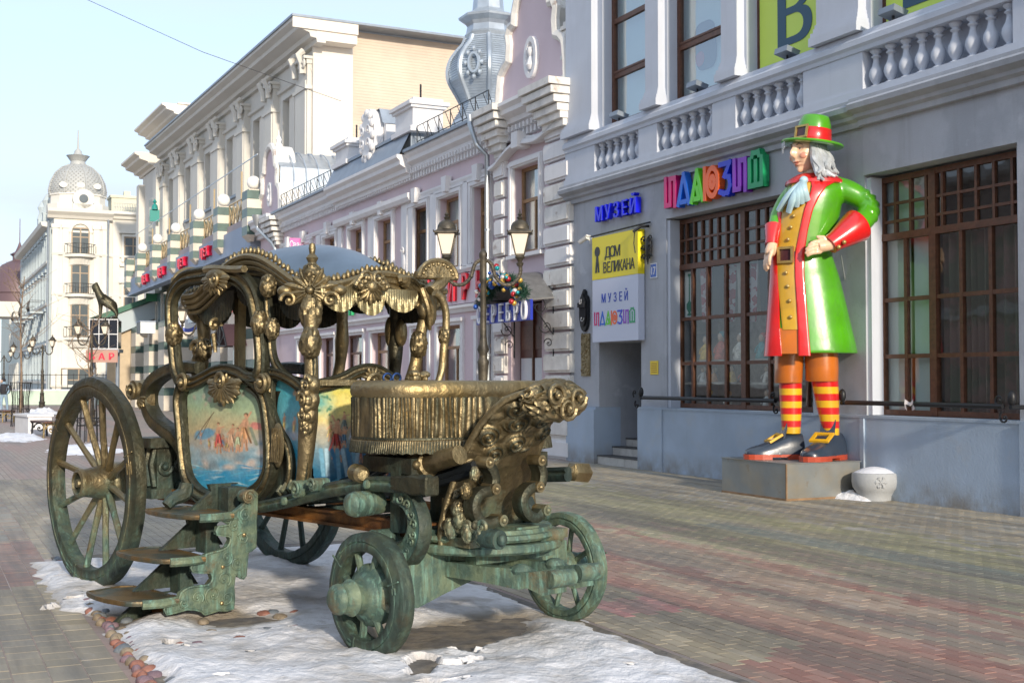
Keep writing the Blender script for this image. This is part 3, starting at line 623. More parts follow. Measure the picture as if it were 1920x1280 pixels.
# white banner with green drawing in the first pane
q = G().box(25.3, 25.58, -.335, -.325, 2.86, 3.7); bn = q.build('paper_banner', paint('white_paper', (.72, .74, .72), .7), MU)
q = G(); gr = paint('green_print', (.02, .20, .12), .6); q.lathe([(.02, 0), (.09, .02), (.03, .06), (.10, .14), (.10, .22), (.03, .27), (.018, .30), (.018, .72), (.05, .74), (.05, .78)], (25.44, -.318, 2.88), n=12)
q.v = [(x, -.322 + (y + .318) * .03, z) for x, y, z in q.v]; q.build('drawing', gr, bn)
# curtains and pale panels behind the second window
q = G().box(19.8, 20.25, -.40, -.38, 1.2, 4.6); q.box(19.3, 19.72, -.40, -.38, 1.2, 4.6); q.build('display_panel', paint('pale_display_board', (.58, .66, .65), .5, var=.12, scale=.7), MU)
q = G().grid(lambda u, v: (17.5 + 1.75 * u, -.50 + .06 * math.sin(u * 75 + math.sin(u * 9) * 2), 1.25 + v * 2.5), 90, 1); q.build('curtain', mat('brown_green_curtain', (.16, .17, .12), .8, col2=(.28, .19, .16), mixlo=.45, mixhi=.55, mscale=1.3), MU)
# --- upper windows
sky_panel = paint('pale_blind', (.74, .82, .82), .6, var=.06, scale=1.5); lime = paint('lime_banner', (.56, .72, .10), .5, var=.08, scale=.6); navy = paint('navy_print', (.018, .075, .13), .5); redp = paint('red_print', (.55, .03, .05), .5)
for k, (a, b) in enumerate(UP):
    w = -.27; g = G(); g.box(a, a + .09, w - .04, w + .05, 6.86, 11.2); g.box(b - .09, b, w - .04, w + .05, 6.86, 11.2)
    for z in (6.9, 7.88, 9.0, 10.2): g.box(a + .09, b - .09, w - .03, w + .045, z - .05, z + .05)
    g.box(a + .09, b - .09, w - .025, w + .06, 7.93, 7.97); f = g.build('upper_window', M_['wood'], MU)
    for z0, z1 in ((6.95, 7.83), (7.98, 8.95), (9.05, 10.15), (10.25, 11.1)): pane_obj(f, a + .09, b - .09, z0, z1, w, M_['glass_sky'])
    if k in (2, 3):
        g = G().box(a + .1, b - .1, w + .064, w + .07, 6.9, 9.6); bb = g.build('banner', lime, MU)
        letter('В' if k == 2 else 'Е', navy, bb, (a + b) / 2 + (-.05 if k == 2 else .1), 7.14 if k == 2 else 7.02, 1.5, w + .075, .004, sx=1.05, off=.035)
    else:
        G().box(a, b, -.40, -.385, 6.85, 11.2).build('blind', sky_panel, MU)
for k, (t, z, rx, rz_) in enumerate(((26.55, 7.75, .30, .42), (24.95, 7.80, .34, .45))):
    q = G(); pts = [(rx * (abs(math.cos(a)) ** .6) * (1 if math.cos(a) > 0 else -1), rz_ * (abs(math.sin(a)) ** .6) * (1 if math.sin(a) > 0 else -1)) for a in np.linspace(0, 2 * math.pi, 28, endpoint=False)]
    q.prism(pts, lambda a, b, c: (t + a + b * .08, c, z + b), -.375, -.365); d = q.build('window_print', navy, MU)
    q = G(); pts = [(.14 * math.cos(a), .14 * math.sin(a)) for a in np.linspace(0, 2 * math.pi, 20, endpoint=False)]; q.prism(pts, lambda a, b, c: (t + .16 + a, c, z - .22 + b), -.36, -.355); q.build('dot', redp, d)
# --- doorway: passage, steps
g = G(); g.box(26.5, 26.618, -1.9, -.502, -.02, 2.6); g.box(28.262, 28.38, -1.9, -.502, -.02, 2.6); g.box(26.5, 28.38, -2.0, -1.9, -.02, 2.6); g.box(26.5, 28.38, -1.9, -.5, 2.46, 2.6)
g.build('entrance_passage', M_['museum'], MU)
tile = mat('pale_step_tile', (.46, .45, .42), .5, var=.12, scale=5, bump=.2)
for k, (w0, z1) in enumerate(((.05, .17), (-.30, .34), (-.62, .5))):
    for j in range(6):
        a = 26.63 + j * 1.62 / 6; G().box(a + .004, a + 1.62 / 6 - .004, w0 - (.36 if k < 2 else 1.2), w0, z1 - .17 if k else -.02, z1 - .012).build('step_tile', tile, MU)
    G().box(26.625, 28.255, w0 - (.36 if k < 2 else 1.2), w0 + .01, z1 - .011, z1 + .01).build('step', paint('dark_step_edge', (.06, .06, .06), .6), MU)
G().box(26.8, 28.1, -1.885, -1.86, .5, 2.45).build('door', paint('dark_brown_door', (.03, .025, .022), .5), MU)
# ================================================================== signs and fittings on the museum wall
SG = thing('hanging_sign', 'tall yellow and white sign board above the museum entrance', 'sign', FM, (27.4, .1, 3.5))
yel = paint('sign_yellow', (.80, .66, .015), .45); wht = paint('sign_white', (.56, .60, .72), .45); blk = paint('sign_black', (.02, .02, .02), .5); blu = paint('sign_blue', (.01, .05, .40), .5)
g = G().box(26.46, 28.25, .02, .16, 2.46, 3.72); g.build('white_panel', wht, SG); G().box(26.46, 28.25, .02, .165, 3.722, 4.58).build('yellow_panel', yel, SG)
word('ДОМ', blk, SG, 27.72, 27.13, 4.13, .30, .168, .003, 1.0, .006); word('ВЕЛИКАНА', blk, SG, 27.80, 26.58, 3.83, .30, .168, .003, .78, .006)
q = G(); pts = [(.105 * math.cos(a), .105 * math.sin(a)) for a in np.linspace(0, 2 * math.pi, 24, endpoint=False)]; F3 = lambda a, b, c: (a + 28.03, c, b + 4.28)
q.prism(pts, F3, .166, .172); q.prism([(-.09, -.42), (-.02, -.42), (0, -.2), (.02, -.42), (.09, -.42), (.04, -.1), (-.04, -.1)], F3, .166, .1715); q.build('figure_mark', blk, SG)
word('МУЗЕЙ', blu, SG, 27.92, 26.80, 3.24, .25, .162, .003, .85, .004)
ICOL = [(.62, .01, .16), (.01, .12, .62), (.12, .60, .02), (.85, .13, .02), (.01, .03, .55), (.24, .03, .48), (.01, .32, .12)]
IM = [paint('sign_%s_letter' % n, c, .35) for n, c in zip(('magenta', 'blue', 'green', 'orange', 'navy', 'purple', 'emerald'), ICOL)]
def illus(parent, t0, t1, z0, h, w0, w1, th):
    """the seven rounded strap letters, drawn with one even stroke"""
    W = abs(t1 - t0) / 7
    def strokes(i):
        r = .30
        if i == 0: return [[(.06, 1), (.06, .06), (.46, .06), (.46, .97), (.88, .97), (.88, 0)]]
        if i == 1: return [[(.04, 0), (.5, 1), (.96, 0)], [(.32, .06), (.68, .06)]]
        if i == 2: return [[(.04, 0), (.5, 1), (.96, 0)], [(.34, .06), (.66, .06), (.5, .42)]]
        if i == 3:
            c = [(.62 + .42 * math.cos(a), .5 + .46 * math.sin(a)) for a in np.linspace(0, 2 * math.pi, 25)]; d = [(.62 + .15 * math.cos(a), .5 + .16 * math.sin(a)) for a in np.linspace(0, 2 * math.pi, 13)]
            return [[(.0, 0), (.0, 1)], [(.0, .5), (.2, .5)], c, d]
        if i == 4: return [[(.1, 1), (.85, 1), (.45, .6), (.8, .52), (.88, .25), (.7, .03), (.4, .02), (.1, .1)]]
        if i == 5: return [[(.06, 1), (.06, .06), (.46, .06), (.46, .97), (.88, .97), (.88, 0)]]
        return [[(.06, .9), (.06, .06), (.5, .06), (.5, .8)], [(.5, .06), (.92, .06), (.92, .9)], [(.26, 1.0), (.3, 1.09), (.7, 1.09), (.74, 1.0)]]
    for i in range(7):
        q = G(); ta = t0 + (t1 - t0) * i / 7; sg = -1 if t1 < t0 else 1
        for st in strokes(i):
            P_ = [(ta + sg * a * W * .88, z0 + b * h) for a, b in st]; hw = th / 2
            for (a, b), (c, d) in zip(P_, P_[1:]):
                dx, dy = c - a, d - b; Ln = math.hypot(dx, dy) + 1e-9; ux, uy = dx / Ln * hw, dy / Ln * hw; e = random.uniform(0, .0006)
                q.prism([(a - ux - uy, b - uy + ux), (a - ux + uy, b - uy - ux), (c + ux + uy, d + uy - ux), (c + ux - uy, d + uy + ux)], lambda x, y, z: (x, z, y), w0, w1 + e)
        q.build('letter', IM[i], parent)
illus(SG, 28.17, 26.55, 2.80, .25, .161, .167, .036)
G().tube([(28.4, .1, 4.63), (26.5, .12, 4.66), (26.2, .05, 4.68)], .018, 6).build('top_rail', M_['iron'], SG)
L1 = thing('sign_letters', 'row of raised blue letters МУЗЕЙ on the grey wall', 'sign', FM, (27.35, .05, 5.1)); word('МУЗЕЙ', paint('raised_blue_letter', (.005, .01, .75), .3), L1, 28.2, 26.5, 4.90, .42, .10, .06, .92, .012)
L2 = thing('sign_letters', 'large raised rainbow coloured letters on the grey wall beside the giant', 'sign', FM, (24, .05, 5.1)); illus(L2, 25.5, 22.5, 4.86, .52, .04, .17, .088)
BR = thing('wall_bracket', 'ornate black iron bracket at the corner of the hanging sign', 'bracket', FM, (26.2, .1, 4.3))
g = G(); g.tube([(26.30, .02, 4.62), (26.30, .20, 4.60), (26.34, .34, 4.50)], .03, 6); g.ell((26.25, .06, 4.2), (.10, .06, .22), 10, 8)
for s in (-1, 1):
    for k in range(3): g.spiral((26.25 + s * .11, .10, 4.36 - .17 * k), (s, 0, 0), (0, 0, 1), (0, 1, 0), .075, 1.1, .016)
g.tube([(26.25, .08, 4.0), (26.22, .09, 3.88)], [.03, .008], 6); g.tube([(26.52, .2, 4.55), (26.55, .2, 4.3), (26.50, .2, 4.12)], .01, 5); g.build('scrollwork', M_['iron'], BR)
HN = thing('house_number', 'small square blue and white number plate on the wall by the entrance', 'number plate', FM, (26.1, 0, 3.7)); G().box(26.02, 26.26, .002, .02, 3.62, 3.90).build('plate', paint('enamel_white', (.7, .72, .75), .3), HN)
G().box(26.04, 26.24, .02, .024, 3.64, 3.88).build('field', paint('enamel_blue', (.02, .10, .45), .3), HN); letter('17', paint('enamel_white', (.8, .8, .8), .3), HN, 26.14, 3.685, .21, .027, .002, 'number', .85, .004)
q = thing('notice', 'small square yellow notice on the wall right of the entrance', 'notice', FM, (26.1, 0, 1.9)); G().box(26.0, 26.28, .002, .012, 1.80, 2.06).build('sheet', paint('yellow_notice', (.80, .58, .03), .5), q)
g = G()
for k in range(5): g.box(26.04, 26.24, .012, .014, 1.84 + k * .04, 1.852 + k * .04)
g.build('print_lines', paint('notice_ink', (.35, .15, .02), .6), q)
# black shield lantern plate, bronze relief plaque, camera
q = thing('wall_lantern', 'black shield shaped number lamp on the wall near the pink building', 'lamp', FM, (28.8, 0, 3.2)); g = G()
sh = [(-.17, .12), (-.17, -.25), (-.14, -.38), (-.07, -.47), (0, -.50), (.07, -.47), (.14, -.38), (.17, -.25), (.17, .12), (.14, .22), (.06, .27), (.05, .33), (0, .38), (-.05, .33), (-.06, .27), (-.14, .22)]
g.prism(sh, lambda a, b, c: (28.8 + a, c, 3.2 + b), .005, .07); g.prism([(a * .8, b * .8) for a, b in sh], lambda a, b, c: (28.8 + a, c, 3.2 + b), .07, .10); g.box(28.66, 28.94, .1, .14, 3.2, 3.3); g.build('body', M_['iron'], q)
letter('17', paint('lamp_number_white', (.7, .7, .7), .4), q, 28.80, 3.27, .14, .145, .002, 'number', .9, .003)
g = G(); g.spiral((28.8, .11, 2.98), (1, 0, 0), (0, 0, 1), (0, 1, 0), .10, .55, .014, a0=math.pi, rise=.01); g.build('ring', M_['steel'], q)
q = thing('plaque', 'dark bronze relief plaque on the wall left of the entrance', 'plaque', FM, (28.8, 0, 2.2)); g = G().box(28.62, 28.98, .002, .03, 1.78, 2.66); g.build('plate', M_['bronze'], q)
g = G()
for k in range(90): g.ell((28.64 + random.random() * .32, .03, 1.8 + random.random() * .84), (random.uniform(.01, .035), .022, random.uniform(.015, .05)), 6, 4)
g.build('relief', M_['bronze'], q)
q = thing('security_camera', 'small white security camera at the top corner of the hanging sign', 'camera', FM, (28.5, 0, 4.5)); g = G(); g.box(28.42, 28.52, 0, .08, 4.5, 4.62); g.tube([(28.47, .08, 4.56), (28.47, .16, 4.6)], .02, 6); g.tube([(28.38, .2, 4.62), (28.66, .22, 4.54)], .05, 10); g.tube([(28.34, .2, 4.64), (28.70, .22, 4.55)], .058, 10, flat=.2, ref=(0, 0, 1)); g.build('housing', paint('camera_white', (.7, .7, .68), .4), q)
# handrails with scroll brackets
def handrail(t0, t1, label):
    q = thing('handrail', label, 'handrail', FM, (t0, .25, 1.3)); G().tube([(t0, .28, 1.37), (t1, .28, 1.37)], .035, 10).build('bar', M_['iron'], q)
    for t in (t0 - .12, t1 + .12):
        g = G(); g.tube([(t, .06, 1.36), (t, .28, 1.36)], .03, 8); g.ell((t + .02, .24, 1.47), (.06, .05, .10), 10, 7); g.spiral((t + .17, .28, 1.45), (1, 0, 0), (0, 0, 1), (0, 1, 0), .085, .8, .016, a0=-1); g.spiral((t + .1, .28, 1.23), (1, 0, 0), (0, 0, 1), (0, 1, 0), .085, 1.0, .017, -1, a0=1); g.build('bracket', M_['iron'], q)
    return q
handrail(22.1, 26.1, 'black iron rail with scroll brackets below the left grid window'); hr = handrail(17.5, 20.42, 'black iron rail with a ribbon below the right grid window')
g = G(); c = (19.07, .33, 1.37)
for s in (-1, 1): g.loft([[(c[0], c[1], c[2] + .015), (c[0], c[1] + .01, c[2] - .015)], [(c[0] + s * .08, c[1] + .02, c[2] + .07), (c[0] + s * .08, c[1] + .03, c[2] + .0)], [(c[0] + s * .05, c[1] + .01, c[2] - .09), (c[0] + s * .1, c[1], c[2] - .06)]], closed=False, caps=False)
g.ell(c, (.025, .02, .025), 8, 6); g.build('ribbon', paint('white_ribbon', (.75, .68, .66), .6), hr)
# floodlights standing on the rail
for t, lb in ((27.3, 'small floodlight on the balustrade under the first upper window'), (24.55, 'small floodlight on the balustrade under the second upper window'), (22.0, 'small floodlight on the balustrade below the letter banner'), (19.6, 'small floodlight on the balustrade below the second lime banner')):
    q = thing('floodlight', lb, 'floodlight', FM, (t, .05, 6.8), 'floodlights on the balustrade'); g = G(); g.add([(t - .16, -.02, 6.84), (t + .16, -.02, 6.84), (t + .16, .22, 6.90), (t - .16, .22, 6.90), (t - .16, -.06, 6.92), (t + .16, -.06, 6.92), (t + .16, .20, 6.99), (t - .16, .20, 6.99)], [(3, 2, 1, 0), (4, 5, 6, 7), (0, 1, 5, 4), (1, 2, 6, 5), (2, 3, 7, 6), (3, 0, 4, 7)]); g.build('housing', M_['tin_dark'], q)
    G().tube([(t, .08, 6.80), (t, .08, 6.87)], .02, 6).build('stand', M_['iron'], q)
# ================================================================== PINK BUILDING
PK = thing('pink_building', 'two storey pink building with white mouldings, scroll gable and quoins', 'building', FM, (40, 0, 0))
UO = [(33.62, 34.6), (35.39, 36.85), (37.65, 39.06), (40.48, 41.87), (43.14, 44.5), (45.94, 47.3), (48.9, 50.2), (51.0, 52.1)]
UB = (30.87, 32.25); LO = [(33.45, 34.35), (35.38, 36.95), (37.67, 38.85), (40.59, 42.35), (43.16, 45.05), (46.13, 47.7), (49.2, 50.5)]
LD = (30.85, 32.45)
g = G(); ops = [(a, b, 4.62, 6.5) for a, b in UO] + [(UB[0], UB[1], 4.62, 6.62)] + [(a, b, 1.0, 3.12) for a, b in LO] + [(LD[0], LD[1], -.1, 3.5)]
wallp(g, 29.55, 56.2, -.05, 7.62, ops, -.5, 0); g.box(29.55, 56.2, -9, -.52, 0, 7.6); g.build('wall', M_['pink'], PK)
g = G(); DENT = []
mold(g, 29.3, 33.1, corn(7.5, .56, .50, .03)); mold(g, 33.1, 38.65, corn(7.42, .6, .36)); mold(g, 38.65, 45.6, corn(7.35, .62, .46, .12)); mold(g, 45.6, 53.0, corn(7.42, .6, .36)); mold(g, 53.0, 56.3, corn(7.35, .7, .5, .1)); g.build('cornice', M_['white'], PK)
g = G()
t = 29.5
while t < 53: g.box(t, t + .09, 0, .17 if 38.65 < t < 45.6 else .13, 7.28, 7.44); g.box(t + .01, t + .08, 0, .22, 7.44, 7.56); t += .2
g.build('dentils', M_['white'], PK, kind='stuff')
g = G(); g.box(29.55, 33.1, -.02, .05, 6.68, 6.76); mold(g, 33.3, 53.0, [(0, 6.72), (.07, 6.72), (.10, 6.80), (.10, 6.85), (0, 6.86)]); mold(g, 38.65, 45.6, [(.101, 6.70), (.2, 6.70), (.26, 6.80), (.26, 6.92), (.101, 6.93)])
mold(g, 33.35, 56, [(0, 3.42), (.06, 3.42), (.10, 3.5), (.16, 3.53), (.16, 3.6), (0, 3.62)]); mold(g, 33.35, 56, [(0, 4.42), (.08, 4.42), (.12, 4.5), (.12, 4.56), (0, 4.57)]); g.build('string_course', M_['white'], PK)
# wavy dentilled hood over the big window
g = G(); hp = [(33.25, 6.80), (32.9, 6.86), (32.5, 7.02), (32.0, 7.15), (31.5, 7.16), (31.2, 7.12), (30.7, 7.10), (30.2, 7.2), (29.75, 7.32)]
g.sweep(crom([(a, .0, b) for a, b in hp], 5), [(-.10, 0), (-.10, .10), (-.04, .14), (0, .22), (.06, .26), (.10, .26), (.10, 0)], (0, 1, 0), sm=False); g.box(31.42, 31.75, 0, .34, 6.98, 7.34); g.build('window_hood', M_['white'], PK)
# surrounds, frames and panes
frm = M_['wood_light']
def simplewin(par, a, b, z0, z1, split, w=-.22, gm=None, fm=None, door=False):
    g = G(); e = .08; g.box(a, a + e, w - .04, w + .04, z0, z1); g.box(b - e, b, w - .04, w + .04, z0, z1); g.box(a + e, b - e, w - .038, w + .038, z1 - e, z1); g.box(a + e, b - e, w - .038, w + .038, z0, z0 + e)
    if split: g.box(a + e, b - e, w - .036, w + .036, split - .04, split + .04)
    if b - a > 1.1 : g.box((a + b) / 2 - .03, (a + b) / 2 + .03, w - .034, w + .034, z0 + e, split - .04 if split else z1 - e)
    f = g.build('window', fm or frm, par); xs = [a + .06, (a + b) / 2, b - .06] if b - a > 1.1 else [a + .06, b - .06]; zs = [z0 + .06] + ([split] if split else []) + [z1 - .06]
    for i, (p, q) in enumerate(zip(xs, xs[1:])):
        for r, s_ in zip(zs, zs[1:]): pane_obj(f, p, q, r, s_, w + random.uniform(-.002, .002), gm or M_['glass_sky'])
    return f
for a, b in UO + [UB]:
    big = (a, b) == UB; z1 = 6.62 if big else 6.5
    simplewin(PK, a, b, 4.62, z1, 5.85); q = G(); rim(q, a, b, 4.62, z1, .17, 0, .07, bottom=False); rim(q, a - .04, b + .04, 4.6, z1 + .04, .09, .07, .11, bottom=False)
    if not big: c = (a + b) / 2; q.prism([(-.12, 6.6), (.12, 6.6), (.17, 7.0), (-.17, 7.0)], lambda p, r, s_: (c + p, s_, r), .05, .22); q.box(a - .25, b + .25, 0, .10, 6.66, 6.72)
    q.box(a - .2, b + .2, .0, .14, 4.5, 4.58); q.build('window_surround', M_['white'], PK)
for k, (a, b) in enumerate(LO):
    simplewin(PK, a, b, 1.0, 3.12, 2.55, fm=M_['wood'] if k > 3 else frm); q = G(); rim(q, a, b, 1.0, 3.12, .17, 0, .06); q.box(a - .2, b + .2, .06, .12, 3.2, 3.29); q.build('window_surround', M_['white'], PK)
    m = [palecloth, redcloth, palecloth, paint('red_poster', (.35, .02, .06), .6), paint('lilac_poster', (.42, .45, .65), .6), paint('bright_poster', (.45, .25, .05), .6), palecloth][k]
    G().box(a + .1, b - .1, -.5, -.45, 1.0, 1.9 + .3 * (k % 2)).build('poster', m, PK)
    G().box(a, b, -.52, -.505, 1.9, 3.2).build('dark_room', M_['dark_lining'], PK)
for a, b in UO + [UB]: G().grid(lambda u, v: (a + (b - a) * u, -.32 + .02 * math.sin(u * 60), 4.6 + 1.95 * v), 40, 1).build('curtain', paint('sky_pale_curtain', (.62, .64, .62), .8), PK)  # curtain colour lightened to imitate pale sky mirrored in the panes
# white pilaster strips with pink insets between upper windows
g = G(); gp = G()
for a, b in ((39.08, 39.62), (42.05, 42.55), (45.2, 45.6), (38.7, 39.05), (47.6, 48.1), (34.85, 35.15), (37.0, 37.4)):
    g.box(a, b, 0, .09, 4.58, 6.69)
for a, b in ((39.75, 40.3), (42.7, 43.0), (44.66, 45.05), (47.5, 47.58), (50.4, 50.8)): gp.box(a, b, 0, .05, 4.9, 6.4)
g.build('pilaster', M_['white'], PK, kind='stuff')
for k, (a, b) in enumerate(((42.35, .0), (39.35, .0))):
    q = G(); q.ell((a, .10, 5.0), (.16, .05, .26), 12, 8); q.spiral((a, .14, 5.35), (1, 0, 0), (0, 0, 1), (0, 1, 0), .12, 1.2, .025); q.build('cartouche', M_['white'], PK)
# quoins: every block its own piece
for (a, b, w, z0, z1) in ((29.32, 30.55, .10, 0, 7.5), (32.62, 33.22, .10, 3.7, 7.5), (32.62, 33.22, .10, 0, 3.3)):
    z = z0 + .02; k = 0
    while z < z1 - .3:
        h = .46; q = G(); x0, x1 = (a, b) if k % 2 == 0 else (a + .03, b - .06); q.box(x0, x1, 0, w, z, z + h - .06); q.box(x0 + .05, x1 - .05, w, w + .045, z + .05, z + h - .11); q.build('quoin', M_['white'] if random.random() < .6 else M_['white_worn'], PK); z += h; k += 1
g = G(); g.box(29.3, 33.25, 0, .08, -.02, .55); g.box(33.25, 56.2, 0, .05, -.02, .7); g.build('base_course', M_['white_worn'], PK)
# roof sheets, gutter, snow guard rail
g = G(); g.loft([[(33.1, .38, 8.05), (33.1, -4.5, 9.4)], [(56, .38, 8.05), (56, -4.5, 9.4)]], closed=False, caps=False, sm=False); g.box(33.2, 56, -4.6, -4.5, 7.5, 9.4); g.build('roof', M_['tin'], PK)
G().box(33.1, 38.6, .34, .44, 8.0, 8.08).build('gutter', M_['tin_dark'], PK); G().box(45.7, 53, .34, .44, 8.0, 8.08).build('gutter', M_['tin_dark'], PK)
g = G(); g.loft([[(38.6, .52, 7.97), (38.6, .2, 8.62), (38.6, -.2, 8.70)], [(45.7, .52, 7.97), (45.7, .2, 8.62), (45.7, -.2, 8.7)]], closed=False, caps=False, sm=False); g.box(38.6, 45.7, -.25, .25, 8.61, 8.70); g.box(38.61, 45.69, -.22, .18, 8.0, 8.6); g.build('mansard', M_['tin_dark'], PK)
def attic_post(a, b, z0, z1, w=.1):
    q = G(); q.box(a, b, -.8, w + .2, z0, z0 + .14); q.box(a + .1, b - .1, -.7, w + .1, z0 + .14, z1 - .28); q.box(a + .02, b - .02, -.78, w + .18, z1 - .28, z1 - .2); q.box(a - .05, b + .05, -.85, w + .25, z1 - .2, z1 - .1); q.box(a + .08, b - .08, -.7, w + .1, z1 - .1, z1)
    q.build('attic_post', M_['white'], PK); G().tube([((a + b) / 2, -.3, z1), ((a + b) / 2, -.3, z1 + .55)], .03, 5).build('finial', M_['iron'], PK)
attic_post(38.3, 39.9, 8.6, 9.55); attic_post(44.1, 45.6, 8.6, 9.45)
g = G()
ov = [(.62 * math.cos(a), .85 * math.sin(a)) for a in np.linspace(0, 2 * math.pi, 22, endpoint=False)]
g.prism(ov, lambda a, b, c: (42.0 + a, c, 9.05 + b), .0, .28); g.prism([(a * .72, b * .75) for a, b in ov], lambda a, b, c: (42.0 + a, c, 9.05 + b), .28, .36); g.box(41.2, 42.8, -1.6, -.02, 8.65, 9.4)
for k in range(12): a = k * .524; g.ell((42.0 + .52 * math.cos(a), .32, 9.05 + .72 * math.sin(a)), (.13, .08, .13), 7, 5)
for k in range(4): g.spiral((42.0 + .28 * (k % 2 * 2 - 1), .36, 8.8 + .4 * (k // 2)), (1, 0, 0), (0, 0, 1), (0, 1, 0), .2, 1.2, .04)
g.tube([(42, .2, 8.2), (42, .25, 8.5)], [.05, .2], 8); g.build('oval_dormer', M_['white'], PK)
G().loft([[(41.15, .1, 9.35), (41.15, -1.6, 9.35)], [(41.5, .1, 9.85), (41.5, -1.6, 9.8)], [(42.5, .1, 9.85), (42.5, -1.6, 9.8)], [(42.85, .1, 9.35), (42.85, -1.6, 9.35)]], closed=False, caps=False, sm=False).build('dormer_roof', M_['tin'], PK)
def guard(t0, t1, zf, w):
    g = G(); n = int((t1 - t0) / .7)
    for z in (.12, .55): g.tube([(t0, w, zf + z), (t1, w, zf + z)], .014, 4)
    for k in range(n + 1):
        t = t0 + (t1 - t0) * k / n; g.tube([(t, w, zf), (t, w, zf + .55)], .016, 4); g.tube([(t, w, zf + .5), (t + .3, w - .3, zf + .1)], .01, 4)
        if k < n: g.tube([(t, w, zf + .12), (t + .35, w, zf + .55)], .01, 4)
    g.build('roof_rail', M_['iron'], PK)
guard(33.4, 38.2, 8.15, .15); guard(46.2, 52.5, 8.15, .15)
# scroll gable over the corner bay
def gable(t0, z0, sx, label, w0=-.75, w1=.02, worn=True):
    out = [(0, 0), (.03, .55), (.12, .95), (.30, 1.10), (.52, 1.18), (.56, 1.5), (.50, 1.75), (.62, 1.95), (.80, 1.95), (.86, 2.2), (1.05, 2.55), (1.35, 2.78), (1.75, 2.88), (2.15, 2.78), (2.45, 2.55), (2.62, 2.2), (2.66, 1.95), (2.86, 1.92), (2.98, 1.75), (2.92, 1.5), (2.96, 1.15), (3.2, 1.05), (3.4, .9), (3.5, .5), (3.55, 0)]
    P_ = [(t0 + a * sx, z0 + b) for a, b in out]; q = G(); q.prism(P_, lambda a, b, c: (a, c, b), w0 + .05, w1); q.build('gable', M_['pink'], PK)
    q = G(); q.sweep([(a, w1, b) for a, b in P_], [(-.10, -.75), (-.13, .08), (-.03, .14), (.10, .10), (.15, .02), (.03, -.01), (.02, -.75)], (0, 1, 0), sm=False); q.build('gable_moulding', M_['white_worn'], PK)
    q = G(); c = (t0 + 1.75 * sx, z0 + .95)
    kp = [(.26 * math.cos(a), .42 * math.sin(a)) for a in np.linspace(0, 2 * math.pi, 16, endpoint=False)]
    q.sweep([(c[0] + a * sx, w1, c[1] + b) for a, b in kp], [(-.07, 0), (-.06, .09), (.06, .09), (.07, 0)], (0, 1, 0), closed=True, sm=False); q.prism(kp, lambda a, b, d: (c[0] + a * sx * .9, d, c[1] + b * .9), w1 + .001, w1 + .02); q.lathe([(.08, 0), (.13, .1), (.06, .3), (.11, .4), (.10, .5)], (c[0], w1 + .04, c[1] - .28), n=8); q.build('gable_niche', M_['white'], PK)
    if worn:
        for k in range(26):                     # crumbling brick ends on the near side of the gable
            z = z0 + .1 + k * .105; wd = .52 + .30 * (1 if k < 12 else .7) + random.uniform(-.05, .08); G().box(t0 - .32 + (.0 if k < 11 else .12 if k < 17 else .5 - .02 * (26 - k)) + random.uniform(-.03, .03), t0 + .2, w0 - .05, w0 + wd, z, z + .085).build('brick', M_['white_worn'], PK)
gable(29.5, 8.05, 1.0, '')
gable(52.9, 8.05, .95, '', worn=False)
G().lathe([(.12, 0), (.16, .1), (.07, .2), (.12, .32), (.03, .5), (.02, .7)], (54.6, -.3, 10.9), n=8).build('finial', M_['white'], PK)
g = G(); g.loft([[(52.9, .1, 8.1), (52.9, -7, 8.3)], [(53.2, .0, 9.9), (53.2, -7, 10.0)], [(54.6, 0, 10.7), (54.6, -7, 10.8)], [(56.2, 0, 9.9), (56.2, -7, 10.0)], [(56.3, .1, 8.1), (56.3, -7, 8.3)]], closed=False, caps=False, sm=False); g.build('barrel_roof', M_['tin'], PK)
for k in range(12): G().tube(crom([(52.85, -.5 - .5 * k, 8.12), (53.15, -.5 - .5 * k, 9.93), (54.6, -.5 - .5 * k, 10.74), (56.2, -.5 - .5 * k, 9.93)], 3), .03, 4).build('roof_seam', M_['tin'], PK)
g = G()
for z, e in ((7.0, .05), (7.15, .12), (7.3, .2), (7.5, .3), (7.7, .36), (7.9, .42)): g.box(52.85 - e, 53.6 + e, 0, .2 + e, z - .14, z)
g.build('corner_bracket', M_['white_worn'], PK)
g = G()
for z, e in ((7.25, .02), (7.4, .1), (7.55, .18), (7.72, .28), (7.9, .36), (8.08, .42)): g.box(29.35 - e * .3, 30.3 + e, 0.11, .24 + e, z - .15, z)
g.build('corner_bracket', M_['white_worn'], PK); g = G()
for z, e in ((7.25, .02), (7.4, .1), (7.55, .18), (7.72, .28), (7.9, .36), (8.08, .42)): g.box(32.5 - e, 33.2 + e * .2, .11, .24 + e, z - .15, z)
g.build('corner_bracket', M_['white_worn'], PK)
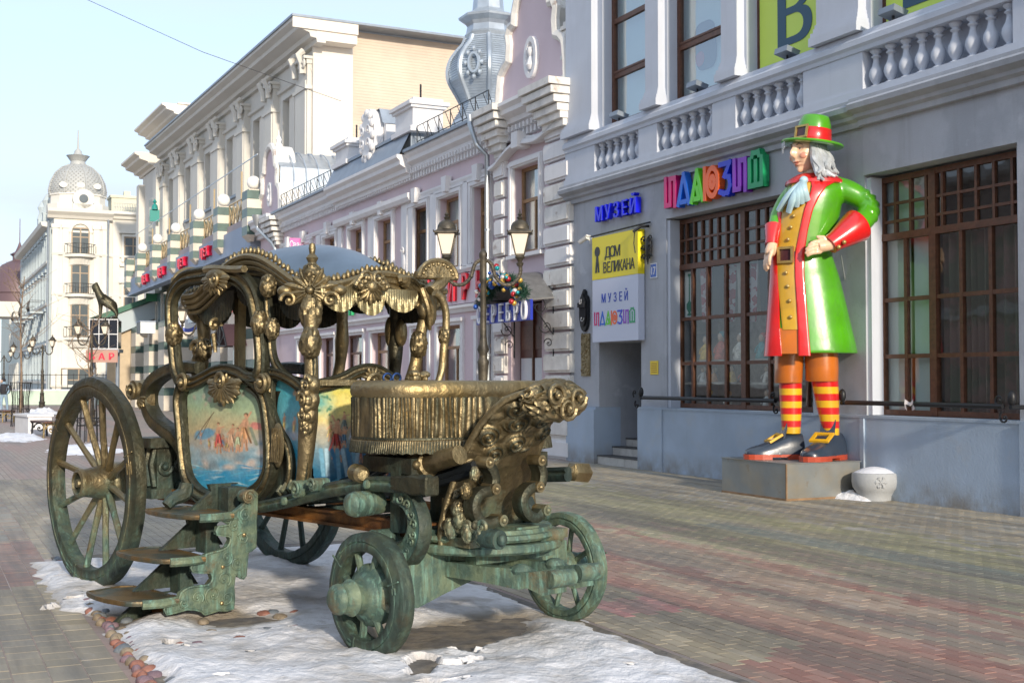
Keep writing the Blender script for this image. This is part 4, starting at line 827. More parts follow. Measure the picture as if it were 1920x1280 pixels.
# silver onion turret
TU = thing('turret', 'silver sheet metal onion turret rising behind the pink building', 'turret', FM, (40.4, -3, 8)); F_ = .0160
def tr(px_r, y): return (px_r * F_, (712 - y) * F_ + 1.7 - 8)
prof = [tr(80, 260), tr(74, 240), tr(66, 222), tr(55, 205), tr(52, 190), tr(60, 175), tr(74, 150), tr(77, 130), tr(72, 110), tr(60, 92), tr(48, 78), tr(43, 66), tr(45, 60), tr(42, 56), tr(40, 44), tr(44, 38), tr(56, 31), tr(57, 27), tr(40, 20), tr(30, 12), tr(28, -10), tr(34, -20), tr(10, -40), tr(2, -70)]
def oct_(prof, n=8): return G().lathe([(r, h + 8) for r, h in prof], (40.4, -3, 0), n=n, sm=False)
oct_(prof).build('dome_skin', M_['tin'], TU)
g = G()
for k in range(len(prof) * 0 + 34):
    y = 222 - k * 4.6; r = np.interp(-y, [-q for q in (260, 240, 222, 205, 190, 175, 150, 130, 110, 92, 78, 66)], [80, 74, 66, 55, 52, 60, 74, 77, 72, 60, 48, 43]); z = (712 - y) * F_ + 1.7
    if y > 66: g.lathe([(r * F_ + .004, z), (r * F_ + .02, z + .012), (r * F_ + .004, z + .03)], (40.4, -3, 0), n=8, sm=False)
g.build('seams', M_['tin'], TU, kind='stuff')
for k in range(8):
    a = 2 * math.pi * (k + .5) / 8; Xv = np.cross((0, 0, 1.0), (0, 0, 1.0)); pts = [(40.4 + r * math.cos(a), -3 + r * math.sin(a), h + 8) for r, h in prof[4:12]]
    G().tube(crom(pts, 3), .075, 6).build('rib', M_['tin'], TU)
for k in (3, 5):
    a = 2 * math.pi * k / 8; c = np.array([40.4 + 1.2 * math.cos(a), -3 + 1.2 * math.sin(a), (712 - 128) * F_ + 1.7]); X = np.array([-math.sin(a), math.cos(a), 0]); Z = np.array([0, 0, 1.0]); Nn = np.array([math.cos(a), math.sin(a), 0]); q = G()
    q.tube([c + .16 * math.cos(b) * X + .28 * math.sin(b) * Z for b in np.linspace(0, 2 * math.pi, 17)[:-1]], .06, 6, closed=True, ref=Nn)
    for b in np.linspace(0, 2 * math.pi, 9)[:-1]: q.ell(c + .26 * math.cos(b) * X + .42 * math.sin(b) * Z, (.07, .07, .09), 6, 5)
    q.build('oval_window', M_['tin'], TU)
# door, awning, signs on the pink building
dr = G(); dr.box(30.9, 32.4, -.3, -.22, 0, 3.45); dd = dr.build('door', mat('dark_red_brown_door', (.10, .03, .02), .45, var=.2, scale=8), PK)
for a in (30.98, 31.7): G().box(a, a + .6, -.219, -.19, .3, 2.2).build('door_glass', paint('milky_glass', (.50, .52, .56), .25), dd); G().box(a, a + .6, -.219, -.2, 2.4, 2.95).build('door_panel', M_['wood'], dd)
G().box(31.62, 31.68, -.22, -.16, 0, 3.4).build('door_post', M_['wood'], dd)
q = thing('awning', 'arched corrugated canopy on iron scroll brackets over the silver shop door', 'canopy', FM, (31.6, .5, 3.8)); sh = mat('weathered_awning_sheet', (.20, .20, .20), .4, .4, var=.2, scale=6)
ar, az_ = tz(1050, 558, 0)[0], 3.50; al = tz(968, 572, 0)[0]; arc = [(lerp(ar, al, k / 12), az_ + .62 * math.sin(math.pi * (k) / 12)) for k in range(13)]
g = G(); g.loft([[(a, .04, z), (a, 1.05, z - .10), (a, 1.05, z - .13), (a, .04, z - .03)] for a, z in arc], sm=False); g.build('sheet', sh, q)
g = G(); g.tube([(a, 1.05, z - .08) for a, z in arc], .03, 6); g.build('rim', M_['steel'], q)
for t in (ar + .12, al - .1):
    g = G(); g.tube([(t, .1, 3.55), (t, .1, 2.2)], .02, 5); g.tube([(t, .1, 3.5), (t, 1.0, 3.52)], .02, 5); g.spiral((t, .45, 3.28), (0, 1, 0), (0, 0, 1), (1, 0, 0), .22, 1.5, .014); g.spiral((t, .28, 2.85), (0, 1, 0), (0, 0, 1), (1, 0, 0), .16, 1.3, .014, -1); g.spiral((t, .22, 2.5), (0, 1, 0), (0, 0, 1), (1, 0, 0), .11, 1.3, .014); g.tube([(t, .12, 2.7), (t, .6, 3.3), (t, .98, 3.5)], .014, 5); g.build('bracket', M_['iron'], q)
g = G()
for k in range(6): g.spiral((lerp(ar, al, (k + .7) / 6.4), 1.02, az_ - .14 + .5 * math.sin(math.pi * (k + .7) / 6.4)), (1, 0, 0), (0, 0, 1), (0, 1, 0), .13, 1.3, .012, 1 if k % 2 else -1)
g.build('front_scrolls', M_['iron'], q)
RS = thing('shop_sign', 'red raised letters of the souvenir shop on the pink wall', 'sign', FM, (36.5, .1, 4)); G().box(33.35, 40.9, .0, .05, 3.64, 4.40).build('board', mat('pale_pink_board', (.66, .56, .60), .7), RS)
rl = paint('red_letter', (.60, .02, .04), .35); word('СУВЕНИРЫ', rl, RS, 40.6, 33.4, 3.72, .92, .10, .05, .72, .02)
GS = thing('shop_sign', 'green raised letters on the pink wall seen through the carriage', 'sign', FM, (44.5, .1, 4)); word('РУССКИЙ ЛЁН', paint('green_letter', (.01, .38, .13), .4), GS, 48.9, 41.2, 3.75, .78, .08, .05, .7, .015)
BS = thing('shop_sign', 'white letters СЕРЕБРО on a deep blue board by the canopy', 'sign', FM, (32.9, .2, 3.3)); sx0, sx1 = tz(893, 590, .95)[0], tz(990, 590, .95)[0]; bz0, bz1 = tz(985, 600, .95)[1], tz(985, 566, .95)[1]
G().box(sx1 - .05, sx0 + .05, .86, .92, bz0, bz1 + .05).build('board', paint('blue_board', (.01, .03, .38), .4), BS); word('СЕРЕБРО', paint('white_letter', (.75, .76, .8), .4), BS, sx0, sx1, bz0 + .02, (bz1 - bz0) * 1.42, .95, .03, .62, .012); G().tube([(sx0, .0, bz1), (sx0, .9, bz1)], .02, 5).build('arm', M_['iron'], BS)
GL = thing('christmas_garland', 'bauble covered Christmas garland above the blue silver shop sign', 'garland', FM, (33, .6, 3.8)); g = G(); fir = mat('fir_green', (.01, .05, .03), .7)
gl0, gl1 = tz(905, 560, 1.15)[0], tz(985, 560, 1.15)[0]; cg = [(lerp(gl0, gl1, k / 40), 1.12 + .08 * math.sin(k), bz1 + .1 + .42 * math.sin(math.pi * k / 40)) for k in range(41)]
for c in cg:
    for j in range(26):
        d = np.array([random.gauss(0, 1) for _ in range(3)]); d /= np.linalg.norm(d); g.tube([np.array(c), np.array(c) + d * random.uniform(.1, .22)], [.014, .003], 3, caps=False)
g.build('fir_twigs', fir, GL, kind='stuff')
for k in range(58):
    c = random.choice(cg); m = random.choice(['gold', 'teal', 'white', 'red', 'blue']); mm = M_.setdefault('bb' + m, paint(m + '_bauble', dict(gold=(.6, .38, .08), teal=(.02, .32, .35), white=(.65, .62, .6), red=(.45, .03, .04), blue=(.03, .1, .4))[m], .2, metal=.4)); r = random.uniform(.035, .075)
    G().ell((c[0] + random.gauss(0, .1), c[1] + .12 + random.uniform(0, .1), c[2] + random.gauss(0, .12)), (r, r, r), 10, 7).build('bauble', mm, GL)
WS = thing('projecting_sign', 'pink projecting sign board on the far end of the pink building', 'sign', FM, (50, .9, 6.3)); wp = paint('pink_sign', (.62, .16, .42), .5)
p1 = FM.px(543, 446, 0, 49.6); p2 = FM.px(596, 474, 0, 49.6)
G().box(49.56, 49.64, p2[1], p1[1], 5.95, p1[2]).build('board', wp, WS)
for i, (wd_, zz) in enumerate((('Свадебный', p1[2] - .36), ('салон', p1[2] - .68))):
    L_ = abs(p1[1] - p2[1]); n = len(wd_); m = paint('sign_white', (.8, .75, .78), .5)
    for k, ch in enumerate(wd_):
        f_ = (k + .5) / n * (1 if i == 0 else .6) + (0 if i == 0 else .2); ob = letter(ch, m, WS, 49.555, zz, .36, p1[1] + (p2[1] - p1[1]) * f_, .003, sx=.62, fr_rot=(math.pi / 2, 0, -math.pi / 2))
G().tube([(49.6, 0, 6.3), (49.6, p1[1], 6.3)], .02, 5).build('arm', M_['iron'], WS)
def drainpipe(pts, label, r=.065, funnel=True):
    q = thing('drainpipe', label, 'drainpipe', FM, (pts[0][0], 0, 0)); g = G(); g.tube(pts, r, 10); g.build('pipe', M_['steel'], q)
    if funnel: G().lathe([(r, -.3), (r * 2.4, 0), (r * 2.6, .12)], pts[0], n=10).build('funnel', M_['steel'], q)
    for z in np.arange(.8, pts[-2][2], 1.5): G().lathe([(r + .004, -.03), (r + .015, -.02), (r + .015, .02), (r + .004, .03)], (pts[-1][0], pts[-1][1], z), n=10).build('clamp', M_['steel'], q)
drainpipe([(33.75, .5, 8.12), (33.72, .5, 7.9), (33.45, .45, 7.35), (33.38, .2, 7.1), (33.38, .18, .3)], 'shiny tall drainpipe by the rusticated strip of the pink building', funnel=False)
drainpipe([(54.3, .62, 8.0), (54.3, .6, 7.6), (53.2, .3, 6.95), (53.1, .2, 6.7), (53.1, .2, .3)], 'drainpipe with funnel at the far end of the pink building', .08)
# ================================================================== BEIGE ORDERED BUILDING
FB = Frame((-8.7, 54), math.atan2(.893, -.45))      # x away along its front, y towards the street
BB = thing('beige_building', 'large cream building with giant pilasters, deep cornice and blank brick end wall', 'building', FB, (15, 0, 0))
NI = [(1.86, 4.15), (6.85, 9.3), (12.0, 14.7), (17.2, 19.7), (22.2, 24.9), (27.4, 29.8)]
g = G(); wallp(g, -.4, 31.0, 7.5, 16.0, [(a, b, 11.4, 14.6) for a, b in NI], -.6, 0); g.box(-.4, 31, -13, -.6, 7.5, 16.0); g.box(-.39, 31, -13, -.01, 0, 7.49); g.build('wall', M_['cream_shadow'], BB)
g = G(); g.box(-.55, -.402, -1.7, .1, 5, 16.2); g.build('corner_pier', M_['cream'], BB)
g = G()
# yellow brick end wall, courses as geometry in coarse rows
g.box(-.5, -.401, -13.2, -1.7, 5, 16.9); g.build('end_wall', M_['brickwall'], BB)
g = G()
for k in range(64):
    z = 8.6 + k * .13; g.box(-.512, -.50, -13.2, -1.72, z, z + .10)
g.build('brick_courses', M_['brickwall'], BB, kind='stuff')
G().box(-.53, -.3, -13.3, -1.5, 16.9, 16.96).build('parapet_cap', M_['tin'], BB)
g = G(); mold(g, -1.35, 31.5, corn(16.0, .95, 1.25)); g.build('cornice', M_['cream_shadow'], BB)
g = G(); g.box(-1.36, -.56, -1.6, .2, 16.1, 16.9); g.box(-1.45, -1.36, -1.62, 1.28, 16.5, 16.96); g.build('cornice_return', M_['cream'], BB)
G().box(-1.5, 31.6, -13, 1.32, 16.951, 17.05).build('roof_edge', M_['tin_dark'], BB)
PL = [(-.35, 1.35), (4.9, 6.4), (10.1, 11.6), (15.3, 16.9), (20.1, 21.8), (25.3, 27.0), (30.0, 31.3)]
for a, b in PL:
    g = G(); g.box(a, b, 0.0, .30, 7.5, 15.3); g.box(a + .12, b - .12, .30, .36, 7.5, 14.6)
    g.box(a - .08, b + .08, 0.0, .42, 14.2, 14.36); g.box(a - .12, b + .12, 0, .5, 15.5, 15.62); g.box(a - .05, b + .05, 0, .35, 15.3, 15.5)
    for s in (0, 1): c = (a + .1, b - .1)[s]; g.spiral((c, .45, 15.35), (1, 0, 0), (0, 0, 1), (0, 1, 0), .26, 1.2, .07, 1 if s else -1, n=6)
    g.tube([(a + .3, .4, 15.9), (a + .3, .62, 15.7), (a + .3, .45, 15.35), (a + .3, .42, 14.9)], .16, 6); g.tube([(b - .3, .4, 15.9), (b - .3, .62, 15.7), (b - .3, .45, 15.35), (b - .3, .42, 14.9)], .16, 6)
    g.build('pilaster', M_['cream_shadow'], BB)
    G().box(a + (.02 if True else 0) - .021, a - .001 + .02, 0, .301, 7.5, 14.2)
for a, b in NI:
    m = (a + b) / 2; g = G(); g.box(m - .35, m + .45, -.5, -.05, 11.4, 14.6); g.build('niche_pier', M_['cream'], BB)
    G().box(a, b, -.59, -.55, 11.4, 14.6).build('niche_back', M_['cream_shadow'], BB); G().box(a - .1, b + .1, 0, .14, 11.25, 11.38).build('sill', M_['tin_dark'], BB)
    q = G(); rim(q, a, b, 11.4, 14.6, .2, 0, .06, bottom=False); q.build('niche_surround', M_['cream_shadow'], BB)
g = G(); mold(g, -.4, 31, [(0, 14.95), (.12, 14.98), (.16, 15.1), (0, 15.12)]); g.build('string_course', M_['cream_shadow'], BB)
# far tower wings of the same building
g = G(); g.box(31, 38, -4, .2, 4, 15.9); g.box(37.3, 38.2, .2, .6, 7, 15.3); g.box(31.2, 32.2, .2, .6, 7, 15.3); g.build('tower_wall', M_['cream_shadow'], BB)
g = G(); mold(g, 33.9, 39.3, corn(16.0, 1.0, 1.5)); g.build('tower_cornice', M_['cream'], BB)
g = G(); g.box(30.3, 37.5, -6, -.6, 17, 19.0); g.build('upper_storey', M_['cream'], BB); g = G(); mold(g, 29.0, 38.8, corn(18.6, .8, 1.3, -.6)); g.box(28.9, 38.9, -7, -.3, 19.41, 19.5); g.box(29.05, 30.3, -5.5, -.7, 18.8, 19.4); g.build('upper_cornice', M_['cream'], BB)
G().box(33, 35.5, .21, .26, 11, 14).build('window', mat('blue_reflective_window', (.16, .26, .30), .1, spec=.9), BB)
_g = FB.px(290, 415, 1, .8); q = thing('green_sign', 'small green pharmacy style emblem sign high on the far tower of the cream building', 'sign', FB, (_g[0], .8, _g[2])); tg = paint('teal_paint', (.02, .25, .22), .5); G().box(_g[0], _g[0] + .1, .5, 1.1, _g[2], _g[2] + .75).build('board', tg, q); G().lathe([(.22, 0), (.18, .25), (.06, .4), (.14, .5), (.0, .7)], (_g[0], .8, _g[2] + .76), n=8).build('emblem', tg, q)
# ================================================================== TERRACE WITH GLOBES, SHOPS BELOW
TE = thing('shop_terrace', 'low striped shop front with roof terrace in front of the cream building', 'building', FM, (72, 0, 0))
fas = mat('grey_blue_fascia', (.30, .36, .46), .6, var=.06, scale=.6); mauve = mat('mauve_fascia', (.42, .35, .35), .7); ctile = mat('cream_tile', (.60, .54, .45), .5, var=.08, scale=2); gtile = mat('dark_green_tile', (.065, .12, .105), .4, var=.2, scale=3)
g = G(); g.box(56.5, 89, -.2, .35, 7.15, 8.1); g.build('fascia', fas, TE); G().box(56.5, 89, -.1, .2, 8.1, 8.45).build('coping', mauve, TE); G().box(56.5, 89, -4, -.1, 7.9, 8.1).build('roof_slab', fas, TE)
G().box(56.5, 89, -.1, .42, 7.05, 7.149).build('fascia_edge', fas, TE)
back = mat('shopfront_blue_glass', (.10, .15, .17), .08, spec=1.0, col2=(.22, .27, .28), mixlo=.45, mixhi=.6, mscale=.5)
G().box(56.5, 89, -1.3, -1.2, 0, 7.1).build('shopfront_glass', back, TE); 
PT = [56.4, 61.9, 67.3, 73.3, 78.9, 84.2, 88.6]
for t in PT:
    g = G(); q = G(); z = 7.55; k = 0
    while z < 9.35:
        (q if k % 2 == 0 else g).box(t - .45, t + .45, -.2, .62 if z < 9 else .55, z, z + .36 if z < 9 else 9.4); z += .36; k += 1
    g.loft([[(t - .45, .3, 7.55), (t + .45, .3, 7.55), (t + .45, .62, 7.55), (t - .45, .62, 7.55)], [(t - .3, .3, 7.3), (t + .3, .3, 7.3), (t + .3, .4, 7.3), (t - .3, .4, 7.3)]], sm=False)
    g.build('pier', ctile, TE); q.build('pier_band', gtile, TE)
    if t < 88: gl = thing('globe_lamp', 'white globe lamp on a striped terrace pier', 'lamp', FM, (t, .2, 9.4), 'globe lamps on the terrace piers'); gl['label'] = 'white globe lamp, %s from the pink building along the terrace' % ('first', 'second', 'third', 'fourth', 'fifth', 'sixth')[PT.index(t)]; G().ell((t, .25, 9.72), (.28, .28, .28), 16, 10).build('globe', paint('opal_globe', (.85, .83, .78), .25), gl); G().lathe([(.2, 9.38), (.12, 9.46)], (t, .25, 0), n=10).build('collar', M_['iron'], gl)
brass = mat('brassy_rail', (.55, .42, .24), .4, .3)
for a, b in zip(PT, PT[1:]):
    a += .5; b -= .5; n = 6
    for k in range(n):
        x0, x1 = a + (b - a) * k / n, a + (b - a) * (k + 1) / n; q = G()
        q.tube([(x0, .1, 8.5), (x1, .1, 9.3)], .04, 4); q.tube([(x0, .1, 9.3), (x1, .1, 8.5)], .04, 4); q.tube([(x1, .1, 8.45), (x1, .1, 9.4)], .035, 4); q.build('lattice', brass, TE)
    G().tube([(a, .1, 9.42), (b, .1, 9.42)], .04, 5).build('top_rail', brass, TE)
    m = (a + b) / 2; G().tube([(m, .1, 9.4), (m, .1, 10.6)], .04, 5).build('mast', brass, TE)
G().tube([(56.4, .1, 10.9), (88.6, .1, 10.9)], .025, 4).build('wire', M_['steel'], TE)
rl2 = paint('red_letter', (.70, .015, .06), .4)
for t, lb in ((64.6, 'nearest'), (70.3, 'second nearest'), (76.2, 'third nearest'), (81.6, 'farthest')):
    q = thing('red_sign', 'red raised letters on the terrace fascia, %s of the four' % lb, 'sign', FM, (t, .4, 7.6), 'red signs along the terrace fascia'); word('ЦЕХ', rl2, q, t + 1.1, t - .9, 7.42, .62, .45, .12, 1.05, .03)
# striped columns and shopfronts at street level
for k, t in enumerate((57.2, 60.0, 63.4, 67.5, 72.5, 77.5, 82.5, 87.5)):
    hw = .95; z = 0; j = 0; w1 = .25
    while z < 5.0:
        h = .85 if j % 2 == 0 else .42; G().box(t - hw, t + hw, -1.1, w1 + random.uniform(-.005, .005), z, min(z + h, 5.0) - .012).build('tile_band', ctile if j % 2 == 0 else gtile, TE); z += h; j += 1
    if k % 2 == 0: G().ell((t, .3, 4.55), (.35, .4, .35), 10, 7).build('round_lamp', ctile, TE)
g = G()
for t in np.arange(57, 89, 2.05): g.box(t - .05, t + .05, -1.19, -1.1, 0, 7.1)
for z in (2.6, 5.05): g.box(56.5, 89, -1.19, -1.12, z, z + .1)
g.build('shopfront_frames', M_['steel'], TE, kind='stuff')
for t, m, z, lb in ((66.5, paint('blue_sign_glass', (.05, .09, .45), .4), 4.6, 'round blue and white shop sign on the striped shop front'), (59.6, paint('red_white_sign', (.5, .1, .12), .4), 4.9, 'round red and white shop sign on the striped shop front seen through the carriage door')):
    q = thing('round_sign', lb, 'sign', FM, (t, .9, z)); G().lathe([(.62, 0), (.62, .12)], (t + .6, .8, z), ax=(-1, .2, 0), n=20, sm=False).build('disc', m, q); G().lathe([(.44, .12), (.44, .135)], (t + .6, .8, z), ax=(-1, .2, 0), n=20, sm=False).build('centre', paint('sign_white', (.7, .72, .75), .4), q); G().tube([(t + .55, 0, z), (t + .55, .5, z)], .03, 5).build('arm', M_['iron'], q)
g = G()
for t in (64.8, 74.6, 80): g.box(t - .7, t + .7, .1, .9, 4.35, 4.95)
for t, lb in ((64.8, 'nearer'), (80, 'farther')):
    q = thing('box_awning', 'grey box shaped projecting sign on the striped columns, %s one' % lb, 'sign', FM, (t, .5, 4.4)); G().box(t - .7, t + .7, .26, 1.1, 4.35, 5.0).build('box', M_['steel'], q); G().box(t - .74, t + .74, .25, 1.14, 5.0, 5.06).build('cap', fas, q)
q = thing('round_canopy', 'dark half round canopy over a doorway of the striped shop front', 'canopy', FM, (58.8, .4, 3.3)); arc = [(57.3 + 2.6 * k / 12, 3.1 + .95 * math.sin(math.pi * k / 12)) for k in range(13)]
g = G(); g.loft([[(a, 0.26, z), (a, 1.1, z)] for a, z in arc], closed=False, caps=False); g.build('sheet', paint('maroon_canopy', (.06, .03, .035), .6), q); g = G()
for k in range(7): g.tube([(58.6, 1.12, 3.12), arc[k * 2] and (arc[k * 2][0], 1.12, arc[k * 2][1])], .025, 4)
g.tube([(a, 1.12, z) for a, z in arc], .04, 4); g.build('ribs', M_['iron'], q)
G().box(57.5, 59.7, .26, .3, 0, 3.0).build('door', mat('blue_grey_door_glass', (.18, .24, .28), .15), q)
# ================================================================== DOMED WHITE BUILDING AT THE BEND
FD = Frame((-33.5, 96), R(25.4)); OFFW = mat('warm_white_stucco', (.68, .66, .60), .85, var=.05, scale=.5); BLW = mat('cool_shaded_white_stucco', (.42, .48, .50), .85, var=.05, scale=.5)  # second white is the first with the street side's shade mixed in
DB = thing('domed_building', 'ornate white corner building with ribbed grey dome, spire and balconies', 'building', FD, (2, 6, 0))
GLS = mat('distant_window_glass', (.10, .12, .13), .12, spec=.9); WF = mat('tan_window_frame', (.34, .26, .18), .6)
def farwin(par, a, b, z0, z1, y=-.02, arch=False, frame=WF, ax=0, split=True):
    def BX(p, q, r, s_, u, v): 
        return G().box(p, q, r, s_, u, v) if ax == 0 else G().box(r, s_, p, q, u, v)
    s = G()
    def add(p, q, r, s_, u, v): (s.box(p, q, r, s_, u, v) if ax == 0 else s.box(r, s_, p, q, u, v))
    e = .1; add(a, a + e, y - .06, y, z0, z1); add(b - e, b, y - .06, y, z0, z1); add(a + e, b - e, y - .06, y, z1 - e, z1); add(a + e, b - e, y - .06, y, z0, z0 + e)
    if split: add((a + b) / 2 - .05, (a + b) / 2 + .05, y - .05, y, z0 + e, z1 - e); add(a + e, b - e, y - .045, y, z0 + (z1 - z0) * .62, z0 + (z1 - z0) * .62 + .08)
    f = s.build('window', frame, par); BX(a + .02, b - .02, y - .03, y - .01, z0 + .02, z1 - .02).build('pane', GLS, f); return f
g = G()
DW = [(3.6, 5.0), (7.0, 8.6)]
g.box(-1.6, 2.3, .0, 8, 0, 14.0); g.box(2.3, 14, .35, 12, 0, 14.2); g.build('wall', OFFW, DB)
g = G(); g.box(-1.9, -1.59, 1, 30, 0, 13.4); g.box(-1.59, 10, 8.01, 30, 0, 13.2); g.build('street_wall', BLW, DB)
g = G(); mold(g, -2.1, 2.7, [(0.1, 14.0), (-.15, 14.05), (-.3, 14.25), (-.65, 14.5), (-.7, 14.75), (.1, 14.76)]); mold(g, 2.71, 14, [(.45, 14.2), (.15, 14.25), (.05, 14.45), (-.25, 14.6), (-.25, 14.8), (.45, 14.81)])
for z in (11.2, 8.1, 4.6, 1.1): mold(g, -1.75, 2.4, [(0.05, z), (-.18, z + .05), (-.22, z + .22), (.05, z + .24)]); mold(g, 2.41, 14, [(.4, z), (.2, z + .05), (.18, z + .22), (.4, z + .24)])
g.prism([(0, 0), (-.5, .1), (-.6, .4), (0, .42)], lambda a, b, c: (-1.9 + a, c, 13.4 + b), .8, 30); 
for z in (10.6, 7.4, 4.3, 1.4): g.prism([(0, 0), (-.15, .03), (-.18, .2), (0, .22)], lambda a, b, c: (-1.9 + a, c, z + b), .8, 30)
g.build('cornice', OFFW, DB)
for x in (-1.5, -.75, 1.5, 2.15): g = G(); g.box(x - .22, x + .22, -.14, 0, 1.3, 13.6); g.box(x - .3, x + .3, -.2, 0, 13.3, 13.6); g.build('pilaster', OFFW, DB)
for x in (3.0, 5.7, 9.6, 11): G().box(x - .25, x + .25, .2, .35, 1.3, 14.0).build('pilaster', OFFW, DB)
for z0, z1 in ((11.35, 13.2), (8.3, 10.6), (5.0, 7.4)):
    farwin(DB, -.35, 1.0, z0, z1 + .2, -.05)
    q = G(); q.loft([[(-.9 + 2.4 * k / 8, -.05, z0 - .25), (-.9 + 2.4 * k / 8, -.05 - .85 * math.sin(math.pi * k / 8) - .1, z0 - .25), (-.9 + 2.4 * k / 8, -.05 - .85 * math.sin(math.pi * k / 8) - .1, z0 - .05), (-.9 + 2.4 * k / 8, -.05, z0 - .05)] for k in range(9)], sm=False)
    q.loft([[(-.5 + 1.6 * k / 6, -.04, z0 - .9), (-.5 + 1.6 * k / 6, -.05 - .3 * math.sin(math.pi * k / 6), z0 - .8), (-.5 + 1.6 * k / 6, -.05 - .6 * math.sin(math.pi * k / 6), z0 - .26), (-.5 + 1.6 * k / 6, -.04, z0 - .26)] for k in range(7)], sm=False); q.build('balcony', OFFW, DB)
    q = G(); pts = [(-.85 + 2.3 * k / 12, -.1 - .85 * math.sin(math.pi * k / 12)) for k in range(13)]
    for zz in (0, .75): q.tube([(x, y, z0 + zz) for x, y in pts], .03, 4)
    for x, y in pts: q.tube([(x, y - .05, z0), (x, y - .12, z0 + .3), (x, y, z0 + .75)], .022, 4)
    q.build('balcony_rail', M_['iron'], DB)
q = G(); rim(q, -.35, 1.0, 11.35, 13.0, .15, -.1, 0, bottom=False); q.sweep([(.325 + .8 * math.cos(a), -.05, 13.0 + .8 * math.sin(a)) for a in np.linspace(0, math.pi, 9)], [(-.12, 0), (-.12, .12), (.12, .12), (.12, 0)], (0, -1, 0), sm=False); q.build('arch_surround', OFFW, DB)
for a, b in DW:
    for z0, z1 in ((10.9, 12.9), (6.9, 9.0), (3.4, 5.4)):
        farwin(DB, a, b, z0, z1, .30); q = G(); rim(q, a, b, z0, z1, .18, .2, .34, bottom=False); q.box(a - .4, b + .4, .1, .34, z1 + .25, z1 + .42); q.prism([(a - .4, z1 + .42), (b + .4, z1 + .42), ((a + b) / 2, z1 + .95)], lambda x, z, c: (x, c, z), .12, .34); q.box(a - .3, b + .3, .12, .34, z0 - .35, z0 - .19); q.build('window_surround', OFFW, DB)
for k in range(9):
    y0 = 2.2 + k * 2.9
    for z0, z1 in ((10.9, 12.8), (7.7, 9.9), (4.7, 6.9), (1.7, 3.9)):
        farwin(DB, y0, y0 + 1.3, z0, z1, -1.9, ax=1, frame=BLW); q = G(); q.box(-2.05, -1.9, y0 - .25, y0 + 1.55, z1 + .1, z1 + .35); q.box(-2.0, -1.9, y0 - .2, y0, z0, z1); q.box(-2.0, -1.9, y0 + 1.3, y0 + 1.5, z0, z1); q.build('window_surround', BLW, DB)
farwin(DB, -1.0, 1.6, .1, 2.6, -.08, frame=WF)
_zs = lambda z: 14.75 + (z - 14.75) * .80
_b4 = set(bpy.data.objects)
domem = mat('ribbed_grey_dome', (.40, .41, .40), .6, .1, var=.06, scale=1.5)
q = G(); q.lathe([(2.35, 14.75), (2.35, 15.5), (2.1, 15.55), (2.1, 16.3), (2.2, 16.35), (2.2, 16.5)], (.35, 2.4, 0), n=12, sm=False); q.build('drum', OFFW, DB)
q = G(); q.lathe([(2.12, 16.5), (2.15, 17.0), (2.02, 17.8), (1.7, 18.6), (1.2, 19.2), (.62, 19.55), (.55, 19.9), (.62, 20.0), (.85, 20.6), (.9, 20.65), (.45, 20.75), (.3, 21.1), (.28, 21.4), (.1, 21.8), (.05, 24.6)], (.35, 2.4, 0), n=24); q.build('dome', domem, DB)
for k in range(8):
    a = 2 * math.pi * k / 8 + .2; q = G(); q.tube([(.35 + r * math.cos(a), 2.4 + r * math.sin(a), z) for r, z in ((2.14, 16.5), (2.17, 17), (2.04, 17.8), (1.72, 18.6), (1.22, 19.2), (.64, 19.55))], .09, 5); q.build('dome_rib', domem, DB)
q = G()
for k in range(14):
    for j in range(36):
        z = 16.6 + k * .2; r = np.interp(z, [16.5, 17, 17.8, 18.6, 19.2], [2.14, 2.17, 2.04, 1.72, 1.22]); a = 2 * math.pi * (j + .5 * (k % 2)) / 36; q.ell((.35 + r * math.cos(a), 2.4 + r * math.sin(a), z), (.07, .07, .09), 4, 2)
q.build('dome_scales', domem, DB, kind='stuff')
for x in (-.9, .35, 1.6):
    q = G(); q.lathe([(.3, 0), (.3, .1)], (x, .35 if x == .35 else .6, 17.2), ax=(0, -1, .3), n=12, sm=False); q.build('dome_medallion', OFFW, DB)
for _o in set(bpy.data.objects) - _b4:            # squat dome
    for _v in _o.data.vertices: _v.co.z = _zs(_v.co.z) - (max(0, _zs(_v.co.z) - 19.0) * .35)
q = G(); q.box(-.3, 1.3, -.35, .3, 14.78, 15.2); q.prism([(.8 * math.cos(a) + .5, 15.6 + .75 * math.sin(a)) for a in np.linspace(0, 2 * math.pi, 18, endpoint=False)], lambda x, z, c: (x, c, z), -.35, .2); q.build('dormer', OFFW, DB); G().lathe([(.34, 0), (.34, .03)], (.5, -.36, 15.6), ax=(0, -1, 0), n=14, sm=False).build('oculus', GLS, DB)
g = G()
for k in range(60):
    x = 2.9 + k * .19; g.tube([(x, .4, 14.82), (x + .06, .4, 15.1), (x, .4, 15.45)], .02, 3)
for z in (14.85, 15.2, 15.5): g.tube([(2.8, .4, z), (14, .4, z)], .02, 3)
g.build('roof_rail', mat('pale_iron_lace', (.30, .33, .38), .6), DB, kind='stuff')
g = G(); g.box(3.0, 5.4, 3, 5, 14.8, 16.3); g.box(2.9, 5.5, 2.9, 5.1, 16.3, 16.5); g.box(4, 4.5, 3.2, 3.7, 16.5, 16.9); g.build('chimney', mat('cream_chimney', (.60, .58, .46), .8), DB)
for x, y in ((2.35, -.05), (-1.95, .7)): g = G(); g.tube([(x, y, 14.2), (x, y - .25, 13.7), (x, y - .1, 13.2), (x, y - .1, .3)], .09, 6); g.build('downpipe', M_['tin_dark'], DB)
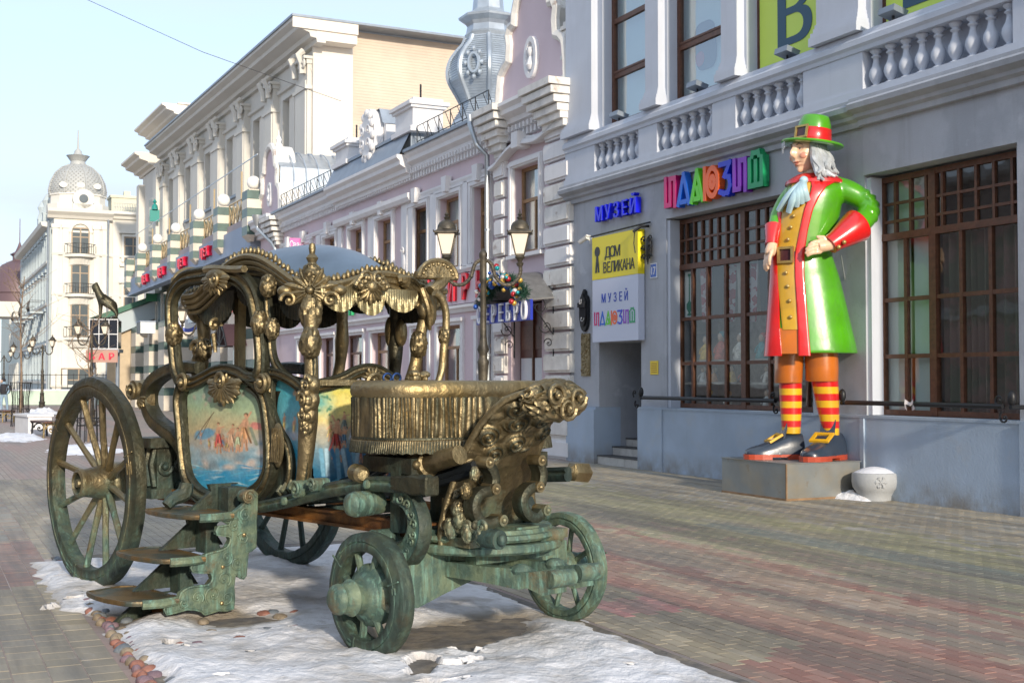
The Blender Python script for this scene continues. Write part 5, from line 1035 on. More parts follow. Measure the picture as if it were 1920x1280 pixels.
# attic statues on the street corner of the same block
for y in (5.2, 9.5): g = G(); g.box(-2.0, -1.2, y - .5, y + .5, 13.8, 15.0); g.lathe([(.5, 15.0), (.3, 15.6), (.45, 16.0), (.2, 16.5), (.05, 16.6)], (-1.6, y, 0), n=8); g.build('attic_vase', BLW, DB)
g = G()
for k in range(3):
    y = 3.2 + 9 * k; q = G(); q.box(-3.0, -1.9, y, y + 2.4, 6.9, 7.1); q.build('balcony', BLW, DB); q = G()
    for zz in (0, .8): q.tube([(-1.9, y, 7.1 + zz), (-3, y, 7.1 + zz), (-3, y + 2.4, 7.1 + zz), (-1.9, y + 2.4, 7.1 + zz)], .03, 4)
    for j in range(9): q.tube([(-3, y + .3 * j, 7.1), (-3.1, y + .3 * j, 7.4), (-3, y + .3 * j, 7.9)], .025, 4)
    q.build('balcony_rail', M_['iron'], DB)
# neighbour with the violet brown dome
FE = Frame((-38.8, 112), R(25.4)); EB = thing('far_building', 'pale green far building topped by a brown violet dome', 'building', FE, (0, 10, 0))
PGR = mat('pale_green_stucco', (.50, .56, .53), .85, var=.05, scale=.5)
G().box(-3, 8, 0, 60, 0, 11.5).build('wall', PGR, EB); g = G(); g.prism([(0, 0), (-.5, .1), (-.7, .5), (0, .52)], lambda a, b, c: (-3 + a, c, 11.4 + b), -.5, 60); g.box(-3.4, 8, -.5, 60, 11.95, 12.1); g.build('cornice', PGR, EB)
for k in range(14):
    y0 = 1.5 + 3.1 * k
    for z0, z1 in ((8.3, 10.4), (4.8, 7.2), (.6, 3.6)): farwin(EB, y0, y0 + 1.4, z0, z1, -3, ax=1, frame=OFFW)
vd = mat('violet_brown_dome', (.14, .09, .10), .5, .2); c = FE.l(FW.px(36, 540, 1, 128)); 
g = G(); g.lathe([(r * .85, z - 2.6) for r, z in [(3.4, 12), (3.4, 13), (3.55, 13.1), (3.4, 14.2), (2.9, 15.2), (2.0, 16.0), (1.1, 16.4), (.8, 16.5), (.8, 16.9), (1.1, 17.1), (.5, 17.4), (.25, 17.9), (.06, 18.4), (.04, 20.8)]], (c[0], c[1], 0), n=16); g.build('dome', vd, EB)
G().box(c[0] - 3.2, c[0] + 3.2, c[1] - 3, c[1] + 3, 8, 9.5).build('drum', OFFW, EB)
# low pavilion with green roof between, and the glossy black box with the animal
FP = Frame((-24.6, 80), R(12)); PV = thing('pavilion', 'low white pavilion with green eaves behind the bronze goat', 'building', FP, (2, 3, 0))
p = FP.l(FW.px(148, 560, 1, 82)); g = G(); g.box(-1.2, 7, 0, 8, 0, 6.0); g.build('wall', mat('ochre_wall', (.50, .40, .27), .85, var=.08), PV); g = G(); g.prism([(-2.2, 5.6), (3.0, 7.6), (3.0, 7.3), (-2.0, 5.3)], lambda a, b, c: (a, c, b), -.6, 6); g.build('roof', paint('green_roof', (.02, .12, .07), .5), PV); g = G(); g.prism([(-2.0, 5.3), (3.0, 7.25), (3.0, 6.2), (-1.4, 4.2)], lambda a, b, c: (a, c, b), -.4, 6); g.build('gable', BLW, PV)
G().box(1.2, 5, -.7, -.5, 6.7, 7.2).build('green_band', paint('green_board', (.02, .22, .10), .5), PV)
G().box(2.6, 2.9, -.05, 0, 0, 3.4).build('door_post', OFFW, PV); G().box(3.0, 4.4, -.06, 0, 0, 2.4).build('door', paint('orange_door', (.45, .20, .08), .6), PV)
FG_ = Frame((-24.0, 74), R(8)); GB = thing('display_box', 'glossy black tiled box with white frame carried over the street', 'display', FG_, (0, 0, 4))
G().box(-.78, .78, -.7, .7, 3.55, 5.2).build('core', paint('glossy_black_tile', (.02, .025, .035), .08, spec=.9), GB)
g = G()
for x in (-.82, -.28, .28, .78): g.box(x, x + .04, -.73, -.70, 3.5, 5.25)
for z in (3.5, 4.35, 5.21): g.box(-.82, .82, -.735, -.701, z, z + .05)
g.build('white_frame', paint('white_frame_paint', (.7, .7, .7), .5), GB); g = G(); g.box(-.9, .9, -.8, .7, 3.3, 3.5); g.tube([(0.7, 0, 0), (.7, 0, 3.3)], .12, 8); g.tube([(-.7, .2, 0), (-.7, .2, 3.3)], .12, 8); g.build('support', M_['tin_dark'], GB)
BA = thing('bar_sign', 'pinkish hanging sign with glowing red letters БАР under the black box', 'sign', FG_, (-.2, -.9, 3)); G().box(-.95, .85, -.95, -.85, 2.72, 3.45).build('board', paint('dusty_pink_board', (.42, .24, .19), .6), BA)
for k, ch in enumerate('БАР'): letter(ch, rl2, BA, -.6 + k * .55, 2.87, .55, -.96, .02, sx=1.0, off=.02, fr_rot=(math.pi / 2, 0, 0))
G().tube([(-.8, -.9, 3.45), (-.8, 0, 3.6)], .03, 4).build('arm', M_['iron'], BA)
GO = thing('animal_statue', 'dark bronze statue of a standing goat with raised head on the black box', 'statue', FG_, (0, 0, 5.2))
def skin(name, verts, edges, radii, m, parent, sub=1, root=0):
    me = bpy.data.meshes.new(name); off = OFF.get(parent.name, (0, 0, 0)) if parent is not None else (0, 0, 0); me.from_pydata([tuple(np.array(v) - off) for v in verts], edges, []); ob = bpy.data.objects.new(name, me); COL.objects.link(ob); ob.parent = parent
    me.materials.append(m); me.skin_vertices or me.attributes
    md = ob.modifiers.new('skin', 'SKIN')
    if not me.skin_vertices:
        import bmesh
        bm_ = bmesh.new(); bm_.from_mesh(me); bm_.verts.layers.skin.verify(); bm_.to_mesh(me); bm_.free()
    lay = me.skin_vertices[0].data
    for i, r in enumerate(radii): lay[i].radius = (r, r) if not hasattr(r, '__len__') else r; lay[i].use_root = (i == root)
    md.use_smooth_shade = True; s_ = ob.modifiers.new('sub', 'SUBSURF'); s_.levels = sub; s_.render_levels = sub; OFF[ob.name] = tuple(off); return ob
V = [(.05, 0, 6.35), (-.30, 0, 6.55), (.45, 0, 6.1), (-.5, 0, 6.95), (-.6, 0, 7.25), (-.85, 0, 7.18), (.55, 0, 5.85), (.62, .05, 5.6), (.56, .05, 5.32), (-.32, .14, 6.2), (-.33, .14, 5.8), (-.35, .14, 5.34), (-.30, -.14, 6.2), (-.28, -.14, 5.8), (-.30, -.14, 5.34), (.5, -.14, 5.8), (.66, -.14, 5.55), (.55, -.14, 5.3), (.62, 0, 6.25), (-.52, .1, 7.45), (-.52, -.1, 7.45)]
E_ = [(0, 1), (0, 2), (1, 3), (3, 4), (4, 5), (2, 6), (6, 7), (7, 8), (1, 9), (9, 10), (10, 11), (1, 12), (12, 13), (13, 14), (2, 15), (15, 16), (16, 17), (2, 18), (4, 19), (4, 20)]
skin('body', V, E_, [.30, .31, .27, .20, .17, .10, .16, .10, .08, .14, .10, .08, .14, .10, .08, .16, .10, .08, .06, .05, .05], M_['bronze_dark'], GO)
g = G(); g.ell((.05, 0, 5.25), (.75, .3, .14), 12, 6); g.ell((-.45, 0, 5.35), (.22, .2, .14), 10, 6); g.ell((.5, 0, 5.35), (.2, .25, .12), 10, 6); g.build('rock', M_['bronze_dark'], GO)
# pale green low wall with iron fence in front of the domed building
FF = Frame((-40, 85), R(8)); q = thing('garden_wall', 'pale green low wall in front of the domed building', 'wall', FF, (12, 0, 0)); G().box(0, 18.5, 0, .4, 0, .95).build('wall', mat('pale_mint_paint', (.50, .62, .50), .8, var=.05), q); G().box(-.1, 18.6, -.05, .45, .95, 1.05).build('coping', SNOWCAP if False else mat('snowy_coping', (.75, .76, .8), .7), q)
q = thing('iron_fence', 'black iron railing above the pale green low wall', 'fence', FF, (12, 2, 0)); 
for k in range(46): x = .3 + k * .4; G().tube([(x, 2, .9), (x, 2, 2.15)], .025, 4).build('picket', M_['iron'], q)
for z in (1.0, 2.05): G().tube([(.2, 2, z), (18.4, 2, z)], .03, 4).build('rail', M_['iron'], q)
# ================================================================== opposite side of the street (seen in the shop glass)
OP = thing('opposite_building', 'long plain pale building across the street mirrored in the shop glass', 'building', FM, (20, 25.2, 0))
g = G(); ops = []
for k in range(11): ops += [(-20 + k * 6.5, -20 + k * 6.5 + 2.2, .8, 3.4), (-20 + k * 6.5, -20 + k * 6.5 + 2.2, 5.2, 7.6)]
wallp(g, -24, 52, 0, 9.5, ops, 25, 25.5); g.box(-24, 52, 25.5, 32, 0, 9.4); g.build('wall', mat('rose_beige_stucco', (.45, .36, .33), .85, var=.08, scale=.4), OP); g = G(); mold(g, -24, 52, [(25.2, 9.5), (24.5, 9.7), (24.4, 10), (25.2, 10.1)]); mold(g, -24, 52, [(25.0, 4.2), (24.8, 4.3), (24.8, 4.5), (25, 4.55)])
g.build('cornice', M_['white'], OP); G().box(-24, 52, 25.46, 25.49, .5, 8).build('glass_strip', GLS, OP)
# ================================================================== STREET LAMPS
def lamp_proto(label):
    r = thing('street_lamp', label, 'street lamp', FW, (0, 0, 0), 'twin lantern street lamps'); 
    g = G(); g.lathe([(.20, 0), (.20, .12), (.15, .16), (.15, .5), (.17, .54), (.12, .60), (.10, .95), (.12, .99), (.075, 1.06), (.062, 1.6), (.075, 1.9), (.085, 1.95), (.06, 2.0), (.055, 2.05), (.085, 2.12), (.06, 2.2), (.048, 2.3), (.04, 3.05), (.055, 3.08), (.05, 3.12), (.05, 3.38), (.062, 3.42), (.062, 3.46), (.03, 3.5), (.01, 3.53)], n=12)
    g.build('pole', M_['lamp_metal'], r)
    for s in (-1, 1):
        arm = crom([(s * .05, 0, 3.36), (s * .12, 0, 3.30), (s * .17, 0, 3.14), (s * .27, 0, 3.03), (s * .40, 0, 3.03), (s * .49, 0, 3.12), (s * .52, 0, 3.22), (s * .51, 0, 3.30)], 4); g = G(); g.tube(arm, .027, 8); g.ell((s * .17, 0, 3.14), (.035,) * 3, 8, 6); g.ell((s * .40, 0, 3.03), (.035,) * 3, 8, 6)
        for (x, y, z) in arm[::2]: g.ell((x, y, z), (.03, .034, .03), 6, 4)
        g.build('arm', M_['lamp_metal'], r)
        x = s * .51; g = G()
        g.lathe([(.04, 3.28), (.055, 3.32), (.03, 3.34), (.05, 3.38), (.075, 3.40), (.06, 3.43)], (x, 0, 0), n=10); g.lathe([(.085, 3.42), (.09, 3.435), (.085, 3.45)], (x, 0, 0), n=4, sm=False)
        g.lathe([(.175, 3.72), (.235, 3.735), (.235, 3.75), (.16, 3.79), (.13, 3.83)], (x, 0, 0), n=4, sm=False); g.lathe([(.135, 3.79), (.13, 3.84), (.10, 3.89), (.05, 3.92), (.03, 3.93)], (x, 0, 0), n=12); g.lathe([(.03, 3.93), (.045, 3.96), (.02, 3.98), (.035, 4.0), (.012, 4.03), (.004, 4.08)], (x, 0, 0), n=8)
        for k in range(4):
            a = math.pi / 4 + math.pi / 2 * k + (math.pi / 4 - math.pi / 4); c, d = math.cos(a), math.sin(a)
            g.tube([(x + .085 * c, .085 * d, 3.44), (x + .178 * c, .178 * d, 3.73)], .010, 4)
            g.tube([(x + .235 * c, .235 * d, 3.74), (x + .25 * c, .25 * d, 3.77)], [.014, .004], 4)
        h = g.build('lantern', M_['lamp_metal'], r); q = G(); q.lathe([(.082, 3.445), (.172, 3.722)], (x, 0, 0), n=4, sm=False); q.build('lantern_glass', M_['lamp_glass'], h)
    return r
lp = lamp_proto('nearest twin lantern street lamp, rising behind the carriage'); p = FW.px(906, 600, 1, 17.4); lp.location = (p[0], 17.4, 0)
for px_, d, lb in ((374, 37, 'twin lantern street lamp seen through the carriage door'), (172, 47.5, 'twin lantern street lamp directly above the big rear wheel'), (80, 65, 'twin lantern street lamp in front of the white corner building'), (41, 78, 'twin lantern street lamp behind the bare young tree'), (8, 92, 'far twin lantern street lamp at the left edge of the street')):
    c = copy_tree(lp); c.location = (float(FW.px(px_, 640, 1, d)[0]), d, 0); c['label'] = lb
# tree guards, bare young trees, benches, passer-by
def guard_(px_, d, lb):
    x = FW.px(px_, 800, 1, d)[0]; q = thing('tree_guard', lb, 'tree guard', FW, (x, d, 0), 'iron tree guards')
    for k in range(12):
        a = 2 * math.pi * k / 12; G().tube([(x + .33 * math.cos(a), d + .33 * math.sin(a), 0), (x + .28 * math.cos(a), d + .28 * math.sin(a), 1.0), (x + .36 * math.cos(a), d + .36 * math.sin(a), 1.62)], .014, 4).build('bar', M_['iron'], q)
    for z, r in ((.45, .31), (.65, .30), (1.6, .36)): G().tube([(x + r * math.cos(a), d + r * math.sin(a), z) for a in np.linspace(0, 2 * math.pi, 17)[:-1]], .016, 4, closed=True).build('hoop', M_['iron'], q)
    g = G()
    for k in range(6): a = 2 * math.pi * k / 6; g.spiral((x + .32 * math.cos(a), d + .32 * math.sin(a), .55), (-math.sin(a), math.cos(a), 0), (0, 0, 1), (math.cos(a), math.sin(a), 0), .08, 1, .01)
    g.build('scroll_band', M_['iron'], q, kind='stuff')
    t = thing('bare_tree', 'thin bare young tree inside ' + ('the nearer' if d < 40 else 'the farther') + ' iron tree guard', 'tree', FW, (x, d, 0)); bark = M_.setdefault('bark', mat('pale_brown_bark', (.22, .16, .11), .85, var=.25, scale=6, bump=.6, bscale=20))
    H_ = 3.4 if d < 40 else 5.5; top = (x + .1, d, H_); G().tube(crom([(x, d, 0), (x + .03, d, 1.5), (x - .03, d, H_ * .7), top], 4), [.06 if d > 40 else .035, .012], 7).build('trunk', bark, t)
    g = G(); rnd = random.Random(int(d))
    for k in range(22 if d > 40 else 12):
        z = H_ * (.5 + .5 * rnd.random()); a = rnd.uniform(0, 6.28); L_ = rnd.uniform(.5, 1.5) * (1.3 if d > 40 else .6); e = np.array([math.cos(a) * .8, math.sin(a) * .8, .6]); p0 = np.array([x, d, z]); p1 = p0 + e * L_ * .5; p2 = p1 + (e + np.array([rnd.gauss(0, .3), rnd.gauss(0, .3), .1])) * L_ * .5; g.tube([p0, p1, p2], [.016, .004], 4, caps=False)
        for j in range(4): b = p0 + (p2 - p0) * rnd.uniform(.3, 1); g.tube([b, b + np.array([rnd.gauss(0, .3), rnd.gauss(0, .3), rnd.uniform(.1, .4)])], [.007, .003], 3, caps=False)
    g.build('crown', bark, t, kind='stuff')
guard_(166, 34.5, 'nearer black iron tree guard seen through the rear wheel spokes'); guard_(38, 46, 'farther black iron tree guard on the left of the street')
def bench(px_, d, lb):
    x = FW.px(px_, 800, 1, d)[0]; f = Frame((x, d), math.atan2(.9033, -.429) + .15); q = thing('bench', lb, 'bench', f, (0, 0, 0), 'benches along the street')
    for k in range(5): G().box(-.9, .9, -.24 + k * .1, -.155 + k * .1, .44, .48).build('slat', M_['wood'], q)
    for s in (-.7, .7):
        g = G(); g.tube([(s, -.22, 0), (s, -.2, .42)], .03, 6); g.tube([(s, .22, 0), (s, .2, .42)], .03, 6); g.spiral((s, 0, .25), (0, 1, 0), (0, 0, 1), (1, 0, 0), .17, 1.3, .025); g.tube([(s, -.24, .42), (s, .26, .42)], .025, 6); g.build('leg', M_['bronze_gold'] if s < 0 else M_['iron'], q)
    return f, q
bench(85, 37.5, 'wooden slatted bench with scrolled iron legs in front of a white block'); bench(8, 51, 'wooden slatted bench at the left edge of the street')
f = Frame((float(FW.px(62, 800, 1, 40)[0]), 40), math.atan2(.9033, -.429) + .15); q = thing('planter_block', 'white rectangular concrete block behind the bench', 'planter', f, (0, 0, 0)); g = G(); g.box(-.9, .9, -.35, .35, 0, .55); g.build('body', M_['white'], q); G().box(-.95, .95, -.4, .4, .55, .62).build('rim', M_['white'], q)
x = float(FW.px(7, 770, 1, 66)[0]); q = thing('person', 'person in dark jacket with backpack and light blue jeans walking far away', 'person', FW, (x, 66, 0)); X = x
dj = paint('dark_jacket', (.02, .02, .025), .8); bj = paint('light_blue_jeans', (.22, .32, .42), .8); sk = paint('skin', (.45, .30, .23), .6)
V = [(X, 66, .95), (X, 66, 1.2), (X, 66.02, 1.42), (X - .02, 66, 1.52), (X - .04, 66, 1.64), (X - .1, 66, .9), (X - .12, 65.95, .5), (X - .12, 66.0, .08), (X + .1, 66, .9), (X + .12, 66.1, .5), (X + .14, 66.15, .08), (X - .2, 66, 1.4), (X - .26, 65.97, 1.12), (X - .2, 65.85, 1.0), (X + .2, 66, 1.4), (X + .26, 66, 1.12), (X + .2, 65.9, .95), (X - .13, 65.88, .05), (X + .13, 66.02, .05)]
ob = skin('body', V, [(0, 1), (1, 2), (2, 3), (3, 4), (0, 5), (5, 6), (6, 7), (0, 8), (8, 9), (9, 10), (2, 11), (11, 12), (12, 13), (2, 14), (14, 15), (15, 16), (7, 17), (10, 18)], [.16, .17, .17, .07, .11, .11, .08, .06, .11, .08, .06, .08, .06, .045, .08, .06, .045, .05, .05], bj, q)
g = G(); g.lathe([(.19, .95), (.21, 1.1), (.22, 1.35), (.16, 1.48), (.08, 1.5)], (X, 66, 0), n=12); g.build('jacket', dj, q); g = G(); g.ell((X - .04, 66.03, 1.69), (.115, .12, .12), 10, 8); g.build('hair', dj, q); g = G(); g.ell((X + .18, 66.05, 1.22), (.17, .13, .26), 10, 8); g.build('backpack', dj, q)
g = G(); g.ell((X - .10, 65.92, 1.63), (.07, .07, .09), 8, 6); g.build('face', sk, q)
q = thing('overhead_wire', 'thin wire crossing the sky above the cream building', 'wire', FW, (-15, 45, 16)); a = FW.px(120, -20, 1, 45); b = FW.px(640, 190, 1, 45); G().tube([a, (a + b) / 2 + np.array([0, 0, -.25]), b], .012, 4).build('wire', M_['iron'], q)
# ================================================================== THE CARRIAGE
CR = thing('carriage', 'ornate bronze royal carriage monument with painted panels and verdigris wheels on snow', 'carriage', FK, (.84, 1.8, 0))
BZ, BGo, BGr, BDk = M_['bronze'], M_['bronze_gold'], M_['bronze_green'], M_['bronze_dark']
kp = FK.px
def kpts(L, ax, val): return [kp(x, y, ax, val) for x, y in L]
XN, YN = np.array([1., 0, 0]), np.array([0, 1., 0]); ZN = np.array([0, 0, 1.])
def knob(c, r, N=(-1, 0, 0), m=BZ, par=None, n=7, name='carved_knob', sz=1.55):
    """leafy carved boss: ball wrapped by overlapping ribs"""
    c = np.array(c, float); N = np.array(N, float); N /= np.linalg.norm(N); X = np.cross(ZN, N); X /= np.linalg.norm(X); g = G(); sd = float(c[0] * 7 + c[2] * 5 + c[1]); nu, nv = 40, 24; V = []
    for j in range(nv + 1):
        e = math.pi * (j / nv - .5)
        for i in range(nu):
            a = 2 * math.pi * i / nu; d = math.cos(e) * (math.cos(a) * N + math.sin(a) * X) + math.sin(e) * ZN; q = MN.noise(Vector((d[0] * 1.6 + sd, d[1] * 1.6, d[2] * 1.6)))
            k = abs(math.sin(3.2 * a + 2.2 * e + 4.5 * q + sd)); k2 = abs(math.sin(5 * e + 3 * q + 2 * math.cos(a * 2))); rr = .78 * r * (.80 + .22 * k ** .6 * max(0, math.cos(e)) ** .5 + .09 * k2 + .10 * q); V.append(c + d * rr * np.array([1, 1, sz]))
    g.add(V, [(j * nu + i, j * nu + (i + 1) % nu, (j + 1) * nu + (i + 1) % nu, (j + 1) * nu + i) for j in range(nv) for i in range(nu)], True)
    return g.build(name, m, par or CR)
def shell(g, c, R_, N, X=None, n=9, a0=-1.9, a1=1.9, up=1, L_=1.0, ball=True, st=1.0):
    c = np.array(c, float); N = np.array(N, float); N /= np.linalg.norm(N); X = np.cross(ZN, N) if X is None else np.array(X); X = X / np.linalg.norm(X); Y = np.cross(N, X)
    for k in range(n):
        a = a0 + (a1 - a0) * k / (n - 1); d = math.sin(a) * X * st + math.cos(a) * Y * up; l = R_ * L_ * (1 - .12 * (k % 2)); s = np.cross(N, d)
        g.ell(c + d * l * .55 + N * R_ * .12, (l * .5, R_ * .15, R_ * .17), 8, 6, ax=(d, s, N))
        g.tube([c + d * l * .2 + N * R_ * .3, c + d * l * .7 + N * R_ * .3, c + d * l * 1.02 + N * R_ * .1], [R_ * .06, R_ * .05, R_ * .03], 5)
    if ball: g.ell(c + N * R_ * .28, (R_ * .17,) * 3, 10, 8)
    return g
# ---- wheels
def wheel(c, ro, ri, wd, ns, side, hubr, hubl, m, lab=None, nose=None, seed=0, hoff=0.0):
    c = np.array(c, float); rnd = random.Random(seed); A = np.array([side, 0, 0.]); g = G(); h = wd / 2; P = []
    prof = [(ri, -h), (ri + .012, -h - .006), (ri + (ro - ri) * .45, -h - .004), (ri + (ro - ri) * .5, -h + .006), (ro - .03, -h), (ro, -h + .015), (ro + .004, 0), (ro, h - .015), (ro - .03, h), (ri + (ro - ri) * .55, h + .004), (ri + (ro - ri) * .5, h - .007), (ri + (ro - ri) * .45, h + .004), (ri + .012, h + .008), (ri, h), (ri - .004, 0), (ri, -h)]
    n = 72; v = []
    for (r, x) in prof[:-1]:
        for k in range(n): a = 2 * math.pi * k / n; rr = r * (1 + .006 * math.sin(a * 5 + seed) + .003 * math.sin(a * 17)); v.append(c + A * x + np.array([0, rr * math.cos(a), rr * math.sin(a)]))
    m_ = len(prof) - 1; f = [(i * n + k, i * n + (k + 1) % n, ((i + 1) % m_) * n + (k + 1) % n, ((i + 1) % m_) * n + k) for i in range(m_) for k in range(n)]
    g.add(v, f, True); w_ = g.build('wheel', m, CR)
    if lab: w_['label'] = lab
    dish = .06 * ro; hc = c - A * hoff
    for k in range(ns):
        a = 2 * math.pi * (k + .35) / ns; d = np.array([0, math.cos(a), math.sin(a)]); s = G(); s.tube([hc + A * dish * 1.2 + d * hubr * .7, (hc + c) / 2 + A * dish * .6 + d * ro * .45, c + d * (ri + .015)], [hubr * .20, hubr * .155, hubr * .17], 8); s.build('spoke', m, w_)
    hp = [(hubr * .72, -hubl * .45), (hubr * .98, -hubl * .25), (hubr, -hubl * .05), (hubr * 1.02, .02), (hubr * .98, hubl * .12), (hubr * .9, hubl * .16), (hubr * .92, hubl * .20), (hubr * .78, hubl * .5), (hubr * .68, hubl * .82), (hubr * .72, hubl * .86), (hubr * .70, hubl * .97), (hubr * .55, hubl), (hubr * .52, hubl * .985), (hubr * .5, hubl * .9), (hubr * .25, hubl * .9), (hubr * .2, hubl * 1.0), (hubr * .05, hubl * 1.02)] if not nose else nose
    q = G().lathe(hp, hc, A, n=28); q.build('hub', m, w_)
    for k in range(3):                          # joints between the felloes
        a = .6 + k * 2.2; q = G(); q.tube([c + A * (h + .004) + np.array([0, r * math.cos(a), r * math.sin(a)]) for r in (ri, ro)], .006, 4); q.tube([c + A * (h + .006) + np.array([0, (ri + .04) * math.cos(a + t_), (ri + .04) * math.sin(a + t_)]) for t_ in (.08, .2)], .006, 4); q.tube([c + A * (h + .006) + np.array([0, (ro - .045) * math.cos(a + t_), (ro - .045) * math.sin(a + t_)]) for t_ in (.08, .2)], .006, 4); q.build('felloe_joint', m, w_)
    return w_
wheel((-.15, 3.66, .855), .865, .715, .115, 12, -1, .165, .30, BZ, 'large rear wheel nearest the camera', seed=1, hoff=.15)
wheel((1.70, 3.62, .855), .865, .73, .12, 12, 1, .16, .30, BDk, seed=2)  # far wheel in darkened bronze, its shade put into the colour
fn = [(.10, -.1), (.185, -.06), (.195, .0), (.18, .03), (.15, .045), (.145, .06), (.11, .09), (.105, .13), (.115, .15), (.10, .17), (.09, .21), (.075, .22), (.095, .235), (.09, .26), (.06, .285), (.01, .295)]
wheel((0, 0, .375), .385, .275, .12, 8, -1, .15, .28, BGr, 'small verdigris front wheel nearest the camera', nose=fn, seed=3)
wheel((1.72, .04, .375), .385, .30, .11, 8, 1, .12, .2, BGr, seed=4)
g = G(); g.tube([(.05, 3.62, .855), (1.65, 3.62, .855)], .07, 10); g.build('rear_axle', BDk, CR)
# ---- front bogie
g = G(); g.loft([[(a, -.09, z0), (a, .09, z0), (a, .09, z1), (a, -.09, z1)] for a, z0, z1 in ((.09, .30, .62), (.3, .27, .63), (.5, .33, .62), (.85, .42, .60), (1.2, .36, .60), (1.5, .30, .60), (1.62, .33, .58))], sm=False); g.build('front_axle', BGr, CR)
g = G(); C_ = (.9, 0)
g.lathe([(.40, .60), (.53, .60), (.545, .615), (.545, .645), (.53, .66), (.40, .66)], (.9, 0, 0), n=40); g.build('turntable_ring', BGr, CR)
g = G(); g.lathe([(.36, .672), (.50, .672), (.515, .69), (.505, .715), (.48, .72), (.47, .745), (.36, .75)], (.9, 0, 0), n=40); g.build('turntable_ring', BGr, CR)
for s, a in ((0, .5), (1, .93)):
    g = G(); e = np.array([.80 + .30 * s, -.86 + .06 * s, .46]); p0 = np.array([a, .1, .50]); g.loft([[p + np.array(q_) * k for q_ in ((-.045, 0, -.05), (.045, 0, -.05), (.045, 0, .05), (-.045, 0, .05))] for p, k in ((p0, .9), (p0 + (e - p0) * .5, 1), (p0 + (e - p0) * .75, 1.25), (p0 + (e - p0) * .8, .95), (p0 + (e - p0) * .93, 1.5), (e, 1.1))], sm=False)
    g.ell(p0 + (e - p0) * .72 + np.array([0, 0, .05]), (.07, .07, .04), 10, 6); g.build('shaft_socket', BGr, CR)
    G().tube([e + np.array([-.08, .02, .03]), e + np.array([.10, .0, .03])], .055, 10).build('socket_roller', BGr, CR)
g = G(); g.box(.82, 1.02, -.44, -.26, .66, .76); g.box(.60, 1.30, -.30, -.2, .53, .60); g.build('front_block', BGr, CR)
g = G(); g.tube([(1.06, -.42, .68), (1.22, -.42, .68)], .05, 12); g.tube([(1.05, -.42, .68), (1.0, -.42, .68)], .06, 12); g.build('roller', BZ, CR)
# C-shaped scroll bracket standing on the axle
br = [(732, 1042), (722, 1015), (735, 1000), (757, 1012), (770, 1025), (795, 1020), (803, 990), (790, 950), (762, 930), (740, 922)]
g = G(); cb = crom(kpts([(725, 1012), (745, 1035), (775, 1035), (792, 1010), (795, 975), (780, 940), (752, 925)], 0, .3), 6)
pr = [(-.075, 0), (-.075, .07), (-.06, .09), (-.045, .08), (.045, .08), (.06, .09), (.075, .07), (.075, 0)]
g.sweep(cb, pr, (-1, 0, 0), scale=list(np.interp(np.linspace(0, 1, len(cb)), [0, .3, .6, 1], [.7, 1.15, 1.0, .8]))); g.tube([(p[0] - .1, p[1], p[2]) for p in (cb[0] + np.array([0, 0, .0]),)] + [(cb[0][0] + .12, cb[0][1], cb[0][2])], .075, 14)
for r_ in (.085, .06): g.tube([cb[0] + np.array([-.105, r_ * math.cos(a) * .8, r_ * math.sin(a) * .8]) for a in np.linspace(0, 2 * math.pi, 14)[:-1]], .01, 5, closed=True)
for k in range(5, len(cb) - 2, 3): g.spiral(cb[k] + np.array([-.085, 0, 0]), YN, ZN, -XN, .035, 1.1, .008, 1 if k % 2 else -1)
g.build('scroll_bracket', BGr, CR)
g = G(); cb2 = [p + np.array([.9, .0, 0]) for p in cb]; g.sweep(cb2, pr, (-1, 0, 0)); g.build('scroll_bracket', BDk, CR)
# ---- perch beams and chassis
beam = crom(kpts([(470, 952), (500, 948), (545, 938), (590, 925), (640, 914), (700, 907), (755, 908), (806, 907)], 0, .22), 6)
pr2 = [(-.035, 0), (-.05, .02), (-.05, .05), (-.03, .07), (-.012, .055), (.005, .075), (.03, .07), (.05, .05), (.05, .02), (.035, 0)]
g = G(); g.sweep(beam, [(a, b - .03) for a, b in pr2], (-1, 0, 0), scale=list(np.interp(np.linspace(0, 1, len(beam)), [0, .5, .8, 1], [.8, 1.0, 1.0, 1.15])))
g.build('side_perch', BGr, CR)
g = G(); e = beam[-1]; g.loft([[np.array((e[0] + sx_ * w_, e[1] + y_, e[2] - .012 + sz_ * h_)) for sx_, sz_ in ((-1, -.8), (-.8, -1), (.8, -1), (1, -.8), (1, .8), (.8, 1), (-.8, 1), (-1, .8))] for y_, w_, h_ in ((-.03, .045, .05), (-.02, .055, .06), (.04, .05, .052), (.12, .058, .064), (.22, .05, .05), (.34, .045, .045))], sm=False); g.build('perch_end', BZ, CR)
for k in (12, 30): c = beam[k]; G().lathe([(.03, 0), (.028, .02), (.012, .028)], (c[0] - .045, c[1], c[2]), (-1, 0, 0), n=10).build('bolt', BGr, CR)
g = G(); g.sweep([p + np.array([1.2, 0, 0]) for p in beam], [(a, b - .03) for a, b in pr2], (-1, 0, 0)); g.build('side_perch', BDk, CR)
rust = mat('rusty_orange_beam', (.30, .13, .035), .5, .45, col2=(.09, .04, .018), mixlo=.42, mixhi=.6, mscale=2.6, var=.3, scale=7, bump=.4)
p0, p1 = kp(470, 975, 0, .42), kp(742, 975, 0, .42); z0 = (p0[2] + p1[2]) / 2
g = G(); g.box(.36, .46, -.1, 3.55, z0 - .012, z0 + .01); g.box(.36, .46, -.1, 3.55, z0 + .075, z0 + .09); g.box(.385, .40, -.1, 3.55, z0 + .01, z0 + .075); g.build('chassis_beam', rust, CR)
g = G(); g.box(1.2, 1.3, -.1, 3.55, z0 - .01, z0 + .09); g.build('chassis_beam', rust, CR)
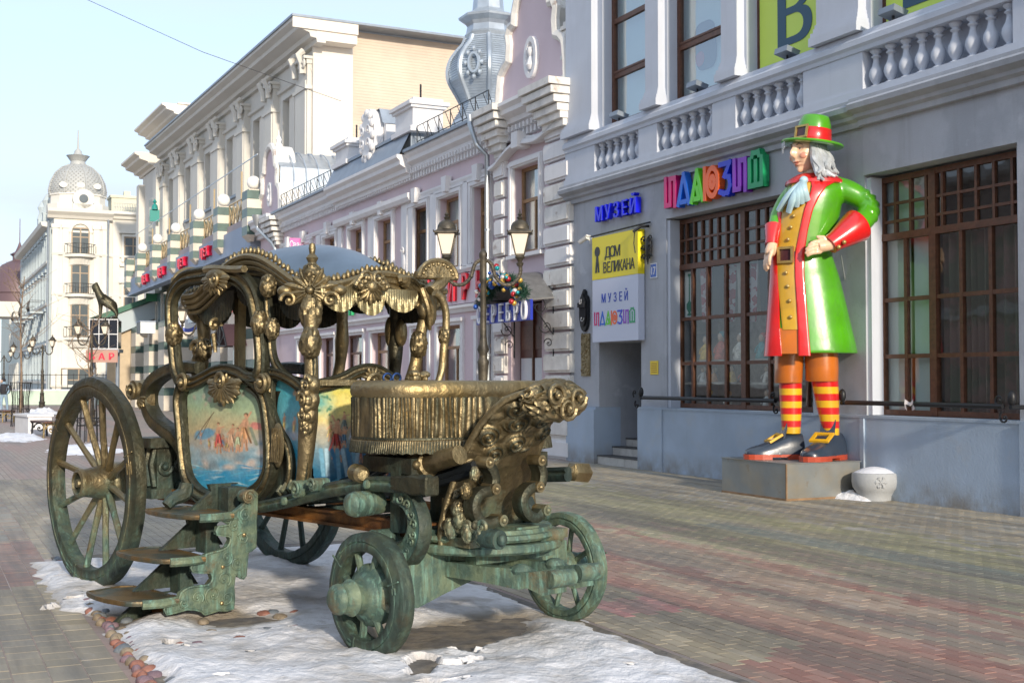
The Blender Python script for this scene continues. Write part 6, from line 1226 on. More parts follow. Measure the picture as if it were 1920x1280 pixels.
for b_ in (.55, 1.3, 2.9): G().box(.46, 1.2, b_, b_ + .1, z0, z0 + .08).build('cross_member', BDk, CR)
c = kp(665, 945, 0, .1); g = G(); g.lathe([(.05, -.22), (.075, -.2), (.08, -.12), (.066, -.11), (.082, -.10), (.082, -.06), (.068, -.05), (.084, -.04), (.084, 0), (.07, .01), (.078, .02), (.07, .04), (.045, .055), (.03, .06), (.0, .062)], c, (-1, 0, 0), n=22); g.build('spring_roller', BGr, CR)
c = kp(672, 887, 0, .2); g = G(); g.lathe([(.035, -.09), (.055, -.06), (.05, -.03), (.06, 0), (.05, .03), (.058, .06), (.03, .09)], c, (.3, 1, .05), n=16); g.build('strap_roll', BGo, CR)
g = G(); a_, b_ = kp(752, 884, 0, .42), kp(862, 852, 0, .42); d = b_ - a_; L_ = np.linalg.norm(d); d /= L_
g.tube([a_ - d * .02, a_ + d * .05, a_ + d * .16, a_ + d * .24, a_ + d * .25, a_ + d * .30, a_ + d * .31, b_], [.03, .075, .088, .078, .085, .085, .066, .06], 14); 
for k in range(8): o = np.array([-.07 * math.cos(k * .4 - 1.2), 0, .07 * math.sin(k * .4 - 1.2)]); g.tube([a_ + o + d * .02, a_ + o * 1.22 + d * .14, a_ + o * 1.1 + d * .24], .008, 4)
g.ell(a_ + d * .28 + np.array([-.085, 0, 0]), (.03, .03, .03), 10, 8); g.build('leather_strap_end', BZ, CR)
for k, (x0, y0, x1, y1) in enumerate(((700, 918, 890, 872), (715, 925, 890, 884), (640, 905, 730, 860), (655, 912, 740, 868))):
    g = G(); g.tube(crom([kp(x0, y0, 0, .5), (kp(x0, y0, 0, .5) + kp(x1, y1, 0, .5)) / 2 + np.array([0, 0, -.02]), kp(x1, y1, 0, .5)], 4), .03, 7); g.build('strap', mat('oiled_black_strap', (.018, .022, .026), .35, .3) if k == 0 else bpy.data.materials['oiled_black_strap'], CR)
g = G(); g.tube([(1.40, -.15, 1.06), (1.58, -.16, 1.06), (1.60, -.16, 1.06), (1.72, -.17, 1.05), (1.74, -.17, 1.05)], [.045, .045, .07, .075, .06], 6); g.build('step_bracket', BZ, CR)
g = G(); g.box(.30, 1.5, -.02, .5, 1.10, 1.2); g.box(.3, .42, .1, .2, .72, 1.1); g.box(1.3, 1.42, .1, .2, .72, 1.1); g.box(.75, .95, -.05, .35, .75, 1.1); g.build('seat_support', BDk, CR)
# ---- rear bolster and C springs
g = G(); g.box(.18, 1.5, 3.3, 3.62, .72, .80); g.box(.24, 1.45, 3.32, 3.6, .8, 1.14); g.box(.16, 1.52, 3.28, 3.64, 1.14, 1.22)
for k in range(4):
    for b in (3.3,): g.spiral((.30 + .14 * k, b, .98), XN, ZN, -YN, .07, 1.3, .02, 1 if k % 2 else -1)
for k in range(3): g.tube([(.235, 3.35 + .1 * k, .82), (.21, 3.36 + .1 * k, 1.0), (.235, 3.35 + .1 * k, 1.13)], .025, 6)
g.build('rear_bolster', BDk, CR)
for a_, m in ((.34, BZ), (1.35, BDk)):
    sp = crom([p + np.array([a_ - .34, 0, 0]) for p in kpts([(374, 690), (350, 688), (322, 693), (296, 708), (281, 730), (280, 762), (292, 788), (312, 806), (332, 822), (348, 850)], 0, .34)], 5)
    g = G(); g.sweep(sp, [(-.05, -.05), (-.055, .02), (-.04, .05), (-.015, .045), (.015, .055), (.04, .05), (.055, .02), (.05, -.05)], (-1, 0, 0), scale=list(np.interp(np.linspace(0, 1, len(sp)), [0, .4, .8, 1], [.9, 1.15, 1.2, 1.0]))); g.build('c_spring', m, CR)
    hd = kp(263, 731, 0, .34) + np.array([a_ - .34, 0, 0]); g = G(); g.tube([hd + np.array([-.07, 0, 0]), hd + np.array([.07, 0, 0])], .085, 14); g.spiral(hd + np.array([-.075, 0, 0]), YN, ZN, -XN, .085, 1.6, .02, -1, a0=.5, rise=.02)
    g.tube(crom([hd + np.array([0, -.06, .05]), hd + np.array([0, -.15, .02]), hd + np.array([0, -.2, -.12]), hd + np.array([0, -.12, -.2])], 4), [.05, .055, .045, .02], 8); shell(g, hd + np.array([-.05, -.13, -.06]), .10, (-1, 0, 0), n=6, a0=1.6, a1=3.6, ball=False); g.build('spring_scroll', m, CR)
g = G(); g.tube(crom(kpts([(285, 905), (330, 905), (360, 922), (400, 950)], 0, .45), 5), .045, 8); g.build('rear_perch', BDk, CR)
# ---- cabin hull
def hullsec(b, w0, w1, zb, zt, sh=0): return [(w0 + .10, b, zb), (w0, b, zb + .14), (w0, b, zt), (w1, b, zt), (w1, b, zb + .14), (w1 - .10, b, zb)]
g = G(); g.loft([hullsec(b, .30, 1.38, z, .86) for b, z in ((1.16, .86 - .02), (1.35, .80), (1.9, .74), (2.5, .76), (2.9, .84))], sm=False); g.build('floor_hull', BDk, CR)
g = G(); g.box(.285, .31, 1.16, 2.95, .84, 1.62); g.box(1.38, 1.41, 1.16, 2.95, .84, 1.64); g.box(.31, 1.38, 2.93, 2.96, .84, 1.64); g.box(.31, 1.38, 1.15, 1.18, .86, 1.6); g.build('cabin_wall', BDk, CR)
# ---- paintings (generic allegorical scenes), painted into the panels' own colour layer
def paint_canvas(W, Hh, kind):
    rng = np.random.RandomState(kind * 7 + 3); yy, xx = np.mgrid[0:Hh, 0:W]; u = xx / W; v = yy / Hh          # v=0 top
    def nse(sc, o=4):
        out = np.zeros((Hh, W)); a = 1
        for k in range(o):
            n_ = int(sc * 2 ** k) + 2; gr_ = rng.rand(n_ + 1, n_ + 1); gx = u * (n_ - 1); gy = v * (n_ - 1); ix = gx.astype(int); iy = gy.astype(int); fx = gx - ix; fy = gy - iy; fx = fx * fx * (3 - 2 * fx); fy = fy * fy * (3 - 2 * fy)
            out += a * ((gr_[iy, ix] * (1 - fx) + gr_[iy, ix + 1] * fx) * (1 - fy) + (gr_[iy + 1, ix] * (1 - fx) + gr_[iy + 1, ix + 1] * fx) * fy); a *= .55
        return out / 2.1
    def grad(st): 
        vs = [s[0] for s in st]; w = v + (nse(5) - .5) * .22; return np.stack([np.interp(w, vs, [s[1][c] for s in st]) for c in range(3)], -1)
    im = None
    def blend(mask, col): 
        nonlocal im; m_ = np.clip(mask, 0, 1)[..., None]; im = im * (1 - m_) + np.array(col) * m_
    def blob(cx, cy, rx, ry, col, rot=0, soft=.35, st=1.0):
        c, s = math.cos(rot), math.sin(rot); dx, dy = (u - cx) * (W / Hh), v - cy; a = (dx * c + dy * s) / rx; b = (-dx * s + dy * c) / ry; d = np.sqrt(a * a + b * b) + (nse(22, 2) - .5) * .5; blend((1 - d) / soft * st, col)
    def stroke(x0, y0, x1, y1, w_, col): 
        dx, dy = (x1 - x0) * W / Hh, y1 - y0; L_ = dx * dx + dy * dy + 1e-9; t_ = np.clip(((u - x0) * W / Hh * dx + (v - y0) * dy) / L_, 0, 1); d = np.hypot((u - x0) * W / Hh - t_ * dx, v - y0 - t_ * dy); blend((w_ - d) / (w_ * .5) + .3, col)
    def figure(cx, cy, h, cloth, flesh=(.62, .34, .20), lean=0, hair=(.14, .07, .03), arm=None):
        lt = tuple(min(1, c * 1.5 + .05) for c in cloth); dk = tuple(c * .4 for c in cloth); fd = tuple(c * .55 for c in flesh)
        blob(cx + .03 * h, cy + .02 * h, h * .17, h * .34, dk, lean * .4, .9, .6)
        blob(cx + lean * h * .15, cy - h * .20, h * .085, h * .17, flesh, lean * .5, .4); blob(cx + lean * h * .15 + .03 * h, cy - h * .18, h * .03, h * .13, fd, lean * .5, .9, .7)
        for k in range(7): ox = (k - 3) * .032 * h; stroke(cx + ox * .5 + rng.randn() * .01 * h, cy - h * .10, cx + ox * 1.6 + rng.randn() * .03 * h, cy + h * (.24 + .05 * rng.rand()), h * .022, [cloth, lt, dk, cloth][k % 4])
        stroke(cx - h * .04, cy + h * .2, cx - h * .09, cy + h * .48, h * .030, flesh); stroke(cx + h * .05, cy + h * .2, cx + h * .08, cy + h * .47, h * .030, flesh); stroke(cx + h * .065, cy + h * .2, cx + h * .095, cy + h * .47, h * .012, fd)
        ax_, ay_ = arm or (.22, -.33); stroke(cx + lean * h * .2, cy - h * .28, cx + ax_ * h, cy + ay_ * h, h * .024, flesh); stroke(cx, cy - h * .28, cx - .17 * h, cy - h * .10, h * .024, flesh)
        blob(cx + lean * h * .32, cy - h * .435, h * .052, h * .055, hair, 0, .5); blob(cx + lean * h * .30 - .012 * h, cy - h * .405, h * .036, h * .05, flesh, 0, .4)
    if kind == 1:
        im = grad([(0, (.30, .46, .38)), (.22, (.38, .50, .30)), (.42, (.58, .47, .26)), (.58, (.42, .42, .38)), (.70, (.20, .42, .52)), (.85, (.03, .30, .52)), (1, (.08, .40, .56))])
        for _ in range(34): blob(rng.rand(), .54 + .24 * rng.rand(), .04 + .05 * rng.rand(), .03 + .03 * rng.rand(), [(.30, .34, .34), (.20, .27, .30), (.62, .52, .44), (.36, .48, .52)][rng.randint(4)], soft=.7, st=.8)
        for _ in range(7): blob(.1 + .8 * rng.rand(), .10 + .12 * rng.rand(), .035, .02, (.55, .40, .32), rng.rand() * 3, .9, .6)
        for k in range(40): stroke(rng.rand(), .74 + .25 * rng.rand(), 0, 0, 0.0001, (0, 0, 0)) if 0 else blob(rng.rand(), .74 + .25 * rng.rand(), .07, .008, [(.05, .30, .50), (.45, .66, .70), (.10, .45, .62)][rng.randint(3)], .2 * rng.randn(), .6, .8)
        [figure(.1 + .8 * rng.rand(), .48 + .10 * rng.rand(), .09 + .05 * rng.rand(), [(.35, .12, .08), (.12, .28, .42), (.45, .34, .12), (.5, .42, .38)][rng.randint(4)], lean=rng.randn() * .3) for _ in range(7)]; blob(.27, .47, .11, .05, (.16, .34, .46), -.2); stroke(.13, .52, .40, .28, .004, (.16, .11, .06)); stroke(.2, .53, .36, .32, .003, (.16, .11, .06)); figure(.47, .50, .28, (.60, .10, .08), lean=-.1); figure(.62, .50, .25, (.66, .40, .24), lean=.3); figure(.77, .45, .34, (.55, .28, .12), lean=.15, arm=(.2, -.5)); figure(.70, .52, .22, (.45, .50, .30)); blob(.90, .40, .06, .035, (.65, .25, .2), .3); figure(.22, .50, .12, (.5, .5, .55)); blob(.48, .215, .028, .022, (.10, .12, .08), .3)
        stroke(.84, .42, .90, .56, .012, (.25, .28, .20))
    elif kind == 2:
        im = grad([(0, (.30, .42, .20)), (.12, (.62, .55, .12)), (.30, (.75, .62, .22)), (.42, (.50, .44, .30)), (.6, (.16, .26, .32)), (.8, (.03, .14, .24)), (1, (.01, .07, .14))])
        blob(.05, .2, .18, .14, (.16, .40, .34), .3, .9); 
        for _ in range(26): blob(.02 + .16 * rng.rand(), .05 + .3 * rng.rand(), .02, .012, (.08, .22, .14), rng.rand() * 3, .7, .8)
        blob(.66, .60, .14, .30, (.22, .14, .07), .25, .4); blob(.58, .74, .12, .16, (.15, .10, .06)); blob(.74, .42, .05, .14, (.28, .19, .09))
        [figure(.15 + .35 * rng.rand(), .45 + .2 * rng.rand(), .13 + .06 * rng.rand(), [(.3, .1, .06), (.10, .24, .36), (.40, .30, .10), (.2, .3, .2)][rng.randint(4)], lean=rng.randn() * .3) for _ in range(8)]
        figure(.22, .52, .36, (.45, .07, .06), lean=.2, arm=(-.1, -.55)); figure(.38, .46, .26, (.5, .55, .6)); figure(.30, .38, .2, (.18, .22, .2)); figure(.82, .44, .32, (.55, .38, .08), hair=(.3, .15, .05)); blob(.84, .36, .05, .05, (.02, .16, .10)); figure(.72, .76, .26, (.55, .16, .10), lean=-.3)
        for k in range(9): stroke(.08 + .05 * k, .62, .12 + .05 * k + .03 * rng.randn(), .9, .018, [(.16, .36, .50), (.35, .52, .62), (.06, .20, .36)][k % 3])
        blob(.46, .56, .10, .05, (.30, .50, .58), .3)
        for k in range(30): blob(rng.rand(), .84 + .15 * rng.rand(), .09, .012, [(.02, .10, .22), (.03, .24, .40), (.10, .36, .48)][rng.randint(3)], .3 * rng.randn(), .6, .8)
    else:
        im = grad([(0, (.05, .32, .38)), (.3, (.12, .42, .48)), (.5, (.22, .38, .44)), (.65, (.03, .26, .38)), (1, (.05, .36, .48))])
        figure(.35, .40, .20, (.65, .48, .15)); figure(.65, .44, .22, (.60, .45, .18), lean=.3); blob(.8, .12, .08, .05, (.55, .30, .14)); blob(.5, .5, .3, .05, (.36, .42, .48), .2, .8); blob(.4, .75, .3, .06, (.25, .48, .56), .2, .8)
    im = im * (.74 + .52 * nse(46, 3))[..., None] * (.9 + .2 * nse(9, 3))[..., None]
    return np.clip(im, 0, 1)
def panel(name, outl, ax, val, kind, W, Hh, bulge, lab):
    L = crom([(x, y, 0) for x, y in outl], 6, closed=True); poly = [(p[0], p[1]) for p in L]; x0, x1 = min(p[0] for p in poly), max(p[0] for p in poly); y0, y1 = min(p[1] for p in poly), max(p[1] for p in poly)
    def inside(x, y):
        c = False; n = len(poly); j = n - 1
        for i in range(n):
            if (poly[i][1] > y) != (poly[j][1] > y) and x < (poly[j][0] - poly[i][0]) * (y - poly[i][1]) / (poly[j][1] - poly[i][1]) + poly[i][0]: c = not c
            j = i
        return c
    im = paint_canvas(W, Hh, kind); g = G(); C = []; corners = [kp(x, y, ax, val) for x, y in ((x0, y0), (x1, y0), (x0, y1), (x1, y1))]; Nn = -XN if ax == 0 else -YN
    for j in range(Hh):
        for i in range(W):
            u, v = i / (W - 1), j / (Hh - 1); p = corners[0] * (1 - u) * (1 - v) + corners[1] * u * (1 - v) + corners[2] * (1 - u) * v + corners[3] * u * v
            g.v.append(tuple(p + Nn * bulge * (1 - (2 * u - 1) ** 2) * (1 - (2 * v - 1) ** 2))); C.append(tuple(im[j, i]) + (1,))
    ins = [[inside(x0 + (x1 - x0) * (i + .5) / (W - 1), y0 + (y1 - y0) * (j + .5) / (Hh - 1)) for i in range(W - 1)] for j in range(Hh - 1)]
    for j in range(Hh - 1):
        for i in range(W - 1):
            if ins[j][i]: g.f.append([j * W + i, (j + 1) * W + i, (j + 1) * W + i + 1, j * W + i + 1]); g.m.append(0); g.s.append(True)
    pm = M_.get('painting') or mat('varnished_painting', (.5, .5, .5), .30, attr='tone', bump=.25, bscale=60, coat=.25); M_['painting'] = pm
    ob = g.build(name, pm, CR); ca = ob.data.color_attributes.new('tone', 'FLOAT_COLOR', 'POINT'); ca.data.foreach_set('color', np.array(C, dtype=np.float32).ravel()); ob['label'] = lab
    return ob
doorout = [(352, 740), (372, 722), (395, 716), (425, 722), (452, 712), (478, 724), (492, 752), (498, 800), (498, 850), (494, 890), (478, 915), (440, 926), (400, 924), (375, 908), (362, 880), (356, 820)]
# ---- door
DO = G(); DP = [(341, 715), (332, 690), (327, 641), (323, 604), (323, 566), (332, 540), (349, 523), (375, 517), (407, 514), (439, 518), (461, 531), (476, 555), (484, 589), (489, 619), (492, 656), (492, 690), (486, 709)]
prm = [(-.058, -.02), (-.060, .02), (-.045, .035), (-.032, .03), (-.026, .012), (-.012, .014), (0, .045), (.014, .048), (.024, .02), (.034, .016), (.044, .036), (.056, .03), (.060, .0), (.058, -.02)]
def moulding(L, ax, val, sc=1.0, closed=False, m=BZ, name='frame_moulding', par=None, n=5, scl=None):
    P_ = crom(kpts(L, ax, val), n, closed); g = G(); g.sweep(P_, [(a * sc, b * sc) for a, b in prm], -XN if ax == 0 else -YN, closed=closed, scale=scl); return g.build(name, m, par or CR)
DOOR = moulding(DP, 0, .24, 1.12, name='door')
DOOR['label'] = 'carriage door with open arched window and painted lower panel'
moulding([(345, 724), (338, 750), (342, 799), (345, 840), (351, 885), (362, 911), (381, 930), (412, 940), (450, 937), (480, 925), (499, 904), (508, 878), (509, 840), (506, 799), (501, 761), (491, 734), (470, 716)], 0, .235, 1.15, par=DOOR)
moulding([(345, 718), (362, 718), (385, 708), (403, 698), (425, 694), (448, 700), (465, 710), (486, 712)], 0, .225, .85, par=DOOR)
panel('painted_panel', doorout, 0, .255, 1, 150, 230, .035, 'door panel painted with figures above blue waves').parent = DOOR
g = G(); c = kp(424, 722, 0, .20); shell(g, c, .155, (-1, 0, 0), n=13, a0=math.pi - 1.75, a1=math.pi + 1.75, L_=1.0, st=1.65); shell(g, c + ZN * .0, .11, (-1, 0, 0), n=8, a0=-1.4, a1=1.4, L_=.8, ball=False, st=1.8); g.spiral(c + np.array([-.05, .0, .03]), YN, ZN, -XN, .07, 1.4, .02); g.build('waist_shell', BZ, DOOR)
g = G(); c = kp(407, 524, 0, .20); shell(g, c, .125, (-1, 0, 0), n=11, a0=math.pi - 1.6, a1=math.pi + 1.6, L_=1.0, st=1.7); g.ell(c + ZN * .03, (.05, .16, .06), 12, 8); g.spiral(c + np.array([-.05, -.05, .0]), YN, ZN, -XN, .06, 1.4, .018, -1); g.build('crown_shell', BZ, DOOR)
g = G(); p = crom(kpts([(385, 506), (400, 503), (440, 505), (458, 504)], 0, .2), 4); g.tube(p, .03, 6); g.build('drip_moulding', BZ, CR)
for x, y in ((343, 718), (491, 716)):
    g = G(); c = kp(x, y, 0, .19); g.spiral(c, YN, ZN, -XN, .075, 1.7, .022, 1 if x < 400 else -1, rise=.02); g.ell(c + XN * .03, (.03, .07, .07), 12, 8); g.build('waist_scroll', BZ, DOOR)
knob(kp(326, 626, 0, .21), .085, m=BZ, par=DOOR); knob(kp(487, 606, 0, .21), .08, m=BZ, par=DOOR)
# ---- near side: jamb, quarter panel, corner post
moulding([(503, 535), (503, 560), (505, 590), (510, 620), (510, 650), (516, 678), (530, 700), (548, 714), (570, 724)], 0, .27, .62, name='jamb')
knob(kp(503, 536, 0, .24), .075); knob(kp(510, 616, 0, .24), .07)
moulding([(511, 690), (509, 730), (511, 768), (523, 804), (539, 832), (546, 861), (545, 894), (538, 918)], 0, .26, .62, name='quarter_frame')
moulding([(509, 700), (524, 702), (545, 712), (563, 726), (574, 742)], 0, .25, .65, name='quarter_rail')
panel('painted_panel', [(520, 716), (545, 716), (568, 735), (575, 800), (572, 860), (566, 905), (552, 912), (548, 860), (532, 815), (517, 770)], 0, .29, 3, 40, 110, .02, 'narrow teal panel painted with two small figures')
g = G(); c = kp(521, 834, 0, .21); g.ell(c, (.025, .075, .16), 14, 10); 
for k in range(5): g.tube([c + np.array([-.02, -.045 + .022 * k, .12]), c + np.array([-.03, -.045 + .022 * k, -.12])], .006, 4)
g.build('door_flap', BZ, CR)
moulding([(582, 590), (581, 620), (583, 660), (584, 700), (581, 740), (578, 790), (575, 840), (571, 885), (566, 914)], 0, .22, .80, name='corner_post', scl=None)
g = G(); pp = crom(kpts([(583, 590), (582, 640), (584, 700), (578, 790), (572, 870), (566, 916)], 0, .22), 5); g.tube(pp, [.05, .045, .05, .07, .055, .05], 10); g.build('corner_post_core', BZ, CR)
knob(kp(582, 642, 0, .18), .095, (-.8, -.6, 0)); 
g = G()
for k, (x, y, r) in enumerate(((584, 722, .07), (580, 750, .085), (578, 778, .07), (577, 800, .05))):
    c = kp(x, y, 0, .16); g.ell(c, (r * .8, r, r), 12, 9)
    for j in range(7): a = random.uniform(0, 6.28); g.ell(c + np.array([-r * .5, r * .7 * math.cos(a), r * .8 * math.sin(a)]), (r * .35, r * .3, r * .38), 7, 5)
    g.spiral(c + np.array([-r * .8, -.01, 0]), YN, ZN, (-.8, -.6, 0), r * .6, 1.3, r * .16, 1 if k % 2 else -1)
g.build('mask_carving', BZ, CR)
for x, y, r in ((563, 916, .06), (594, 908, .045)): g = G(); c = kp(x, y, 0, .17); g.tube([c + XN * .08, c - XN * .04], r, 14); g.spiral(c - XN * .045, YN, ZN, -XN, r, 1.4, .012); g.build('foot_scroll', BGr, CR)
g = G()
for k in range(6): c = kp(528 + k * 9, 920 - k * 2.5, 0, .24); g.tube([c + ZN * (.04 + .01 * (k % 3)), c + np.array([-.02, .02 * math.sin(k * 2), .0]), c - ZN * .03], [.012, .026, .014], 6)
g.build('sill_leaves', BGr, CR)
# ---- front of the cabin
panel('painted_panel', [(590, 724), (622, 722), (652, 716), (672, 730), (684, 760), (690, 800), (742, 830), (768, 856), (728, 893), (660, 903), (592, 912)], 1, 1.10, 2, 150, 170, .03, 'front panel painted with figures under a yellow sky')
moulding([(590, 724), (620, 718), (645, 710), (668, 698), (690, 693), (710, 697), (728, 708), (745, 722)], 1, 1.08, .8, name='front_rail')
g = G(); c = kp(697, 712, 1, 1.0); shell(g, c, .10, (0, -1, 0), n=8, a0=-1.3, a1=1.6); g.spiral(c + np.array([0, -.03, -.03]), XN, ZN, -YN, .08, 1.6, .02); g.build('front_scroll', BZ, CR)
moulding([(668, 722), (676, 742), (684, 762), (690, 800)], 1, 1.07, .45, name='panel_frame')
g = G(); g.box(.3, 1.35, 1.02, 1.4, 1.66, 1.70); g.build('window_shelf', BGo, CR)
# ---- far side posts
for L, m, r in (([(641, 560), (642, 600), (641, 640), (638, 680), (632, 712)], BGo, .052), ([(742, 560), (742, 620), (741, 680), (738, 716)], BDk, .055)):
    g = G(); g.tube(crom(kpts(L, 0, 1.42), 4), [r, r * .9, r * 1.15, r * .9, r], 9); g.build('far_post', m, CR)
g = G(); c = kp(730, 622, 0, 1.38); g.ell(c, (.04, .035, .12), 12, 9); g.ell(c + np.array([.02, -.13, -.01]), (.05, .045, .11), 12, 9); g.build('lamp_pad', BGo, CR)
for L, m in (([(808, 560), (798, 592), (790, 620), (783, 650), (779, 680), (770, 714)], BGo),):
    g = G(); g.tube(crom(kpts(L, 1, 1.05), 5), [.075, .05, .045, .05, .045, .05], 10); g.build('corner_post', m, CR)
knob(kp(785, 645, 1, 1.0), .085, (-.5, -.85, 0), par=CR)
g = G()
for k, (x, y, rx, rz_) in enumerate(((812, 545, .09, .06), (800, 562, .07, .09), (806, 590, .045, .09), (795, 580, .05, .07))): g.ell(kp(x, y, 1, 1.0), (rx, .06, rz_), 10, 8)
for k in range(7): a = kp(790 + 5 * k, 540, 1, .94); b = kp(806 + 2 * k, 618 - 8 * k, 1, .96); g.tube(crom([a, (a + b) / 2 + np.array([.03 * math.sin(k), -.03, 0]), b], 4), [.022, .014], 6)
g.build('draped_carving', BZ, CR)
g = G(); g.tube(crom(kpts([(815, 548), (828, 560), (836, 585), (836, 620), (832, 655), (829, 690), (822, 716)], 1, .8), 5), [.03, .028, .03, .026], 9); g.build('lamp_arm', BGo, CR); knob(kp(833, 630, 1, .8), .055, (-.3, -1, 0), BZ)
# rear posts seen through the door window
g = G(); g.tube(crom(kpts([(362, 560), (378, 590), (382, 640), (374, 680), (372, 735), (366, 770)], 0, .5), 5), [.11, .06, .05, .075, .045, .06], 10); g.ell(kp(372, 575, 0, .48), (.10, .11, .14), 12, 9); g.spiral(kp(368, 655, 0, .42), YN, ZN, -XN, .08, 1.5, .025); g.build('rear_post', BZ, CR); knob(kp(383, 655, 0, .45), .08)
g = G(); g.box(.53, .60, 2.53, 2.59, 1.6, 2.40); g.build('rear_mullion', BGo, CR)
g = G(); g.spiral(kp(403, 610, 1, 2.55), XN, ZN, -YN, .06, 1.2, .02); g.tube(kpts([(400, 625), (404, 660)], 1, 2.55), [.02, .015], 6); g.build('mullion_scroll', BZ, CR)
g = G(); g.sweep([(.3, 2.95, 1.66), (.84, 2.95, 1.75), (1.4, 2.95, 1.66)], [(a, b) for a, b in prm], (0, -1, 0)); g.build('rear_rail', BZ, CR)
# ---- roof
A0, A1, B0, B1 = .33, 1.45, 1.08, 3.0
def bump(t, w=.36): x = (t - .5) / w; return max(0, math.cos(min(1, abs(x)) * math.pi / 2)) ** 1.4
def ez(u, v):
    za = 2.375 + .26 * bump(v, .42); zb = 2.375 + .10 * bump(u, .4); wa = abs(2 * u - 1) ** 2.5; wb = abs(2 * v - 1) ** 2.5; mid = 2.60
    return (za * wa + zb * wb + mid * (1 - wa) * (1 - wb)) / (wa + wb + (1 - wa) * (1 - wb)) + .17 * (math.sin(math.pi * u) ** .8) * (math.sin(math.pi * v) ** .8)
g = G(); g.grid(lambda u, v: (lerp(A0 + .05, A1 - .05, u), lerp(B0 + .05, B1 - .05, v), ez(u, v) - .01 + .006 * MN.noise(Vector((u * 7, v * 9, 0)))), 30, 34); g.build('roof', M_['roof_tin'], CR)
g = G(); g.grid(lambda u, v: (lerp(A0 + .05, A1 - .05, u), lerp(B0 + .05, B1 - .05, 1 - v), ez(u, 1 - v) - .07), 16, 18); g.build('ceiling', M_['dark_lining'], CR)
def edge(k, n=30):
    if k == 0: return [np.array((A0, lerp(B0, B1, t), 2.375 + .26 * bump(t, .42))) for t in np.linspace(0, 1, n)]
    if k == 1: return [np.array((A1, lerp(B0, B1, t), 2.375 + .26 * bump(t, .42))) for t in np.linspace(0, 1, n)]
    if k == 2: return [np.array((lerp(A0, A1, t), B0, 2.375 + .10 * bump(t, .4))) for t in np.linspace(0, 1, n)]
    return [np.array((lerp(A0, A1, t), B1, 2.375 + .10 * bump(t, .4))) for t in np.linspace(0, 1, n)]
NO = [-XN, XN, -YN, YN]; cl = G(); cl.lathe([(.014, 0), (.020, .012), (.017, .03), (.005, .045)], n=6); clm = mesh_of(cl, 'crest_leaf', BZ)
for k in range(4):
    E_ = edge(k); g = G()
    for j, (dz, do, r) in enumerate(((0, .03, .026), (-.045, .02, .022), (-.085, .005, .022), (-.125, -.02, .020))): g.tube([p + ZN * dz + NO[k] * do for p in E_], r, 7)
    g.build('roof_cornice', BZ if k != 1 else BDk, CR)
    ce = edge(k, 34 if k < 2 else 28)
    for p in ce[1:-1]: inst('crest_leaf', clm, CR, p + ZN * .02 + NO[k] * .0, (random.gauss(0, .06), random.gauss(0, .06), 0), (1, 1, random.uniform(.9, 1.4)))
# heavy leafwork on the front cornice with its cartouche
g = G(); F_e = edge(2, 40)
for s in (1, -1):
    for j in range(5):
        t0 = .5 + s * (.08 + .02 * j); pts = [np.array((lerp(A0, A1, t0 + s * .33 * q), B0 - .05 - .02 * math.sin(q * 6 + j), 2.375 + .10 * bump(t0 + s * .33 * q, .4) - .03 - .025 * j + .03 * math.sin(q * 5 + j * .8))) for q in np.linspace(0, 1, 12)]
        g.tube(pts, [.03, .026, .02, .012], 7)
g.build('front_leafwork', BZ, CR)
def cartouche(c, r, N, par=CR, name='cartouche'):
    g = G(); shell(g, c, r, N, n=9, a0=math.pi - 1.5, a1=math.pi + 1.5, ball=False); X = np.cross(ZN, N)
    for s in (-1, 1):
        for q in range(3): g.spiral(np.array(c) + X * s * r * (.35 + .25 * q) + ZN * r * (.45 - .22 * q) + np.array(N) * r * .3, X * s, ZN, N, r * (.42 - .08 * q), 1.4, r * .12, rise=r * .15)
    g.ell(np.array(c) + np.array(N) * r * .15, (r * .4,) * 3, 10, 8); return g.build(name, BZ, par)
cartouche(kp(692, 538, 1, .96), .13, (0, -1, 0))
# big corner shell with finial and hanging leaves
g = G(); c = kp(585, 545, 0, .28); Nn = np.array([-.75, -.66, 0]); shell(g, c, .17, Nn, n=11, a0=-2.2, a1=2.2, L_=1.0, st=1.15); shell(g, c - ZN * .02, .13, Nn, n=9, a0=math.pi - 1.3, a1=math.pi + 1.3, ball=False)
X_ = np.cross(ZN, Nn); 
knob(c - ZN * .155 + Nn * .03, .10, Nn, name='corner_mask', sz=1.75); knob(c + ZN * .12 + Nn * .01, .085, Nn, name='corner_bud', sz=1.2)
g.lathe([(.05, .16), (.03, .2), (.045, .23), (.02, .26), (.026, .30), (.02, .33), (.0, .34)], c, n=10)
for s in (-1, 1): g.ell(c + X_ * s * .19 - ZN * .0, (.06, .06, .04), 10, 8); g.spiral(c + X_ * s * .15 - ZN * .07 + Nn * .06, X_ * s, ZN, Nn, .06, 1.2, .016)
g.build('corner_shell', BZ, CR)
def fan_crest(c, N, X, r, name='fan_crest', m=BZ):
    c, N, X = [np.array(q, float) for q in (c, N, X)]; g = G(); th = .05
    pts = [(r * 1.25 * math.cos(a), r * math.sin(a)) for a in np.linspace(0, math.pi, 15)]; g.prism(pts, lambda a, b, d: tuple(c + X * a + ZN * b + N * d), -.03, .03)
    g.tube([c + X * a + ZN * b + N * .03 for a, b in pts], .018, 6)
    for a in np.linspace(.25, math.pi - .25, 9): g.ell(c + X * r * 1.02 * math.cos(a) + ZN * r * .78 * math.sin(a) + N * .035, (.014, .014, .014), 7, 5)
    for a in np.linspace(.1, math.pi - .1, 8): g.tube([c + N * .03, c + N * .03 + X * r * .9 * math.cos(a) + ZN * r * .65 * math.sin(a)], .007, 4)
    g.tube([c - X * r * 1.4 + ZN * .01, c + X * r * 1.4 + ZN * .01], .03, 7); return g.build(name, m, CR)
